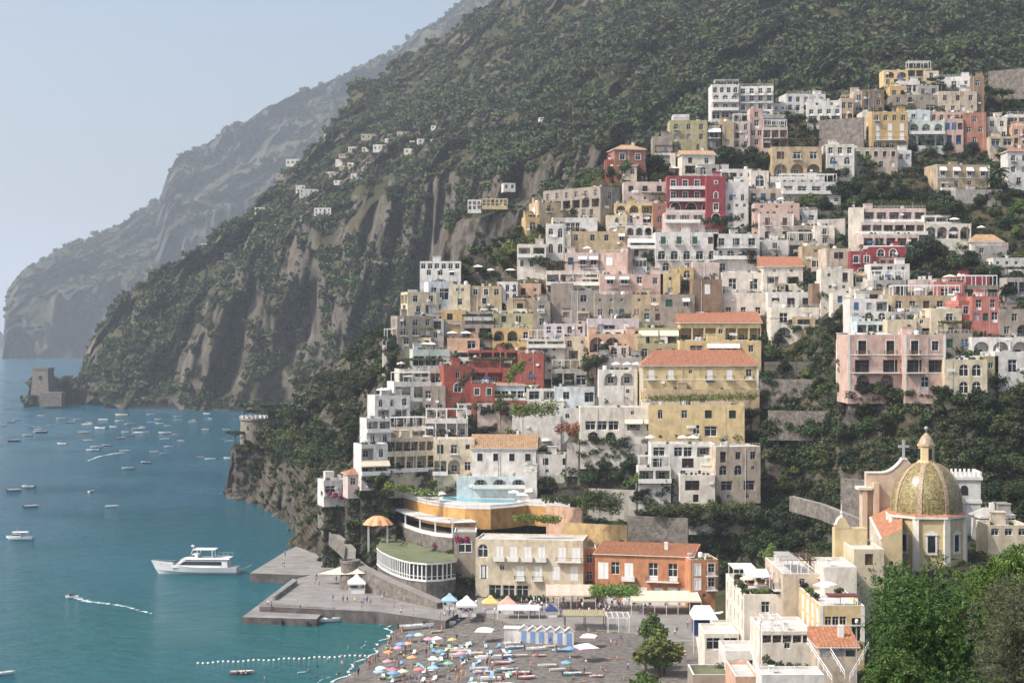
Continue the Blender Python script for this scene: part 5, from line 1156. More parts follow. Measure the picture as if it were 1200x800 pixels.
# ---------------------------------------------------------------- ramp wall, retaining walls
def ribbonwall(name,base,tops,th,m,label,cat='wall',zb=-2,hh=None):
    """wall through world points; base: list of world xy points; tops: z values"""
    g=MB(); pb=[Vector((p[0],p[1],0)) for p in base]; nn=[]
    for i in range(len(pb)):
        t=(pb[min(i+1,len(pb)-1)]-pb[max(i-1,0)]).normalized(); nn.append(Vector((-t.y,t.x,0))*th)
    for i in range(len(pb)-1):
        a,b,na,nb=pb[i],pb[i+1],nn[i],nn[i+1]; A=[(a.x,a.y),(b.x,b.y),(b.x+nb.x,b.y+nb.y),(a.x+na.x,a.y+na.y)]; za,zc=tops[i],tops[i+1]; zA,zC=(zb,zb) if hh is None else (za-hh,zc-hh)
        g.face([(*A[0],zA),(*A[1],zC),(*A[1],zc),(*A[0],za)]); g.face([(*A[0],za),(*A[1],zc),(*A[2],zc),(*A[3],za)],1); g.face([(*A[3],za),(*A[2],zc),(*A[2],zC),(*A[3],zA)])
        if i==0: g.face([(*A[0],zA),(*A[0],za),(*A[3],za),(*A[3],zA)])
        if i==len(pb)-2: g.face([(*A[1],zC),(*A[2],zC),(*A[2],zc),(*A[1],zc)])
    o=g.obj(name,[m,M_paving]); tag(o,label,cat); return o
bs=[(408,686),(420,691),(436,695),(455,700),(480,706),(512,713)]; tv=[655,664,672,681,692,706]
bw=[on(u,v,2.7) for u,v in bs]; ribbonwall('ramp_wall',bw,[HC-(v-HZ)*p.y/F for v,p in zip(tv,bw)],2.6,M_stonew,'sloping stone ramp wall climbing from the pier to the veranda')
for u0,u1,v0,v1,c in ((449,456,676,690,M_white),(459,463,679,690,M_awnc),(471,487,681,697,M_white)):
    p=on((u0+u1)/2,v1,2.7); w_=(u1-u0)*p.y/F; g=MB(); h_=(v1-v0)*p.y/F; p.y-=.35
    g.box(-w_/2,w_/2,0,.3,0,h_); 
    for k in range(1,4): g.box(-w_/2+w_*k/4-.04,-w_/2+w_*k/4+.04,-.06,-.002,.1,h_-.1,1)
    o=g.obj('boat_shed_door',[c,M_grey],None,False,p); tag(o,{449:'pale boat shed door in the ramp wall, nearest the pier tower',459:'narrow cream door in the ramp wall',471:'wide white boat shed door in the ramp wall'}[u0],'door')
pathp=[(378,603,470),(384,614,462),(392,626,452),(402,634,444),(411,643,432),(410,655,420),(408,662,412)]
g=MB(); pr=None
for u,v,d in pathp:
    p=P(u,v,d); a=p+Vector((-1.3,-.4,0)); b=p+Vector((1.3,.4,0))
    if pr: g.face([pr[0],a,b,pr[1]]); g.face([pr[0]+Vector((0,0,-3)),a+Vector((0,0,-3)),a+Vector((0,0,.8)),pr[0]+Vector((0,0,.8))],1)
    pr=(a,b)
struct(g.obj('cliff_path',[M_paving,M_stonew]))
g=MB(); p=on(404,690,2.7); g.lathe([(2.4,-1),(2.3,6.2),(2.5,6.3),(2.5,6.9),(2.1,6.9),(2.1,6.5),(0,6.5)],20); o=g.obj('stone_bastion',[M_stonew],None,False,on(413,690,2.7)+Vector((-.6,.8,0))); tag(o,'round stone bastion at the foot of the ramp by the white kiosk','wall')
RW=[(632,556,700,576,405,'grey_w','grey rendered garden wall right of the pale villa'),(664,518,764,535,422,'grey_w','long grey garden wall below the cream restaurant house'),(690,572,760,585,402,'grey_w','blank grey wall behind the hedge left of the stepped apartments'),
 (960,141,1012,171,600,'stone','tall grey stone road wall under the parked van'),(1158,84,1206,99,640,'stone','grey terraced stone wall at the upper right edge'),(735,604,806,640,388,'stone','old stone wall behind the orange palazzo'),
 (900,481,1014,492,398,'stone','long dry stone terrace wall in the gardens below the buttress'),(1100,552,1106,620,335,'stone','pier of grey stone behind the dome'),(985,560,1020,600,345,'stone','grey stone wall left of the church facade'),
 (940,258,990,274,515,'grey_w','grey wall below the palm garden'),(890,444,990,456,425,'stone','upper dry stone garden wall left of the pink palazzo'),(640,592,682,612,400,'salmon_w','reddish wall at the right end of the pool terrace'),(660,612,735,640,394,'ochre_w','ochre garden wall above the narrow orange house')]
WALLS=[]
RWM=dict(grey_w=wm('grey'),stone=M_stonew,salmon_w=wm('salmon'),ochre_w=wm('ochre'))
for u0,v0,u1,v1,d,mk,lab in RW:
    if d>350: d=dT((u0+u1)/2,v1)+(4 if u0==632 else 0)
    WALLS.append((u0,u1,v1,d))
    a,b=P(u0,v1,d),P(u1,v1,d*.985); zt=HC-(v0-HZ)*d/F; ribbonwall('garden_wall',[a,a.lerp(b,.5),b],[zt,zt,zt],.6,RWM[mk],lab,'wall',min(a.z,b.z)-5)
# road slope wall (diagonal) near church
a,b=P(925,600,352),P(1016,628,318); ribbonwall('road_wall',[P(925,585,365),P(960,597,350),P(1016,620,322)],[HC-(581-HZ)*365/F,HC-(590-HZ)*350/F,HC-(612-HZ)*322/F],1.2,M_stonew,'sloping grey road wall running down to the church','wall',6,3.2)
# ---------------------------------------------------------------- town terrain fitted to the terraces it carries
def fit_town(W):
    d=W[...,1]; u=600+F*W[...,0]/d; v=HZ-F*(W[...,2]-HC)/d; nd=d.copy()
    for u0,u1,v1,dh in [(h['u0'],h['u1'],h['v1'],h['d']) for h in HOUSES if 330<h['d']<650]+WALLS+[(u,u+w_,v,o.location.y) for u,v,o,c,ro,w_,hh in ANX]+[(276,320,523,648)]:
        m=(u>u0-2)&(u<u1+2)&(v>v1-3); nd=np.where(m,np.minimum(nd,dh+.35),nd)
    nd=np.where(nd<d,nd+np.abs(fbm(W/5.,3,91))*1.6,nd); cv=(u>466)&(u<684)&(v>572)&(v<645); nd=np.where(cv,np.maximum(nd,455.-np.clip(v-600,0,45)*.5),nd)
    k=(nd/d)[...,None]; C0=np.array([0,0,HC]); return C0+(W-C0)*k
town=sheet('town_hillside',tst,M_cliff,2.5,200,2.4,14,.9,41,.06,fit=fit_town,am=([430,490],[2.6,1.]))
def sheet_d(sh,u,v):
    W=sh['W']; uu=600+F*W[...,0]/W[...,1]; vv=HZ-F*(W[...,2]-HC)/W[...,1]; q=(uu-u)**2+(vv-v)**2; i=np.unravel_index(np.argmin(q),q.shape); return float(W[i][1])
def townveg(u,v,p): return (((u<480)&(v<560-(u-300)*.02))|(u>840)&(v>395)|(v<215)|(nr.random(len(u))<.55))
pt=sample(town,20000,4,rocky=.22,jit=.45,ns=14,mask=townveg)
scatter('undergrowth',pt-np.array([0,0,.5]),.9+1.7*nr.random(len(pt))**2,K_scrub,'low scrub and garden plants between the houses of the town hillside')
# ---------------------------------------------------------------- trees, one by one
ORD=['first','second','third','fourth','fifth','sixth','seventh','eighth','ninth','tenth','eleventh','twelfth','thirteenth','fourteenth','fifteenth','sixteenth','seventeenth','eighteenth','nineteenth','twentieth']+['twenty-'+x for x in 'first second third fourth fifth sixth seventh eighth ninth'.split()]+['thirtieth']
LM=[]  # landmarks (name,u0,u1,v0,v1)
def rel(u,v):
    best=None
    for n,u0,u1,v0,v1 in LM:
        dx=max(u0-u,0,u-u1); dy=max(v0-v,0,v-v1); q=dx*dx+dy*dy*1.2+.01*((u-(u0+u1)/2)**2+(v-(v0+v1)/2)**2)
        if best is None or q<best[0]: best=(q,n,u0,u1,v0,v1)
    _,n,u0,u1,v0,v1=best
    if u<u0-1: r='left of'
    elif u>u1+1: r='right of'
    elif v<v0+2: r='above'
    elif v>v1-2: r='below'
    else: r='in front of'
    return r+' the '+n
PEND=[]
def pend(o,kind,cat,u,v,group=None,fixed=None): PEND.append([o,kind,fixed or rel(u,v),cat,u,v,group])
def flush():
    from collections import defaultdict
    D=defaultdict(list)
    for p in PEND: D[p[1]+' '+p[2]].append(p)
    for k,ps in D.items():
        ps.sort(key=lambda p:p[4])
        for i,p in enumerate(ps):
            lab=k if len(ps)==1 else (f'{p[1]} {p[2]}, '+(('left one' if i==0 else 'right one') if len(ps)==2 else f'{ORD[min(i,29)]} from left'))
            tag(p[0],lab,p[3],p[6])
    PEND.clear()
for h in HOUSES:
    if not h['short'].startswith('far hillside'): LM.append((h['short'],h['u0'],h['u1'],h['v0'],h['v1']))
LM+=[('round tower',279,316,486,522),('church dome',1043,1130,540,640),('bell tower',1107,1150,545,618),('glazed veranda',440,537,628,676),('pool terrace',470,620,575,605)]
# far villas get labels from what is near them
for u,v,o,c,ro,w_,hh in ANX: pend(o,f"small {dict(warm='off white',stone='grey stone',rose='pale rose').get(c,c)} house"+dict(flat='',terr='',perg=' with a pergola',veg=' with a vine arbour',dome=' with a vaulted roof',lean=' with a tiled lean-to roof')[ro],'house',u+w_/2,v-hh/2)
PROT={}
def treeproto(kind,fk,seed):
    root=empty('tree'); g=np.random.default_rng(seed); t=MB()
    if kind=='pine':
        h=6.; pts=[(0,0,-.8),(.1,.05,h*.3),(.25,-.05,h*.68)]; t.tube(pts,.2,7,0,.12)
        lobes=[]
        for k in range(11): a=g.random()*6.28; r=2.6*math.sqrt(g.random()); lobes.append(((.25+r*math.cos(a),r*math.sin(a),h*.82+.25*g.random()-.08*r),.75+.3*g.random())); 
        for k in range(6): c=lobes[k][0]; t.tube([(.2,-.05,h*.6),((.2+c[0])/2,c[1]/2,h*.70),(c[0],c[1],c[2]-.2)],.09,5,0,.03)
        v,f=leafcloud(1500,.26,lobes,seed,.62,up=.5)
    elif kind=='cypress':
        h=7.; t.tube([(0,0,-.8),(0,0,2.)],.15,6); lobes=[((.1*g.normal(),.1*g.normal(),.5+k*.62),.62-.05*abs(k-3)-(.25 if k>8 else 0)) for k in range(11)]; v,f=leafcloud(1100,.25,lobes,seed,1.15,up=.6)
    elif kind=='palm':
        h=5.; t.tube([(0,0,-.8),(.1,0,2.5),(.3,.1,h)],.2,7,0,.15); V_=[];F_=[]
        for k in range(26):
            a=k*2.4; up=.9-.055*k; p=np.array([.3,.1,h]); dr=np.array([math.cos(a),math.sin(a),up]); dr/=np.linalg.norm(dr); sd=np.array([-math.sin(a),math.cos(a),0])
            for j in range(7):
                q=p+dr*.36; w0,w1=.32*math.sin(math.pi*(j+.6)/8.2),.32*math.sin(math.pi*(j+1.6)/8.2); i=len(V_); V_+= [p-sd*w0-[0,0,w0*.5],p,q,q-sd*w1-[0,0,w1*.5],p+sd*w0-[0,0,w0*.5],q+sd*w1-[0,0,w1*.5]]; F_+=[(i,i+1,i+2,i+3),(i+1,i+4,i+5,i+2)]; p=q; dr=dr+np.array([0,0,-.16]); dr/=np.linalg.norm(dr)
        v,f=np.array(V_),np.array(F_)
    else:
        h=6.; t.tube([(0,0,-.8),(.05,.03,1.2),(-.05,.1,2.6)],.2,7,0,.13)
        lobes=[((0,0,3.6),1.5)]
        for k in range(9):
            a=6.28*k/9+g.random()*.6; r=1.0+.9*g.random(); z=2.3+2.3*g.random(); lobes.append(((r*math.cos(a),r*math.sin(a),z),.75+.5*g.random())); t.tube([(0,.05,1.8+.5*g.random()),(r*.5*math.cos(a),r*.5*math.sin(a),z*.75+.2),(r*math.cos(a),r*math.sin(a),z)],.08,5,0,.025)
        lobes.append(((.3*g.normal(),.3*g.normal(),5.),.9)); v,f=leafcloud(2000,.30,lobes,seed,.9,up=.35)
    t.obj('trunk',M_trunk,root); link('crown',numpy_mesh('crown',v,f,FOL[fk]),root); return root
KT=dict(D=('round','dark','dark bushy tree'),M=('round','mid','mid green bushy tree'),B=('round','bright','bright green leafy tree'),O=('round','olive','greyish olive tree'),P=('pine','pine','flat topped umbrella pine'),C=('cypress','dark','slim dark cypress'),L=('palm','mid','feathery palm tree'))
HT=dict(P=6.4,C=7.,L=6.)
STT={}
def tree(k,u,v,hpx,sh=None,d=None,fixed=None):
    kind,fk,lab=KT[k]; nv=rnd.randint(0,1) if kind!='palm' else 0; key=(k,nv)
    if key not in PROT: PROT[key]=treeproto(kind,fk,11+nv*7+ord(k)); STT[key]={}
    d=d or sheet_d(sh or town,u,v); s=hpx*d/F/HT.get(k,6.); p=P(u,v,d); p.y-=.3
    o=PROT[key] if not STT[key] else copy_tree(PROT[key]); STT[key]['used']=1
    o.location=p; o.rotation_euler=(0,0,rnd.uniform(0,6.28)); o.scale=(s*rnd.uniform(.9,1.25),s*rnd.uniform(.9,1.25),s)
    pend(o,lab,'tree',u,v-hpx*.4,'trees of the town hillside',fixed)
TL='''P 932 160 30;P 1106 98 28;P 1174 132 32;P 1072 222 30;P 1016 212 26;P 1098 108 20;C 955 172 32;C 1017 172 28;C 960 176 22;D 880 320 28;C 741 314 22;D 762 318 24;O 634 322 30;D 743 200 26;D 764 206 26;M 733 206 20;D 776 208 22;
D 850 196 26;M 864 196 22;D 880 196 26;M 896 200 24;D 908 198 24;B 872 200 12;B 690 222 20;B 703 220 24;M 676 226 14;D 717 212 18;B 598 306 26;M 612 298 24;B 625 290 22;M 640 282 20;M 590 316 20;D 605 312 18;D 632 276 14;
D 972 222 26;D 984 238 28;M 1003 232 26;D 1018 243 26;D 1034 234 24;D 1058 243 28;D 1080 246 26;D 1096 258 32;D 1112 262 34;D 1126 270 30;M 1000 246 18;B 950 246 22;M 938 248 20;D 966 252 24;D 1045 240 22;M 988 212 22;B 1012 196 18;P 1090 180 20;D 1110 182 16;D 1140 184 18;D 1070 182 14;
D 1150 250 24;M 1165 262 26;M 1180 272 26;B 1194 258 26;M 1172 242 20;D 1160 240 20;L 1172 228 34;L 1163 236 30;B 1190 280 16;M 1156 284 16;
D 1073 318 36;D 1088 316 40;D 1104 320 36;M 1120 322 30;D 1062 318 22;D 1134 318 26;M 1150 326 18;D 1166 330 18;D 1190 332 16;M 985 382 26;B 992 376 20;D 978 400 24;D 972 388 18;D 1180 352 20;D 1160 358 14;
M 905 428 26;D 918 446 26;M 940 416 20;D 960 436 20;M 976 420 18;D 900 458 26;M 930 468 20;D 960 462 22;M 984 450 20;D 912 408 20;B 944 444 14;D 988 470 18;O 920 480 20;M 896 478 22;D 880 500 24;
D 1012 472 26;M 1028 470 24;B 1020 464 16;D 1046 476 24;M 1064 472 20;D 1084 480 26;D 1104 478 28;M 1122 482 26;D 1142 480 26;D 1160 484 26;M 1178 478 20;D 1195 488 26;
D 905 520 34;M 925 512 30;M 948 522 34;D 970 518 30;D 992 528 34;M 1014 516 30;D 1036 512 30;D 1150 516 36;M 1172 520 36;D 1192 530 34;D 1128 512 26;
D 920 552 34;D 945 556 36;M 968 552 34;D 995 556 34;D 1150 556 36;D 1170 566 36;M 1192 560 32;D 1162 594 30;D 1185 596 30;M 918 582 24;D 940 584 26;B 930 560 16;M 980 580 22;D 960 596 22;
D 850 624 30;D 872 628 32;D 895 630 36;D 918 632 34;D 940 630 30;D 860 656 34;D 882 660 36;B 905 664 30;D 930 652 30;D 850 690 34;D 872 688 32;M 890 690 28;D 835 622 26;D 910 646 30;D 955 644 28;M 815 612 22;M 838 606 18;
M 690 572 26;D 706 562 28;M 722 568 26;D 738 560 24;B 748 572 20;M 764 604 22;D 780 608 22;M 796 606 20;D 700 600 28;M 720 606 28;D 740 600 24;M 684 600 20;D 752 590 20;D 690 626 24;M 708 630 26;B 726 626 20;D 742 640 20;M 764 640 16;D 786 642 18;
D 700 440 26;D 712 428 26;M 690 442 22;M 587 490 26;D 602 498 22;M 560 484 16;D 572 492 20;O 534 500 16;D 440 580 24;M 450 590 26;B 444 570 22;D 430 572 18;M 462 588 22;D 470 560 16;B 476 578 12;B 500 584 10;
M 470 478 16;D 460 500 16;M 497 470 14;B 512 424 14;D 592 318 12;D 664 352 16;M 652 350 16;M 660 364 14;D 838 312 14'''
for e in TL.replace('\n','').split(';'):
    k,u,v,h=e.split(); tree(k,float(u),float(v),float(h))
# wood on the spur behind the round tower, pines round the tower
for i in range(58):
    for _ in range(30):
        u=rnd.uniform(312,474); v=rnd.uniform(398,548)
        if v>np.interp(u,[312,330,350,380,420,450,474],[500,478,455,432,408,390,372])+8 and v<np.interp(u,[312,350,400,440,474],[540,560,548,500,420]): break
    tree(rnd.choice('DDOOMD'),u,v,rnd.uniform(22,32)*(.95 if v<440 else 1.1))
for k,u,v,h in (('P',286,494,26),('P',322,498,30),('P',338,512,34),('B',344,526,30),('P',276,522,20),('M',318,532,14),('B',288,532,12),('P',300,498,22),('M',352,540,20),('D',330,545,18)): tree(k,u,v,h)
# ---------------------------------------------------------------- hedges and vines
def hedge(u0,v0,u1,v1,th,n,key,label,d=None,rad=1.1,cat='hedge'):
    lb=[]; m=int(max(abs(u1-u0),8)/4)
    for k in range(m+1):
        u=u0+(u1-u0)*k/m; v=v0+(v1-v0)*k/m; dd=d or sheet_d(town,u,v)-1.; p=P(u,v,dd)
        for z in range(max(1,int(th*dd/F/1.3))): lb.append(((p.x+rnd.uniform(-.4,.4),p.y+rnd.uniform(-.3,.6),p.z+.7+z*1.2),rad*rnd.uniform(.8,1.2)))
    foliage_obj('vines' if 'vine' in label or cat=='vines' else 'hedge',lb,n,.30,key,label,cat,int(u0+v0))
hedge(604,486,648,484,14,2600,'bright','round clipped bright green hedge on top of the long white garden wall',439,1.5)
hedge(1056,324,1152,322,9,2400,'olive','long clipped hedge above the coral red house')
hedge(762,470,886,467,6,2200,'bright','bright vine canopy over the terrace of the long yellow palazzo',438)
hedge(606,610,654,612,7,1600,'bright','leafy pergola roof on the terrace of the cream seaside hotel',400,1.0,'vines')
hedge(640,587,682,590,6,1500,'mid','clipped hedge at the right end of the pool terrace',409)
hedge(684,594,724,600,24,3600,'mid','tall ivy hedge right of the pool terrace',400,1.4)
hedge(764,600,880,598,12,4200,'mid','leafy hedge under the stepped apartments and stone apartment house',404,1.4)
hedge(540,454,552,440,10,700,'olive','vines hanging over the red cliff hotel, left clump',460)
hedge(596,448,612,432,14,1300,'bright','bright vines hanging down the red cliff hotel, right clump',459)
hedge(455,572,508,582,6,1500,'bright','vine terrace below the cream loggia house',428)
hedge(1020,240,1100,243,6,1800,'yellow','yellow green vines on the terrace above the stepped hotel',513)
hedge(824,262,868,258,8,1200,'dark','dark vine arbour right of the crimson hotel base',508)
hedge(1138,300,1200,303,4,1200,'yellow','yellow green vine rows on the upper right terrace',496)
hedge(1130,312,1190,314,4,1200,'bright','bright vine rows on the lower right terrace',490)
hedge(900,432,990,436,5,1800,'mid','row of garden plants on the terrace left of the pink palazzo')
hedge(896,462,1000,466,5,1800,'olive','lower row of garden plants under the pink palazzo flank')
hedge(574,704,640,705,5,1500,'dark','dark clipped hedge at the foot of the cream seaside hotel',388,.8)
hedge(700,646,730,640,5,900,'olive','garden plants on the wall top behind the orange palazzo',402,1.0)
# stone terraces between gardens
for i,(u0,u1,v,h_,lab) in enumerate(((896,988,424,5,'upper'),(893,985,448,5,'middle'),(960,1090,247,7,'palm garden'),(1140,1206,306,4,'vineyard'),(970,1060,222,5,'pine garden'))):
    d=dT((u0+u1)/2,v+h_)-.5; a,b=P(u0,v+h_,d),P(u1,v+h_,d); zt=HC-(v-HZ)*d/F; ribbonwall('terrace_wall',[a,a.lerp(b,.5),b],[zt]*3,.6,M_stonew,f'low dry stone wall of the {lab} terrace','wall',a.z-4)
# ---------------------------------------------------------------- the big near trees at lower right
def neartree(name,u,v,d,ru,rv,depth,nf,key,label,seed,leaf=.16,curl=.5,zbase=None):
    c=P(u,v,d); k=d/F; rx,rz=ru*k,rv*k; g=np.random.default_rng(seed); root=empty(name,(c.x,c.y,c.z-rz-6),0,label,'tree')
    o0=np.array(root.location); lobes=[]
    for i in range(64):
        q=g.normal(size=3); q/=np.linalg.norm(q); r=g.random()**.4; lobes.append((np.array([c.x,c.y,c.z])+q*r*np.array([rx*.86,depth*.8,rz*.86]),(.20+.14*g.random())*min(rx,rz)*1.0))
    t=MB(); base=np.array([c.x,c.y,c.z-rz-6]); t.tube([base-[0,0,4],base+[.1,0,3],np.array([c.x,c.y,c.z-rz*.4])],.32,9,0,.2)
    for l,_ in lobes[:26]: t.tube([(c.x,c.y,c.z-rz*.5),tuple((np.array([c.x,c.y,c.z-rz*.3])+l)/2),tuple(l)],.10,5,0,.02)
    V_=[]; NF=nf; rad=np.array([l[1] for l in lobes]); pr=rad**2/np.sum(rad**2); li=g.choice(64,NF,p=pr); C=np.array([l[0] for l in lobes])
    q=g.normal(size=(NF,3)); q/=np.linalg.norm(q,axis=1,keepdims=True); pos=C[li]+q*(rad[li]*(g.random(NF)**.4)*1.15)[:,None]
    ax=q*.9+g.normal(size=(NF,3))*.55+np.array([0,0,.45]); ax/=np.linalg.norm(ax,axis=1,keepdims=True)
    sd=np.cross(ax,g.normal(size=(NF,3))); sd/=np.linalg.norm(sd,axis=1,keepdims=True)
    L_=(.5+.5*g.random(NF))*leaf*5; nl=7; allv=[]
    for j in range(nl):
        t_=(j+.6)/nl; p=pos+ax*(L_*t_)[:,None]-np.array([0,0,1])*(curl*L_*t_*t_)[:,None]
        for s in (-1,1):
            w=sd*s+ax*.45; w/=np.linalg.norm(w,axis=1,keepdims=True); ln=(leaf*(1.15-.6*t_)*(.7+.6*g.random(NF)))[:,None]; pw=np.cross(w,g.normal(size=(NF,3))); pw/=np.linalg.norm(pw,axis=1,keepdims=True)
            allv.append(np.stack([p,p+w*ln*.5+pw*ln*.2,p+w*ln,p+w*ln*.5-pw*ln*.2],1))
    v=np.concatenate(allv,0).reshape(-1,3)-o0; f=np.arange(len(v)).reshape(-1,4)
    t.v=[tuple(np.array(x)-o0) for x in t.v]
    t.obj('trunk',M_trunk,root); link('crown',numpy_mesh('crown',v,f,FOL[key]),root); return root
FOL['near']=mat('foliage_near',(.080,.155,.028),.55,.4,1.6,orand=.1,spec=.3); FOL['nearo']=mat('foliage_near_olive',(.135,.145,.075),.6,.35,1.6,orand=.1,spec=.3); FOL['nearb']=mat('foliage_near_bright',(.115,.19,.03),.55,.35,1.6,orand=.1,spec=.3)
neartree('leafy_tree',1090,735,84,76,92,4.2,5200,'near','large feathery bright green tree in front of the church',5)
neartree('leafy_tree',1190,700,80,42,66,2.6,2600,'nearb','bright leafy tree at the right edge behind the olive',15)
neartree('olive_tree',1192,752,62,52,84,2.4,3800,'nearo','greyish olive tree at the lower right corner',6,.075,.2)
neartree('leafy_tree',1050,800,70,30,34,1.6,1400,'near','low leafy bush under the feathery tree at the bottom edge',7)
# ---------------------------------------------------------------- boats
def hull(L=1.,B=.32,Hh=.16,open_=True,ns=14,mats=None,deck=False,sheer=.5):
    m=MB(); st=[]; 
    for i in range(ns+1):
        t=i/ns; x=-L/2+L*t; w=B/2*(math.sin(math.pi*min(1,(.32+.68*(1-t)))/1.0*.5)**.9 if t>.35 else .86+.14*t/.35) if True else 0
        w=B/2*min(1,(.86+.4*t))*(1-max(0,(t-.45)/.55)**2.2); h=Hh*(1+sheer*max(0,t-.4)**1.5)
        xl=x-L*.10*max(0,(t-.55)/.45)**1.6; xm_=(x+xl)/2; st.append([(x,-w,h),(xm_,-w*.86,h*.35),(xl,-w*.35,-Hh*.25),(xl,w*.35,-Hh*.25),(xm_,w*.86,h*.35),(x,w,h)])
    for a,b in zip(st[:-1],st[1:]):
        for k in range(5): m.face([a[k],b[k],b[k+1],a[k+1]],0)
    m.face(st[0][::-1],0)
    for a,b in zip(st[:-1],st[1:]):
        if open_:
            q=lambda s_,f,dz:(s_[0][0],s_[0][1]*f,s_[0][2]-dz); r=lambda s_,f,dz:(s_[5][0],s_[5][1]*f,s_[5][2]-dz)
            m.face([a[0],q(a,.82,0),q(b,.82,0),b[0]],1); m.face([q(a,.82,0),q(a,.76,Hh*.7),q(b,.76,Hh*.7),q(b,.82,0)],1); m.face([q(a,.76,Hh*.7),r(a,.76,Hh*.7),r(b,.76,Hh*.7),q(b,.76,Hh*.7)],2); m.face([r(a,.76,Hh*.7),r(a,.82,0),r(b,.82,0),r(b,.76,Hh*.7)],1); m.face([r(a,.82,0),a[5],b[5],r(b,.82,0)],1)
        else: m.face([a[0],a[5],b[5],b[0]],1)
    return m
M_hull=mat('white_hull',(.74,.74,.73),.35,.05,.3); M_deck=mat('teak_deck',(.38,.28,.18),.7,.15,1.); M_canopy=M_awn
HC_={'white':M_hull,'blue':CM['blue'],'red':CM['red'],'navy':CM['navy'],'teal':CM['teal'],'grey':M_grey,'yellow':CM['yellow'],'green':CM['green'],'wood':mat('varnished_wood',(.30,.15,.07),.4,.2,2.),'pale':CM['cream'],'orange':CM['orange'],'purple':CM['purple'],'pink':CM['pink']}
def proto_row():
    r=empty('rowing_boat'); h=hull(5.,1.7,.62); h.obj('hull',[M_hull,M_hull,M_deck],r)
    for x in (-1.1,.4): b=MB(); b.box(x-.14,x+.14,-.62,.62,.36,.42); b.obj('bench',M_deck,r)
    return r
def proto_motor():
    r=empty('motor_boat'); hull(6.2,2.2,.8).obj('hull',[M_hull,M_hull,M_deck],r)
    b=MB(); b.box(.4,2.2,-.62,.62,.55,.95); b.box(.3,.42,-.7,.7,.6,1.0); b.obj('foredeck',M_hull,r)
    b=MB(); b.face([(.3,-.7,1.0),(.3,.7,1.0),(-.05,.6,1.5),(-.05,-.6,1.5)]); b.obj('windscreen',M_glass,r)
    b=MB(); b.box(-3.5,-3.1,-.22,.22,.1,1.15); b.box(-3.4,-3.2,-.1,.1,-.4,.1); b.obj('outboard_motor',M_iron,r); b=MB(); b.box(-1.5,-.8,-.6,.6,.3,.75); b.obj('seat',M_awn,r); return r
def proto_cabin():
    r=empty('cabin_boat'); hull(8.,2.7,1.0).obj('hull',[M_hull,M_hull,M_deck],r); b=MB(); b.box(-.6,1.9,-.85,.85,.6,1.9); b.obj('cabin',M_hull,r)
    b=MB(); b.box(-.5,1.93,-.88,.88,1.3,1.7); b.obj('window',M_glass,r); b=MB(); b.box(-2.6,2.1,-1.,1.,2.25,2.33); b.tube([(-2.5,-.9,.8),(-2.5,-.9,2.25)],.04,5); b.tube([(-2.5,.9,.8),(-2.5,.9,2.25)],.04,5); b.tube([(.5,0,1.9),(.5,0,2.25)],.2,6); b.obj('sunshade',M_awn,r); b=MB(); b.tube([(.8,0,2.3),(.7,0,3.6)],.04,5); b.obj('mast',M_grey,r); return r
BP=dict(r=proto_row(),m=proto_motor(),c=proto_cabin()); BS={k:{} for k in BP}; BL=dict(r='rowing_boat',m='motor_boat',c='cabin_boat')
BW=dict(r=('rowing boat','boat'),m=('motor boat','boat'),c=('cabin boat','boat'))
def boat(k,u,v,px,col='white',rz=0.,z=0.,zone='',fixed=None,on_beach=False):
    L={'r':5.,'m':6.2,'c':8.}[k]; p=bz(u,v) if on_beach else on(u,v,.05); s=px*p.y/F/L/max(.5,abs(math.cos(rz))); 
    if on_beach: p.z+=.12*s
    else: p.z=.02
    o=place(BP[k],BS[k],p,rz,s); setmat(o,HC_[col],0,'hull')
    pend(o,f'{col} {BW[k][0]}',BW[k][1],u,v,'boats drawn up on the beach' if on_beach else 'boats in the bay',fixed or zone); return o
far_=[(193,350,10),(285,364,11),(330,382,11,'grey'),(55,380,10,'grey'),(80,370,8,'grey'),(15,397,8,'grey'),(165,408,12,'navy'),(178,414,10,'grey'),(188,428,16,'navy'),(128,442,12,'grey'),(70,468,15,'navy'),(290,482,13),(485,369,12),(570,348,16,'pale'),(560,376,12,'pale'),(608,391,12,'teal'),(410,392,14),(418,382,8),(470,410,16),(392,430,16,'pale'),(415,467,13),(450,498,14,'grey'),(500,490,12,'navy'),(435,513,16),(568,455,12,'red'),(707,344,10),(830,354,9),(838,370,8),(740,366,9,'grey'),(710,382,10,'blue'),(748,386,10,'pale'),(785,396,8),(668,402,7),(650,414,16),(650,430,13),(775,432,16),(820,440,9,'blue'),(773,460,12),(848,467,9,'pale'),(790,495,11),(722,520,12),(765,526,9,'blue'),(683,570,13,'navy'),(600,598,15,'grey'),(940,543,9),(985,554,13),(1070,549,12),(1062,414,9),(1075,470,11),(968,340,9),(983,362,6),(963,413,9,'pale'),(1045,457,7,'red'),(620,440,10,'wood'),(585,425,9),(690,425,8),(530,402,10),(360,368,9),(240,395,9,'grey')]
for i,e in enumerate(far_):
    X_,Y_,w_=e[:3]; col=e[3] if len(e)>3 else 'white'; u,v=X_/4,400+Y_/4
    zone='moored off the far rocky point' if u<95 and v<500 else ('moored off the square tower' if u<60 else ('moored in the middle of the bay' if u<185 else 'moored near the round tower'))
    boat('r' if w_<11 else 'm',u,v,w_*.95,col,rnd.choice((0,math.pi))+rnd.uniform(-.5,.5),0,zone)
boat('c',226,495,11,'white',.1,0,'with a sunshade moored near the round tower')
boat('c',23,632,32,'white',math.pi-.05,0,'','with a red top and mast at the left edge of the bay')
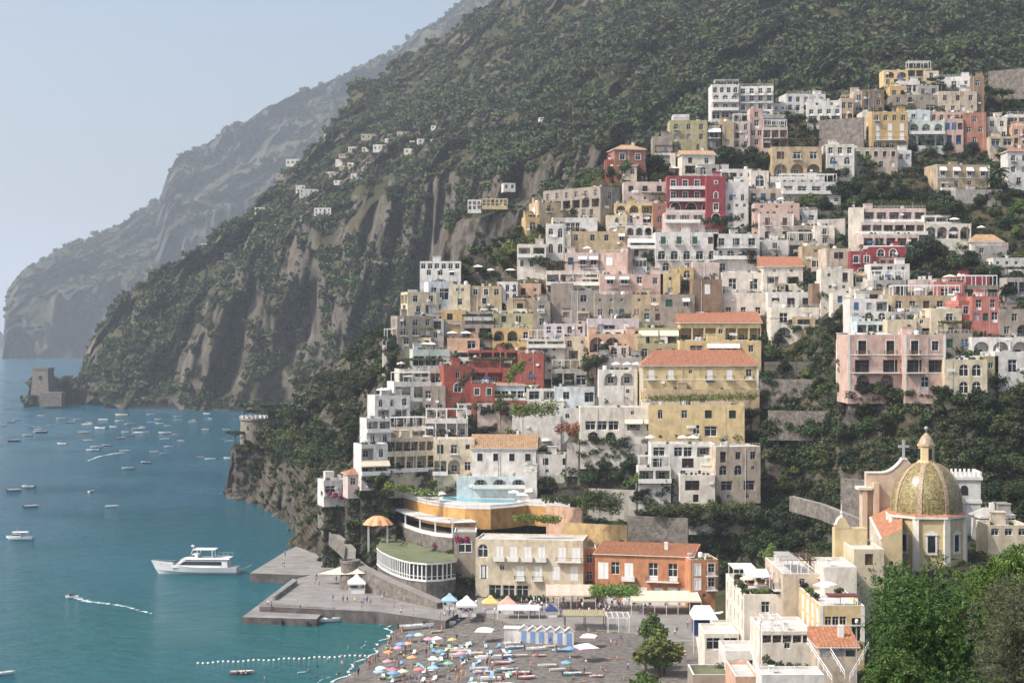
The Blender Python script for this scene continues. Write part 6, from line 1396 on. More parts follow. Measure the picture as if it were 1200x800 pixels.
boat('m',17,575,17,'grey',.15,0,'','left of the moored pair at the left edge'); boat('m',33,571,16,'grey',2.9,0,'','right of the moored pair at the left edge'); boat('m',37,594,17,'grey',.3,0,'','below the moored pair at the left edge'); boat('m',131,594,16,'white',.05,0,'','with a reddish waterline alone in the middle water'); boat('r',107,576,6,'white',1.3,0,'','seen end on in open water')
boat('m',146,529,13,'white',.25,0,'','speeding with a white wake'); boat('m',5,790,24,'white',.4,0,'','cut by the lower left corner'); boat('r',284,789,28,'red',.12,0,'','with people aboard below the buoy line'); boat('r',354,788,10,'white',.3,0,'','among the swimmers off the beach'); boat('m',388,728,34,'white',.22,0,'','moored along the landing step of the pier')
def wake(pts,w0,w1,label):
    m=MB(); pr=None; n=len(pts)
    P2=[on(*pts[0],0)]
    C=[on(u,v,0) for u,v in pts]; fine=[]
    for a,b in zip(C[:-1],C[1:]): fine+= [a.lerp(b,k/10) for k in range(10)]
    for i,p in enumerate(fine):
        t=i/len(fine); w_=(w0+(w1-w0)*t)*(.5+.8*abs(math.sin(i*1.7)+.4*math.sin(i*.7))); q=(fine[min(i+1,len(fine)-1)]-fine[max(i-1,0)]).normalized(); nn=Vector((-q.y,q.x,0)); j=nn*(w_*.7*math.sin(i*2.3))
        a,b=p+nn*w_+j,p-nn*w_+j; a.z=b.z=.06
        if pr and rnd.random()<1-.55*t: m.face([pr[0],a,b,pr[1]])
        pr=(a,b)
    struct(m.obj('wake_water',M_foam))
wake([(143,530),(130,532),(115,535),(100,541)],1.2,.4,''); wake([(87,700),(105,705),(125,707),(145,710),(160,714),(182,720)],.8,.3,'')
# jet ski
js=empty('jet_ski',on(84,700,.1),math.pi+.15,'white jet ski with a rider trailing a long wake','jet ski'); hull(3.2,1.1,.5,False).obj('hull',[M_hull,M_hull],js); b=MB(); b.box(-.9,.3,-.25,.25,.4,.8); b.box(.3,.6,-.3,.3,.5,1.05); b.obj('seat',M_iron,js)
# buoy line
bo=MB(); bo.lathe([(0,-.25),(.2,-.18),(.26,0),(.2,.18),(0,.25)],8); bme=bo.mesh('buoy',M_awn)
N_=34
for i in range(N_):
    u=232+(428-232)*i/(N_-1); v=776.5-9*(i/(N_-1))+.6*math.sin(i); o=link('buoy',bme,None,on(u,v,.05)); tag(o,'small white float on the bathing line off the beach','buoy','floats of the bathing line')
# yacht
yd=on(228,672,0); yt=empty('motor_yacht',(yd.x,yd.y,0),math.pi-.05,'big white motor yacht tied up beside the pier with a hard top','yacht'); L=yd.y/F*103
h=hull(L,5.2,2.0,False,22,sheer=1.7); h.obj('hull',[M_hull,mat('yacht_deck',(.60,.58,.54),.6,.08,.6)],yt)
b=MB(); b.box(-L*.5-.05,-L*.5+L*.9,-2.62,2.62,.12,.30) if False else None
def ybox(name,x0,x1,w0,z0,z1,m,rf=0.,rb=0.,ws=.9): # raked box
    b=MB(); lo=[(x0,-w0,z0),(x1,-w0*.94,z0),(x1,w0*.94,z0),(x0,w0,z0)]; hi=[(x0+rb,-w0*ws,z1),(x1-rf,-w0*.9*ws,z1),(x1-rf,w0*.9*ws,z1),(x0+rb,w0*ws,z1)]
    b.face(hi); 
    for k in range(4): b.face([lo[k],lo[(k+1)%4],hi[(k+1)%4],hi[k]])
    return b.obj(name,m,yt)
ybox('deck_house',-L*.40,L*.24,2.35,1.9,4.15,M_hull,2.6,.2); ybox('window_band',-L*.33,L*.155,2.34,2.65,3.55,M_glass,1.2,.1,.965); ybox('windscreen',L*.10,L*.242,1.9,2.9,3.9,M_glass,1.55,.1,.93)
ybox('upper_deck',-L*.42,L*.10,2.5,4.15,4.45,M_hull,.8,0); ybox('flybridge_screen',-L*.06,L*.085,1.9,4.45,5.3,M_hull,1.6,0,.9); ybox('flybridge_window',-L*.02,L*.082,1.8,4.75,5.25,M_glass,1.2,0,.97)
b=MB(); 
for x in (-L*.22,-L*.05): b.box(x-.1,x+.1,-1.9,-1.7,4.45,6.5); b.box(x-.1,x+.1,1.7,1.9,4.45,6.5)
b.box(-L*.25,L*.0,-2.,2.,6.5,6.7); b.obj('hard_top',M_hull,yt)
b=MB()
for sy in (-1,1):
    b.tube([(L*.47,sy*.35,3.6),(L*.30,sy*1.9,3.3),(L*.15,sy*2.3,3.0)],.05,5); b.tube([(-L*.42,sy*2.4,5.4),(-L*.25,sy*2.4,5.4)],.05,5)
    for x,z in ((L*.47,3.6),(L*.38,3.45),(L*.30,3.3),(L*.22,3.1)): b.tube([(x,sy*np.interp(x,[L*.3,L*.47],[1.9,.35]),z-.9),(x,sy*np.interp(x,[L*.3,L*.47],[1.9,.35]),z)],.04,4)
    for k in range(4): x=-L*.42+L*.17*k/3; b.tube([(x,sy*2.4,4.45),(x,sy*2.4,5.4)],.04,4)
b.obj('railing',M_grey,yt); b=MB(); b.tube([(L*.04,0,5.3),(L*.0,0,7.4)],.08,6); b.lathe([(0,-.35),(.4,-.2),(.45,0),(.4,.2),(0,.35)],10,(L*.02,0,7.4)); b.obj('radar_mast',M_hull,yt)
b=MB(); b.box(-L*.50,L*.28,-2.66,-2.6,.25,.42); b.obj('boot_stripe',CM['navy'],yt)
a,c=on(279,668,1.4),on(294,662,2.4); b=MB(); b.tube([a,a.lerp(c,.5)-Vector((0,0,.3)),c],.05,5); b.tube([a+Vector((0,1.5,0)),c+Vector((0,2,0))],.05,5); tag(b.obj('mooring_rope',M_grey),'mooring ropes from the yacht stern to the pier','rope')
# ---------------------------------------------------------------- people
M_skin=mat('skin',(.42,.25,.17),.6,.08,2.); M_skin2=mat('tanned_skin',(.27,.14,.09),.6,.08,2.); M_hair=mat('dark_hair',(.035,.025,.02),.7,.1,2.); M_hairb=mat('fair_hair',(.30,.19,.09),.7,.1,2.)
def bodymesh(pose):
    # joints: pelvis first (root)
    J=dict(pel=(0,0,.93),chest=(0,.01,1.28),neck=(0,.01,1.47),head=(0,-.02,1.66),top=(0,-.01,1.74),nose=(0,-.10,1.63))
    for s,n in ((-1,'l'),(1,'r')):
        J['sh'+n]=(s*.17,.01,1.41);J['el'+n]=(s*.24,.03,1.12);J['wr'+n]=(s*.25,-.05,.87);J['ha'+n]=(s*.25,-.08,.78);J['hip'+n]=(s*.09,0,.90);J['kn'+n]=(s*.10,-.02,.48);J['an'+n]=(s*.11,.02,.08);J['to'+n]=(s*.12,-.14,.03)
    if pose=='walk':
        J.update(knl=(-.10,-.16,.50),anl=(-.10,-.22,.10),tol=(-.10,-.38,.05),knr=(.10,.10,.48),anr=(.10,.32,.12),tor=(.10,.20,.03),ell=(-.24,.12,1.14),wrl=(-.25,.16,.90),hal=(-.25,.15,.81),elr=(.24,-.06,1.13),wrr=(.24,-.20,.95),har=(.24,-.27,.90))
    if pose=='sit':
        for k in J: J[k]=(J[k][0],J[k][1]+.05*(J[k][2]>1),J[k][2]-.81)
        for s,n in ((-1,'l'),(1,'r')): J['hip'+n]=(s*.1,0,.12);J['kn'+n]=(s*.14,-.36,.38);J['an'+n]=(s*.14,-.62,.09);J['to'+n]=(s*.15,-.75,.03);J['el'+n]=(s*.26,.10,.35);J['wr'+n]=(s*.20,-.18,.36);J['ha'+n]=(s*.17,-.28,.38)
    if pose=='lie':
        J={k:(p[0],p[2]-.9,.13-p[1]*.6) for k,p in J.items()}
        for n in 'lr': x,y,z=J['to'+n]; J['to'+n]=(x,y,.2)
    RAD=dict(pel=.155,chest=.165,neck=.065,head=.105,top=.075,nose=.02,sh=.075,el=.05,wr=.035,ha=.04,hip=.105,kn=.065,an=.045,to=.035)
    names=list(J); E=[('pel','chest'),('chest','neck'),('neck','head'),('head','top'),('head','nose')]
    for n in 'lr': E+=[('chest','sh'+n),('sh'+n,'el'+n),('el'+n,'wr'+n),('wr'+n,'ha'+n),('pel','hip'+n),('hip'+n,'kn'+n),('kn'+n,'an'+n),('an'+n,'to'+n)]
    me=bpy.data.meshes.new('body'); me.from_pydata([J[n] for n in names],[(names.index(a),names.index(b)) for a,b in E],[])
    o=bpy.data.objects.new('body',me); COL.objects.link(o); md=o.modifiers.new('s','SKIN'); sv=me.skin_vertices[0].data
    for i,n in enumerate(names): r=RAD.get(n) or RAD[n[:-1]]; sv[i].radius=(r,r*(.75 if n in('pel','chest') else 1)); 
    sv[0].use_root=True; ms=o.modifiers.new('u','SUBSURF'); ms.levels=1; ms.render_levels=1
    dg=bpy.context.evaluated_depsgraph_get(); out=bpy.data.meshes.new_from_object(o.evaluated_get(dg)); out.name='person_'+pose; bpy.data.objects.remove(o); bpy.data.meshes.remove(me)
    seg={k:Vector(v) for k,v in J.items()}
    def near(p): return min(seg,key=lambda k:(seg[k]-p).length/(RAD.get(k) or RAD[k[:-1]])**.5)
    out.materials.clear()
    for m_ in (M_skin,M_skin,CM['blue'],M_hair,M_skin): out.materials.append(m_)
    mi=[]
    for pl_ in out.polygons:
        k=near(pl_.center); k0=k if k in('pel','chest','neck','head','top','nose') else k[:-1]
        back=(pl_.center-seg['head']); fr=(seg['nose']-seg['head']).normalized()
        mi.append(3 if (k0=='top' or (k0=='head' and back.dot(fr)<-.02)) else 2 if k0 in('pel','hip') else 1 if k0 in('chest','sh') else 4 if k0 in('kn',) else 0)
    out.polygons.foreach_set('material_index',mi); out.polygons.foreach_set('use_smooth',[True]*len(mi)); return out
BODY={k:bodymesh(k) for k in('stand','walk','sit','lie')}
CLO=dict(white=M_awn,red=CM['red'],blue=CM['blue'],navy=CM['navy'],yellow=CM['yellow'],green=CM['green'],pink=CM['pink'],orange=CM['orange'],grey=M_grey,purple=CM['purple'],teal=CM['teal'])
def person(pose,p,col,dressed,zone,u,v,fixed=None,kind=None,sc=1.):
    o=link('person',BODY[pose],None,p); o.rotation_euler=(0,0,rnd.uniform(0,6.28)); o.scale=(sc*rnd.uniform(.95,1.08),)*3; sk=M_skin if rnd.random()<.6 else M_skin2; suit=rnd.random()<.4
    for i,m in ((0,sk),(1,CLO[col] if dressed or suit else sk),(2,CLO[rnd.choice(('navy','grey','navy','white'))] if dressed else CLO[col]),(3,M_hair if rnd.random()<.7 else M_hairb),(4,CLO['navy'] if dressed and rnd.random()<.5 else sk)): o.material_slots[i].link='OBJECT'; o.material_slots[i].material=m
    w=dict(stand='standing',walk='walking',sit='sitting',lie='lying')[pose]; lab=f'person in {col} '+('clothes ' if dressed else ('swimsuit ' if suit else 'trunks '))+w
    pend(o,lab,'person',u,v,zone[1],fixed or zone[0]); return o
CK=list(CLO)
# waterline crowd
for i in range(30):
    t=rnd.random(); u=np.interp(t,[0,.3,.6,1],[402,426,446,461])+rnd.uniform(3,12); v=np.interp(t,[0,.3,.6,1],[800,782,766,742]); p=bz(u,v); person(rnd.choice(('stand','walk','stand')),p,rnd.choice(CK),False,('along the waterline','people along the waterline'),u,v,sc=1.)
for u,v in ((400,768),(372,780),(362,786),(370,794),(397,789),(415,780),(401,777),(310,795),(384,774),(424,770),(408,760),(352,776)):
    p=on(u,v,0); p.z=-1.05+rnd.uniform(-.15,.2); person('stand',p,rnd.choice(CK),False,('bathing waist deep off the beach','bathers in the water'),u,v)
occ=[]
for i in range(105):
    for _ in range(40):
        u=rnd.uniform(440,735); v=rnd.uniform(738,803)
        if u<np.interp(v,[738,765,802],[474,462,425]): continue
        if u>600 and rnd.random()<.7: continue
        if all(abs(u-a)>3 or abs(v-b)>3 for a,b in occ): break
    occ.append((u,v)); row=('nearest' if v>782 else 'middle' if v>760 else 'farthest'); pose=rnd.choice(('sit','lie','stand','walk','sit','lie','stand')); person(pose,bz(u,v),rnd.choice(CK),False,(f'on the {row} strip of the beach','people on the beach'),u,v)
for u,v in ((334,652),(331,664),(333,665),(369,684),(374,686),(371,680),(394,682),(400,680),(402,705),(407,706),(416,706),(426,709),(430,706),(434,710),(448,703),(450,700),(470,719),(424,712),(390,704),(314,711),(318,713),(462,712),(484,722)):
    z=2.3 if v<668 else 2.7; p=on(u,v,z); person(rnd.choice(('stand','walk','stand')),p,rnd.choice(CK),True,('on the pier','people on the pier'),u,v)
for u,v in [(rnd.uniform(510,556),rnd.uniform(716,726)) for _ in range(16)]: person(rnd.choice(('stand','walk')),on(u,v,2.8),rnd.choice(CK),True,('by the tents at the pier end','people by the tents'),u,v)
for u,v in [(rnd.uniform(600,760),rnd.uniform(706,722)) for _ in range(72)]: person(rnd.choice(('stand','stand','walk')),on(u,v,2.85),rnd.choice(('white','white','white','blue','navy','grey','red')),True,('under the restaurant awnings','people under the awnings'),u,v)
for u,v in ((791,744),(793,742),(806,735),(808,733),(799,770),(803,771),(782,778),(778,776),(785,774),(736,786),(690,744),(700,748),(722,760),(716,756),(728,752),(775,782)): person(rnd.choice(('stand','walk')),on(u,v,3.2),rnd.choice(CK),True,('by the trees behind the beach','people behind the beach'),u,v)
for u,v in ((478,578.5),(486,580),(500,582),(513,583),(530,581),(546,579),(560,578),(580,579),(595,580),(610,583)): person(rnd.choice(('stand','lie','walk')),on(u,v,zp_+.03),rnd.choice(CK),False,('by the turquoise pool','people by the pool'),u,v)
person('sit',js.location+Vector((-.2,0,.75)),'navy',True,('riding the jet ski','riders'),84,700); 
for k in range(3): p=on(278+k*5,789,.25); person('sit',p,('red','white','navy')[k],True,('in the red rowing boat','people in the red rowing boat'),278+k*5,789)
# ---------------------------------------------------------------- beach gear
PR=mkparasol(); PS={}; SQ=mkparasol(2.0,True); SS={}
def parasol(u,v,col,z=None,sq=False,s=1.,zone='on the beach',grp='beach parasols',col2=None,p=None,fixed=None):
    p=p or (bz(u,v) if z is None else on(u,v,z)); o=place(SQ if sq else PR,SS if sq else PS,p,rnd.uniform(0,1.5),s); setmat(o,CM[col],0,'canopy'); setmat(o,CM[col2 or col],1,'canopy'); pend(o,f'{col} '+('square ' if sq else '')+'parasol','parasol',u,v,grp,fixed or zone); return o
for u,v,c in ((481,752,'blue'),(491,752,'mint'),(502,757,'pink'),(512,757,'white'),(470,764,'blue'),(478,763,'orange'),(466,767,'pink'),(455,772,'orange'),(454,783,'pink'),(483,779,'orange'),(446,792,'white'),(444,796,'lightblue'),(460,794,'red'),(461,799,'blue'),(508,781,'white'),(508,793,'lightblue'),(491,794,'red'),(516,772,'teal'),(540,774,'pink'),(530,757,'yellow'),(668,770,'blue'),(472,796,'cream'),(526,786,'green'),(664,786,'teal')): parasol(u,v,c,s=rnd.uniform(.72,.9))
parasol(568,752,'white',sq=True,s=1.25,fixed='alone in the middle of the beach'); parasol(690,758,'white',sq=True,s=1.1,col2='pink',fixed='behind, beside the pergola at the beach end'); parasol(687,774,'white',sq=True,s=1.35,col2='pink',fixed='in front, beside the pergola at the beach end')
for k,u,v,px,col,a in (('m',485,737,34,'white',.2),('m',516,734,36,'white',.1),('m',527,729,24,'teal',.1),('r',513,741,15,'yellow',.25),('r',540,765,26,'yellow',0),('r',552,768,28,'yellow',.05),('r',534,762,20,'orange',.1),('m',541,770,30,'white',.05),('m',572,773,32,'white',.06),('m',590,771,26,'purple',.1),('m',603,760,22,'blue',.15),('m',600,755,20,'white',.1),('m',629,762,26,'white',.02),('r',609,769,18,'pale',.08),('r',645,758,16,'pale',0),('m',657,763,20,'blue',.05),('r',562,785,24,'white',.05),('m',565,789,22,'purple',0),('r',590,787,24,'teal',.35),('m',609,790,24,'red',.08),('r',587,778,22,'red',.02),('m',574,797,28,'white',.05),('m',560,803,24,'green',0),('m',590,804,26,'white',.05),('r',641,781,22,'pale',.05),('r',655,786,22,'white',.1),('m',672,791,24,'teal',.02),('m',699,793,16,'red',.05),('r',686,790,14,'wood',0),('m',618,795,22,'red',.1),('r',632,769,16,'red',.1),('r',545,757,14,'orange',.3)):
    boat(k,u,v,px,col,a+(math.pi if rnd.random()<.4 else 0),0,'drawn up on the beach',None,True)
# sunbeds and towels
sbm=MB(); sbm.box(-.3,.3,-.95,.45,.28,.34); sbm.face([(-.3,.45,.34),(.3,.45,.34),(.3,.95,.68),(-.3,.95,.68)]); sbm.face([(-.3,.95,.62),(.3,.95,.62),(.3,.45,.28),(-.3,.45,.28)])
for x in (-.27,.27):
    for y in (-.85,.4): sbm.box(x-.025,x+.025,y-.025,y+.025,0,.28)
sme=sbm.mesh('sunbed',[M_awn])
for i in range(46):
    for _ in range(30):
        u=rnd.uniform(445,600); v=rnd.uniform(752,802)
        if u>np.interp(v,[738,765,802],[474,462,425])+12 and all(abs(u-a)>2.5 or abs(v-b)>2.5 for a,b in occ): break
    occ.append((u,v)); o=link('sunbed',sme,None,bz(u,v)); o.rotation_euler=(0,0,rnd.uniform(-.5,.5)); c=rnd.choice(('white','lightblue','green','blue','white')); o.material_slots[0].link='OBJECT'; o.material_slots[0].material=CM[c]; pend(o,f'{c} sunbed','sunbed',u,v,'sunbeds on the beach','on the '+('near' if v>785 else 'middle' if v>768 else 'far')+' part of the beach')
# changing cabins
cb=empty('beach_cabin'); W_=.85; m=MB(); m.box(-W_,W_,-.8,.8,0,2.35)
for y in (-.8,.8): m.face([(-W_,y,2.35),(W_,y,2.35),(0,y,3.0)] if y<0 else [(W_,y,2.35),(-W_,y,2.35),(0,y,3.0)])
m.obj('wall',wm('white'),cb); m=MB(); e=.12
for s in (-1,1): q=[(0,-.95,3.06),(0,.95,3.06),(s*(W_+e),.95,2.33),(s*(W_+e),-.95,2.33)]; m.face(q if s<0 else q[::-1]); m.face([(x,y,z-.07) for x,y,z in (q[::-1] if s<0 else q)])
m.obj('roof',M_white,cb); m=MB(); m.box(-.42,.42,-.86,-.805,.1,2.15); m.obj('door',CM['blue'],cb); ST_={}
for u,v in ((614,752),(624.5,753),(634.5,753.5),(645,754),(656,754.5),(667,755)):
    o=place(cb,ST_,bz(u,v)+Vector((0,0,.05)),-.06,1.12); pend(o,'white beach cabin with a blue door','cabin',u,v,'row of beach cabins','in the row behind the boats')
o=empty('beach_shed',bz(600,752),-.06,'big blank white changing hut at the left end of the cabin row','hut'); m=MB(); m.box(-1.5,1.5,-1.2,1.4,0,2.9); m.obj('wall',wm('white'),o); m=MB(); m.box(-1.65,1.65,-1.35,1.55,2.9,3.05); m.obj('roof',M_white,o); m=MB(); m.box(.4,1.2,-1.26,-1.203,.1,2.1); m.obj('door',M_trim,o)
# market tents
kp=mkkiosk(); KS={}
for u,v,c,s,z,lab in ((527,713,'lightblue',.92,2.75,'light blue market tent at the foot of the ramp wall'),(547,721,'white',1.15,2.75,'white market tent between the blue and yellow ones'),(575,717,'yellow',1.,2.75,'yellow market tent with a little top cap'),(595,718,'salmon',1.,2.75,'salmon pink market tent right of the yellow one'),(418,694,'white',1.15,2.7,'white kiosk tent on the pier below the bastion'),(646,722,'navy',.7,2.8,'small dark kiosk with a pale top before the awnings')):
    o=place(kp,KS,on(u,v,z),.1,s,lab,'market tent','market tents'); setmat(o,CM[c],0,'canopy')
def canopy(u0,u1,v0,v1,d0,d1,z0,z1,m,label,name='awning',ng=None,cat='awning'):
    a,b=P(u0,500,d0).x,P(u1,500,d0).x; r=empty(name,((a+b)/2,d0,z0),0,label,cat); w_=(b-a)/2; D_=d1-d0; dz=z1-z0; g=MB(); n=max(2,int(w_*2/2.2))
    for k in range(n):
        x0,x1=-w_+2*w_*k/n,-w_+2*w_*(k+1)/n; q=lambda x,t:(x,D_*t,dz*t+.10*math.sin(math.pi*(x-x0)/(x1-x0))*-1)
        xs=np.linspace(x0,x1,4)
        for i in range(3): g.face([q(xs[i],0),q(xs[i+1],0),q(xs[i+1],1),q(xs[i],1)])
        g.face([(x0,0,-.35),(x1,0,-.35),(x1,0,0),(x0,0,0)])
    g.obj('canopy',m,r); g=MB()
    for k in range(n+1): x=-w_+2*w_*k/n; g.box(x-.05,x+.05,.05,.15,ng if ng is not None else -2.8,-.02); g.box(x-.03,x+.03,.15,D_,-.10,-.04) if dz==0 else None
    posts(g,M_white,r); return r
canopy(640,698,0,0,378,388,6.0,7.0,mat('reed_canopy',(.42,.28,.20),.9,.35,1.2,col2=(.62,.55,.47)),'reddish reed canopy over the crowded restaurant terrace',ng=-3.2)
canopy(740,822,0,0,371,380,5.9,6.8,M_awnc,'long cream awning under the orange palazzo',ng=-3.1)
canopy(583,632,0,0,366,370,4.9,5.3,M_awn,'long white canopy on the promenade behind the cabins',ng=-2.1)
canopy(938,978,0,0,243,249,13.6,13.7,mat('pale_beige_canvas',(.58,.47,.38),.8,.08,.8),'beige sun canopy over the lower restaurant terrace',ng=-3.)
hl=[(tuple(P(u,0,0)) if False else (P(u,700,376).x,376+dy,6.9),1.3) for u in range(697,746,4) for dy in (0,2.5,5)]; foliage_obj('vine_canopy',hl,3200,.32,'bright','green vine canopy between the reed canopy and the cream awning','vines',77)
# pergola frames
for u0,u1,v,d0,lab,mk in ((662,710,742,352,'wooden slatted pergola behind the cabins',mat('straw_slats',(.45,.39,.22),.9,.25,1.5)),(712,738,744,350,'white open pergola beside the trees',M_white)):
    a,b=P(u0,v,d0).x,P(u1,v,d0).x; r=empty('pergola',((a+b)/2,d0,2.7),0,lab,'pergola'); w_=(b-a)/2; g=MB(); n=int(w_*2/(.42 if u0<700 else 1.0))
    for k in range(n+1): x=-w_+2*w_*k/n; g.box(x-(.15 if u0<700 else .07),x+(.15 if u0<700 else .07),0,7,3.101,3.2)
    for y in (.1,6.9): g.box(-w_,w_,y-.08,y+.08,2.95,3.1)
    g.obj('slat_roof',mk,r); g=MB()
    for x in (-w_+.1,0,w_-.1):
        for y in (.1,6.9): g.box(x-.08,x+.08,y-.079,y+.079,0,2.949)
    posts(g,M_white if u0>700 else M_brown,r)
# promenade, stairs
q=ccw([on(u,v,2.78) for u,v in ((548,716),(598,730),(700,738),(742,742),(800,752),(842,752),(850,706),(700,702),(560,700))]); g=MB(); g.prism([(p.x,p.y) for p in q],1.0,2.78,1,0); struct(g.obj('promenade',[M_paving,M_stonew]))
r=empty('stone_stairs',on(803,771,2.4),0,'wide grey stone stairs between the trees and the dark awning','stairs'); g=MB()
for k in range(9): g.box(-2.6,2.6,k*.5,5,k*.28,(k+1)*.28-.003)
g.obj('step',[mat('step_stone',(.33,.31,.28),.9,.2,.6)],r)['kind']='stuff'; g=MB(); g.box(-3.,-2.61,-.2,5,0,3.1); g.box(2.61,3.,-.2,5,0,3.1); g.obj('side_wall',M_trim,r)
q=ccw([on(u,v,5.0) for u,v in ((790,738),(818,740),(822,728),(800,726))]); 
for k,u,v,h,lab in (('B',764,757,42,'behind, at the top of the stairs'),('B',772,792,58,'in the middle of the beach end'),('B',752,826,42,'at the bottom edge')): 
    p=bz(u,v); tree(k,u,v,h,None,p.y,lab)
for i,(u,v) in enumerate(((768,768),(757,772),(778,776))): tree('B',u,v+14,38,None,bz(u,v+14).y,('in front of','beside','right of')[i]+' the tall beach end tree')
# sails and hut on the pier
for i,(tri,lab) in enumerate(((((376,672,2.6),(432,671,5.6),(413,657,6.6)),'larger cream shade sail over the pier'),(((372,672,3.2),(398,668,5.0),(410,659,6.8)),'narrow cream shade sail behind the larger one'))):
    r=empty('shade_sail',on(tri[0][0],tri[0][1],2.4),0,lab,'shade sail'); l0=Vector(r.location); c=[P(u,v,410+8*i-6*(k==1))-l0 for k,(u,v,z) in enumerate(tri)]; g=MB(); n=8
    for a in range(n):
        for b in range(n-a):
            f=lambda i_,j_: c[0]+(c[1]-c[0])*(i_/n)+(c[2]-c[0])*(j_/n)-Vector((0,0,2.2*(i_/n)*(j_/n)+1.2*(1-i_/n-j_/n)*(i_/n+j_/n)*.7))
            g.face([f(a,b),f(a+1,b),f(a,b+1)]); 
            if a+b<n-1: g.face([f(a+1,b),f(a+1,b+1),f(a,b+1)])
    g.obj('canvas',M_awnc,r,True); g=MB()
    for p in c: g.tube([(p.x,p.y,-.2),p],.06,5)
    posts(g,M_grey,r)
# parked van by the stone road wall
dv=dT(970,143)-.1; p=P(969,143.5,606); vn_=empty('parked_van',p,0,'white van parked on the road above the tall stone wall','van'); g=MB(); sec=[(-2.4,.35),(2.4,.35),(2.4,1.0),(1.7,1.15),(1.1,1.95),(-2.3,2.0)]
for y0,y1 in ((-.95,.95),):
    g.face([(x,y0,z) for x,z in sec]); g.face([(x,y1,z) for x,z in sec][::-1])
    for (a,b),(c,d_) in zip(sec,sec[1:]+sec[:1]): g.face([(a,y0,b),(a,y1,b),(c,y1,d_),(c,y0,d_)])
g.obj('body',M_hull,vn_); g=MB(); g.face([(1.72,-.8,1.18),(1.72,.8,1.18),(1.16,.75,1.9),(1.16,-.75,1.9)]); g.box(-.2,1.0,-.97,-.955,1.2,1.8); g.obj('window',M_glass,vn_)
for x in (-1.5,1.5):
    for y in (-.9,.9): g=MB(); g.tube([(x,y-.1,.35),(x,y+.1,.35)],.35,12); g.obj('wheel',M_iron,vn_)
# ---------------------------------------------------------------- terraces at lower right, parasols, plants, poles
def roof_of(short): h=next(x for x in HOUSES if x['short']==short); return h
def on_roof(short,fx,fy,dz=0): h=roof_of(short); l=h['root'].location; a=h['root'].rotation_euler.z; x=(fx-.5)*h['W']; y=fy*h['D']; return Vector((l.x+x*math.cos(a)-y*math.sin(a),l.y+x*math.sin(a)+y*math.cos(a),l.z+h['H']-.54+dz))
def planter(short,fx,fy,n,key,lab,s=1.):
    p=on_roof(short,fx,fy); g=MB(); g.box(-.6*s,.6*s,-.3,.3,0,.45); r=empty('planter',p,0,lab,'planter'); g.obj('box',M_tile,r); v,f=leafcloud(n,.22,[((x*s,0,.8),.5) for x in (-.4,0,.4)],int(fx*100+fy*10)); link('plants',numpy_mesh('plants',v,f,FOL[key]),r)
A='planted terrace house'
for i,(x,y,k) in enumerate(((.08,.06,'bright'),(.3,.05,'mid'),(.5,.05,'bright'),(.7,.05,'mid'),(.9,.06,'bright'),(.08,.45,'mid'),(.1,.3,'dark'),(.4,.55,'olive'),(.7,.6,'mid'),(.2,.75,'dark'))):
    planter(A,x,y,240,k,f'terracotta planter on the planted terrace house, {ORD[i]} of them from the front')
p=on_roof(A,.5,.42); g=MB(); r=empty('sun_canopy',p,0,'white square canvas canopy on the planted terrace house','canopy'); g.face([(-2.,-2.2,2.2),(2.,-2.2,2.2),(2.,2.2,3.0),(-2.,2.2,3.0)]); g.obj('canvas',M_awn,r); g=MB(); [g.box(x-.04,x+.04,y-.04,y+.04,0,2.2 if y<0 else 3.0) for x in (-1.9,1.9) for y in (-2.1,2.1)]; posts(g,M_white,r)
parasol(890,700,'cream',p=on_roof(A,.25,.35),zone='on the planted terrace house',grp='terrace parasols'); parasol(912,690,'pink',p=on_roof(A,.85,.38),zone='on the planted terrace house',grp='terrace parasols')
def slatroof(short,x0,x1,y0,y1,h,m,lab,step=.5,veg=None):
    H_=roof_of(short); a=on_roof(short,x0,y0); b=on_roof(short,x1,y1); w_=b.x-a.x; d_=b.y-a.y; r=empty('roof_pergola',a,0,lab,'pergola'); g=MB(); n=max(2,int(w_/step))
    for k in range(n+1): x=w_*k/n; g.box(x-.1,x+.1,0,d_,h+.081,h+.16)
    for y in (0.05,d_-.05): g.box(-.1,w_+.1,y-.05,y+.05,h-.08,h+.08)
    g.obj('slat_roof',m,r); g=MB(); [g.box(x-.05,x+.05,y-.049,y+.049,0,h-.081) for x in (.05,w_/2,w_-.05) for y in (.05,d_-.05)]; posts(g,M_white,r)
slatroof(A,.05,.6,.68,.95,2.4,M_awn,'white reed pergola at the back of the planted terrace house',.28)
slatroof('tall beige town house',.1,.5,.2,.7,2.2,M_roofg,'grey roof shelter on the tall beige town house',.3); slatroof('tall beige town house',.55,.95,.15,.6,2.3,M_brown,'dark pergola on the tall beige town house',.6)
slatroof('white roofed shop house',.05,.4,.05,.4,2.2,M_white,'white open pergola on the white roofed shop house',.9)
Y='yellow seafront house'
slatroof(Y,.25,.9,.06,.16,1.6,mat('dark_red_awning',(.16,.05,.05),.8,.1,1.),'dark red awning over the roof terrace of the yellow seafront house',.22)
for i,(x,y) in enumerate(((.1,.3),(.1,.5),(.12,.7),(.8,.5))): planter(Y,x,y,200,('mid','bright','dark','mid')[i],f'planter on the yellow seafront house, {ORD[i]} of them from the front',.8)
parasol(975,690,'white',p=on_roof(Y,.45,.45),sq=True,zone='on the yellow seafront house',grp='terrace parasols'); parasol(990,697,'salmon',p=on_roof(Y,.6,.75),zone='on the yellow seafront house',grp='terrace parasols')
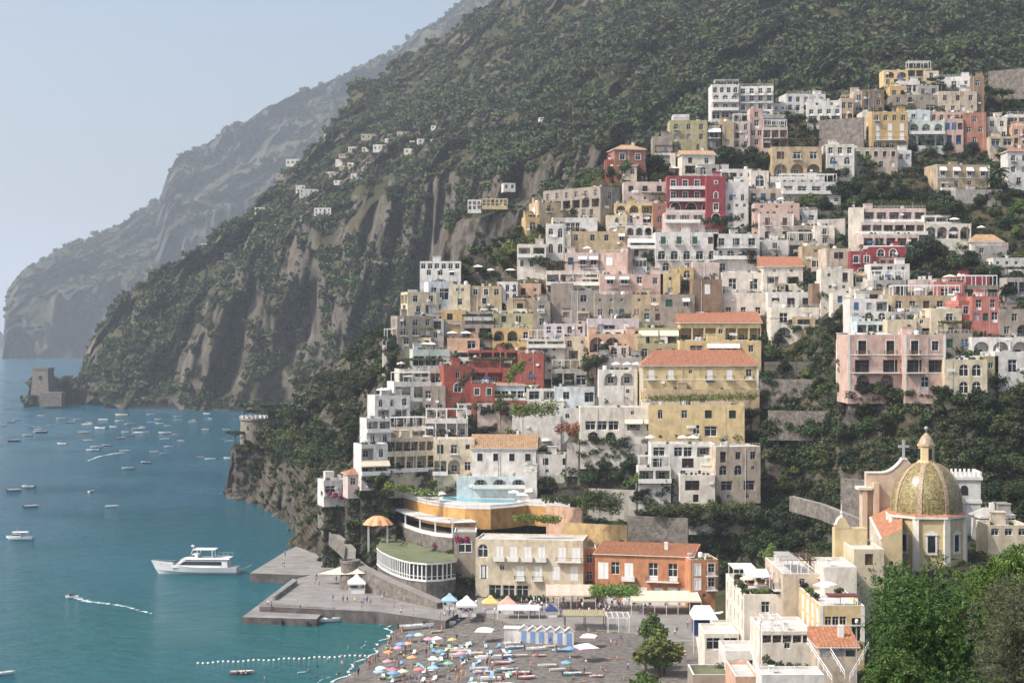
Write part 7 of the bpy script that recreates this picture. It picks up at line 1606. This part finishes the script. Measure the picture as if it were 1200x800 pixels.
for i,(sn,fx,fy) in enumerate((('tall beige town house',.3,.9),('flat white roofed annex',.3,.4),('bright white flat roof house',.2,.5),('white roofed shop house',.35,.6),('white roofed shop house',.55,.3))):
    g=MB(); p=on_roof(sn,fx,fy); g.box(-.35,.35,-.35,.35,0,1.1); g.box(-.45,.45,-.45,.45,1.1,1.22); tag(g.obj('chimney',M_trim,None,False,p),f'white chimney on the {sn}'+(', nearer the front' if i==4 else ', farther back' if i==3 else ''),'chimney')
g=MB(); p=on_roof('flat white roofed annex',.3,.4)
# lamp poles and rails by the lower lane
for u,v,d,h,lab in ((1004,792,238,62,'tall thin pole at the foot of the yellow seafront house'),(891,770,252,40,'thin metal pole on the left lane by the white shop roof'),(621,724,372,16,'dark lamp post on the promenade, left of the white canopy'),(558,728,375,22,'dark lamp post beside the white market tent'),(580,735,362,20,'dark lamp post before the yellow market tent'),(633,730,368,14,'dark lamp post at the right end of the white canopy')):
    p=P(u,v,d); H_=h*d/F; r=empty('lamp_post',p,0,lab,'lamp post'); g=MB(); g.tube([(0,0,-1),(0,0,H_)],.07,6,0,.05); g.obj('pole',M_iron if u<700 else M_grey,r); g=MB(); g.lathe([(0,H_),(.22,H_+.1),(.26,H_+.45),(.1,H_+.6),(0,H_+.62)],8); g.obj('lamp_head',M_awn,r)
# small streetside things at the very bottom right
table('''
826 742 866 762 warm flat x2*.8 d=283 D=10 clut=0 sink=6 | low cream shop | right of the dark striped awning
850 762 888 792 white terr x2 d=268 D=9 clut=0 sink=6 | low white lane house | with a planted parapet left of the shop roof
838 735 860 748 cream flat w1 d=300 D=8 clut=0 sink=6 | small cream kiosk house | beside the white parasols
''')
next(c for c in roof_of('green roofed beach restaurant')['root'].children if c.name.startswith('roof')).data.materials[0]=M_grroof
for u,v,z,c,lab in ((836,722,7,'white','left of the planted terrace house wall, left one'),(846,719,7,'white','left of the planted terrace house wall, middle one'),(853,722,7,'white','left of the planted terrace house wall, right one')):
    d=340; p=P(u,v,d); o=place(SQ,SS,p-Vector((0,0,2.2)),.3,1.1); tag(o,f'white square parasol {lab}','parasol','terrace parasols'); setmat(o,CM['white'],0,'canopy'); setmat(o,CM['white'],1,'canopy')
r=empty('dark_awning',P(826,752,315),0,'big dark awning with a white hood over the lane beside the stairs','awning'); k=315/F; g=MB(); g.prism([(-1.9,0),(2.,0),(2.,5),(-1.9,5)],1.2,4.4); g.obj('cloth',[CM['navy']],r); g=MB(); g.face([(-2.3,-1,4.3),(2.4,-1,4.3),(1.5,5,6.0),(-1.5,5,6.0)]); g.face([(2.4,-1,4.3),(2.4,5.5,4.5),(1.5,5,6.0)]); g.face([(-2.3,-1,4.3),(-1.5,5,6.0),(-2.3,5.5,4.5)]); g.obj('hood',M_awn,r); g=MB(); [g.box(x-.06,x+.06,-.9,-.78,-2,4.3) for x in (-2.2,2.3)]; posts(g,M_white,r)
for i,(u0,u1,v0,v1,d,c,lab) in enumerate(((846,868,756,770,290,'white','white canvas roof over the flower stall by the lane'),(862,884,768,778,272,'blue','blue canvas roof of a lane stall'),(850,862,762,768,284,'salmon','salmon canvas roof of a lane stall'))):
    p=P((u0+u1)/2,v1,d); w_=(u1-u0)/2*d/F; r=empty('market_stall',p-Vector((0,0,2.3)),0,lab,'stall'); g=MB(); g.face([(-w_,0,2.3),(w_,0,2.3),(w_,2.6,3.0),(-w_,2.6,3.0)]); g.face([(-w_,0,2.05),(w_,0,2.05),(w_,0,2.3),(-w_,0,2.3)]); g.obj('canopy',CM[c],r); g=MB(); [g.box(x-.05,x+.05,y,y+.1,-1.5,2.3) for x in (-w_+.1,w_-.1) for y in (.1,2.4)]; g.box(-w_+.1,w_-.1,.2,.9,-1,.9); g.obj('counter',M_trim,r)
lb=[(tuple(P(u,v,d)),.8) for u,v,d in ((842,782,270),(850,780,270),(858,779,270),(866,782,268),(850,766,285),(858,764,285),(1000,748,255),(1006,756,250))]
foliage_obj('flower_bed',lb,1300,.22,'olive','potted plants along the parapet by the lane stalls','plants',91)
lb=[(tuple(P(u,v,250)),.7) for u,v in ((905,778),(915,780),(925,781),(935,782),(945,783),(898,772))]
foliage_obj('flower_bed',lb,1200,.2,'mid','plants and flowers along the lower terrace below the shop roof','plants',92)
# diagonal white stair rails of the lower lane
g=MB()
for a,b in (((946,748,250),(975,792,232)),((964,744,252),(990,786,235)),((996,790,232),(1018,752,250)),((880,758,262),(892,796,240))):
    p,q=P(*a),P(*b); g.tube([p,q],.06,5); g.tube([p-Vector((0,0,.5)),q-Vector((0,0,.5))],.04,5)
    for k in range(7): x=p.lerp(q,k/6); g.tube([x-Vector((0,0,1.0)),x],.04,4)
# (each rail is one run of a single railing)
tag(g.obj('railing',M_white),'white metal stair railings of the lane at the bottom right','railing')
# terrace parasols through the town: (u, v of canopy bottom, colour, square)
for u,v,c,sq in ((690,317,'blue',0),(650,328,'navy',0),(641,297,'white',0),(790,196,'white',1),(820,195,'white',0),(722,432,'white',0),(735,431,'white',0),(746,430,'white',0),(505,404,'white',1),(498,408,'cream',1),(546,395,'white',1),(530,390,'white',1),(612,397,'white',1),(470,425,'white',0),(447,458,'white',1),(452,466,'white',0),(478,449,'white',1),(430,570,'white',0),(602,577,'white',1),(612,580,'white',1),(620,576,'white',0),(598,583,'white',0),(508,580,'white',1),(517,579,'white',0),(500,577,'white',1),(490,578,'white',0),(588,618,'white',1),(1140,368,'cream',1),(1176,344,'cream',1),(1113,323,'cream',1),(1118,262,'white',1),(1150,266,'white',0),(688,303,'white',0),(530,318,'white',0),(560,312,'white',1),(575,316,'white',0),(598,316,'white',1),(762,522,'white',0),(800,518,'white',0),(812,519,'white',1),(640,516,'white',0),(1076,340,'white',0),(852,236,'white',0),(915,233,'white',0)):
    best=None
    for h in HOUSES:
        if h['u0']-2<u<h['u1']+2 and h['v0']-6<v+4: 
            q=abs(h['v0']-(v+4)); best=(q,h) if best is None or q<best[0] else best
    if 570<v<582 and 480<u<640: p=on(u,v+8,zp_+.05)
    elif best and best[0]<14: d=best[1]['d']+3.; p=P(u,v,d); p.z=best[1]['root'].location.z+best[1]['H']-.5
    else: d=sheet_d(town,u,v+8); p=P(u,v+8,d)
    s=1.0; o=place(SQ if sq else PR,SS if sq else PS,p,rnd.uniform(-.2,.2) if sq else 0,s); setmat(o,CM[c],0,'canopy'); setmat(o,CM[c],1,'canopy'); pend(o,f'{c} '+('square ' if sq else '')+'terrace parasol','parasol',u,v,'terrace parasols')
# sunbeds by the pool
for i in range(16):
    u=476+i*8.6; v=577.5+(1.8 if i%2 else 0); 
    if u>612: continue
    o=link('sunbed',sme,None,on(u,v,zp_+.03)); tag(o,f'white sunbed behind the turquoise pool, {ORD[i]} from the left','sunbed','pool sunbeds')
# ---------------------------------------------------------------- labels
for (u,v,w_,h_,c),o in zip(VIL,VH):
    zone='on the low point by the square tower' if v>440 else 'on the ledge above the grey cliff' if u in(556,580,597) else 'high on the wooded mountain' if u>600 else 'at the left edge of town' if u>450 and v>300 else 'in the upper hamlet on the slope' if v<195 and u>365 else 'on the wooded spur across the bay'
    nm={'white':'white','beige':'beige','warm':'cream','cream':'cream','rose':'pinkish','stone':'grey stone','yellow':'yellow'}[c]; sz='tiny' if w_<12 else 'long' if w_/h_>3 else 'small'
    pend(o,f'{sz} {nm} villa','villa',u,v,'villas on the far slope',zone)
for u,v,o in BZ: pend(o,'grey boulder','rock',u,v,'shore rocks','at the foot of the round tower cliff' if v<600 else 'on the shore between cliff and pier')
for k in list(PROT): pass
flush()
names=[h['short'] for h in HOUSES]; dup={n for n in names if names.count(n)>1}
if dup: print('DUP',dup)
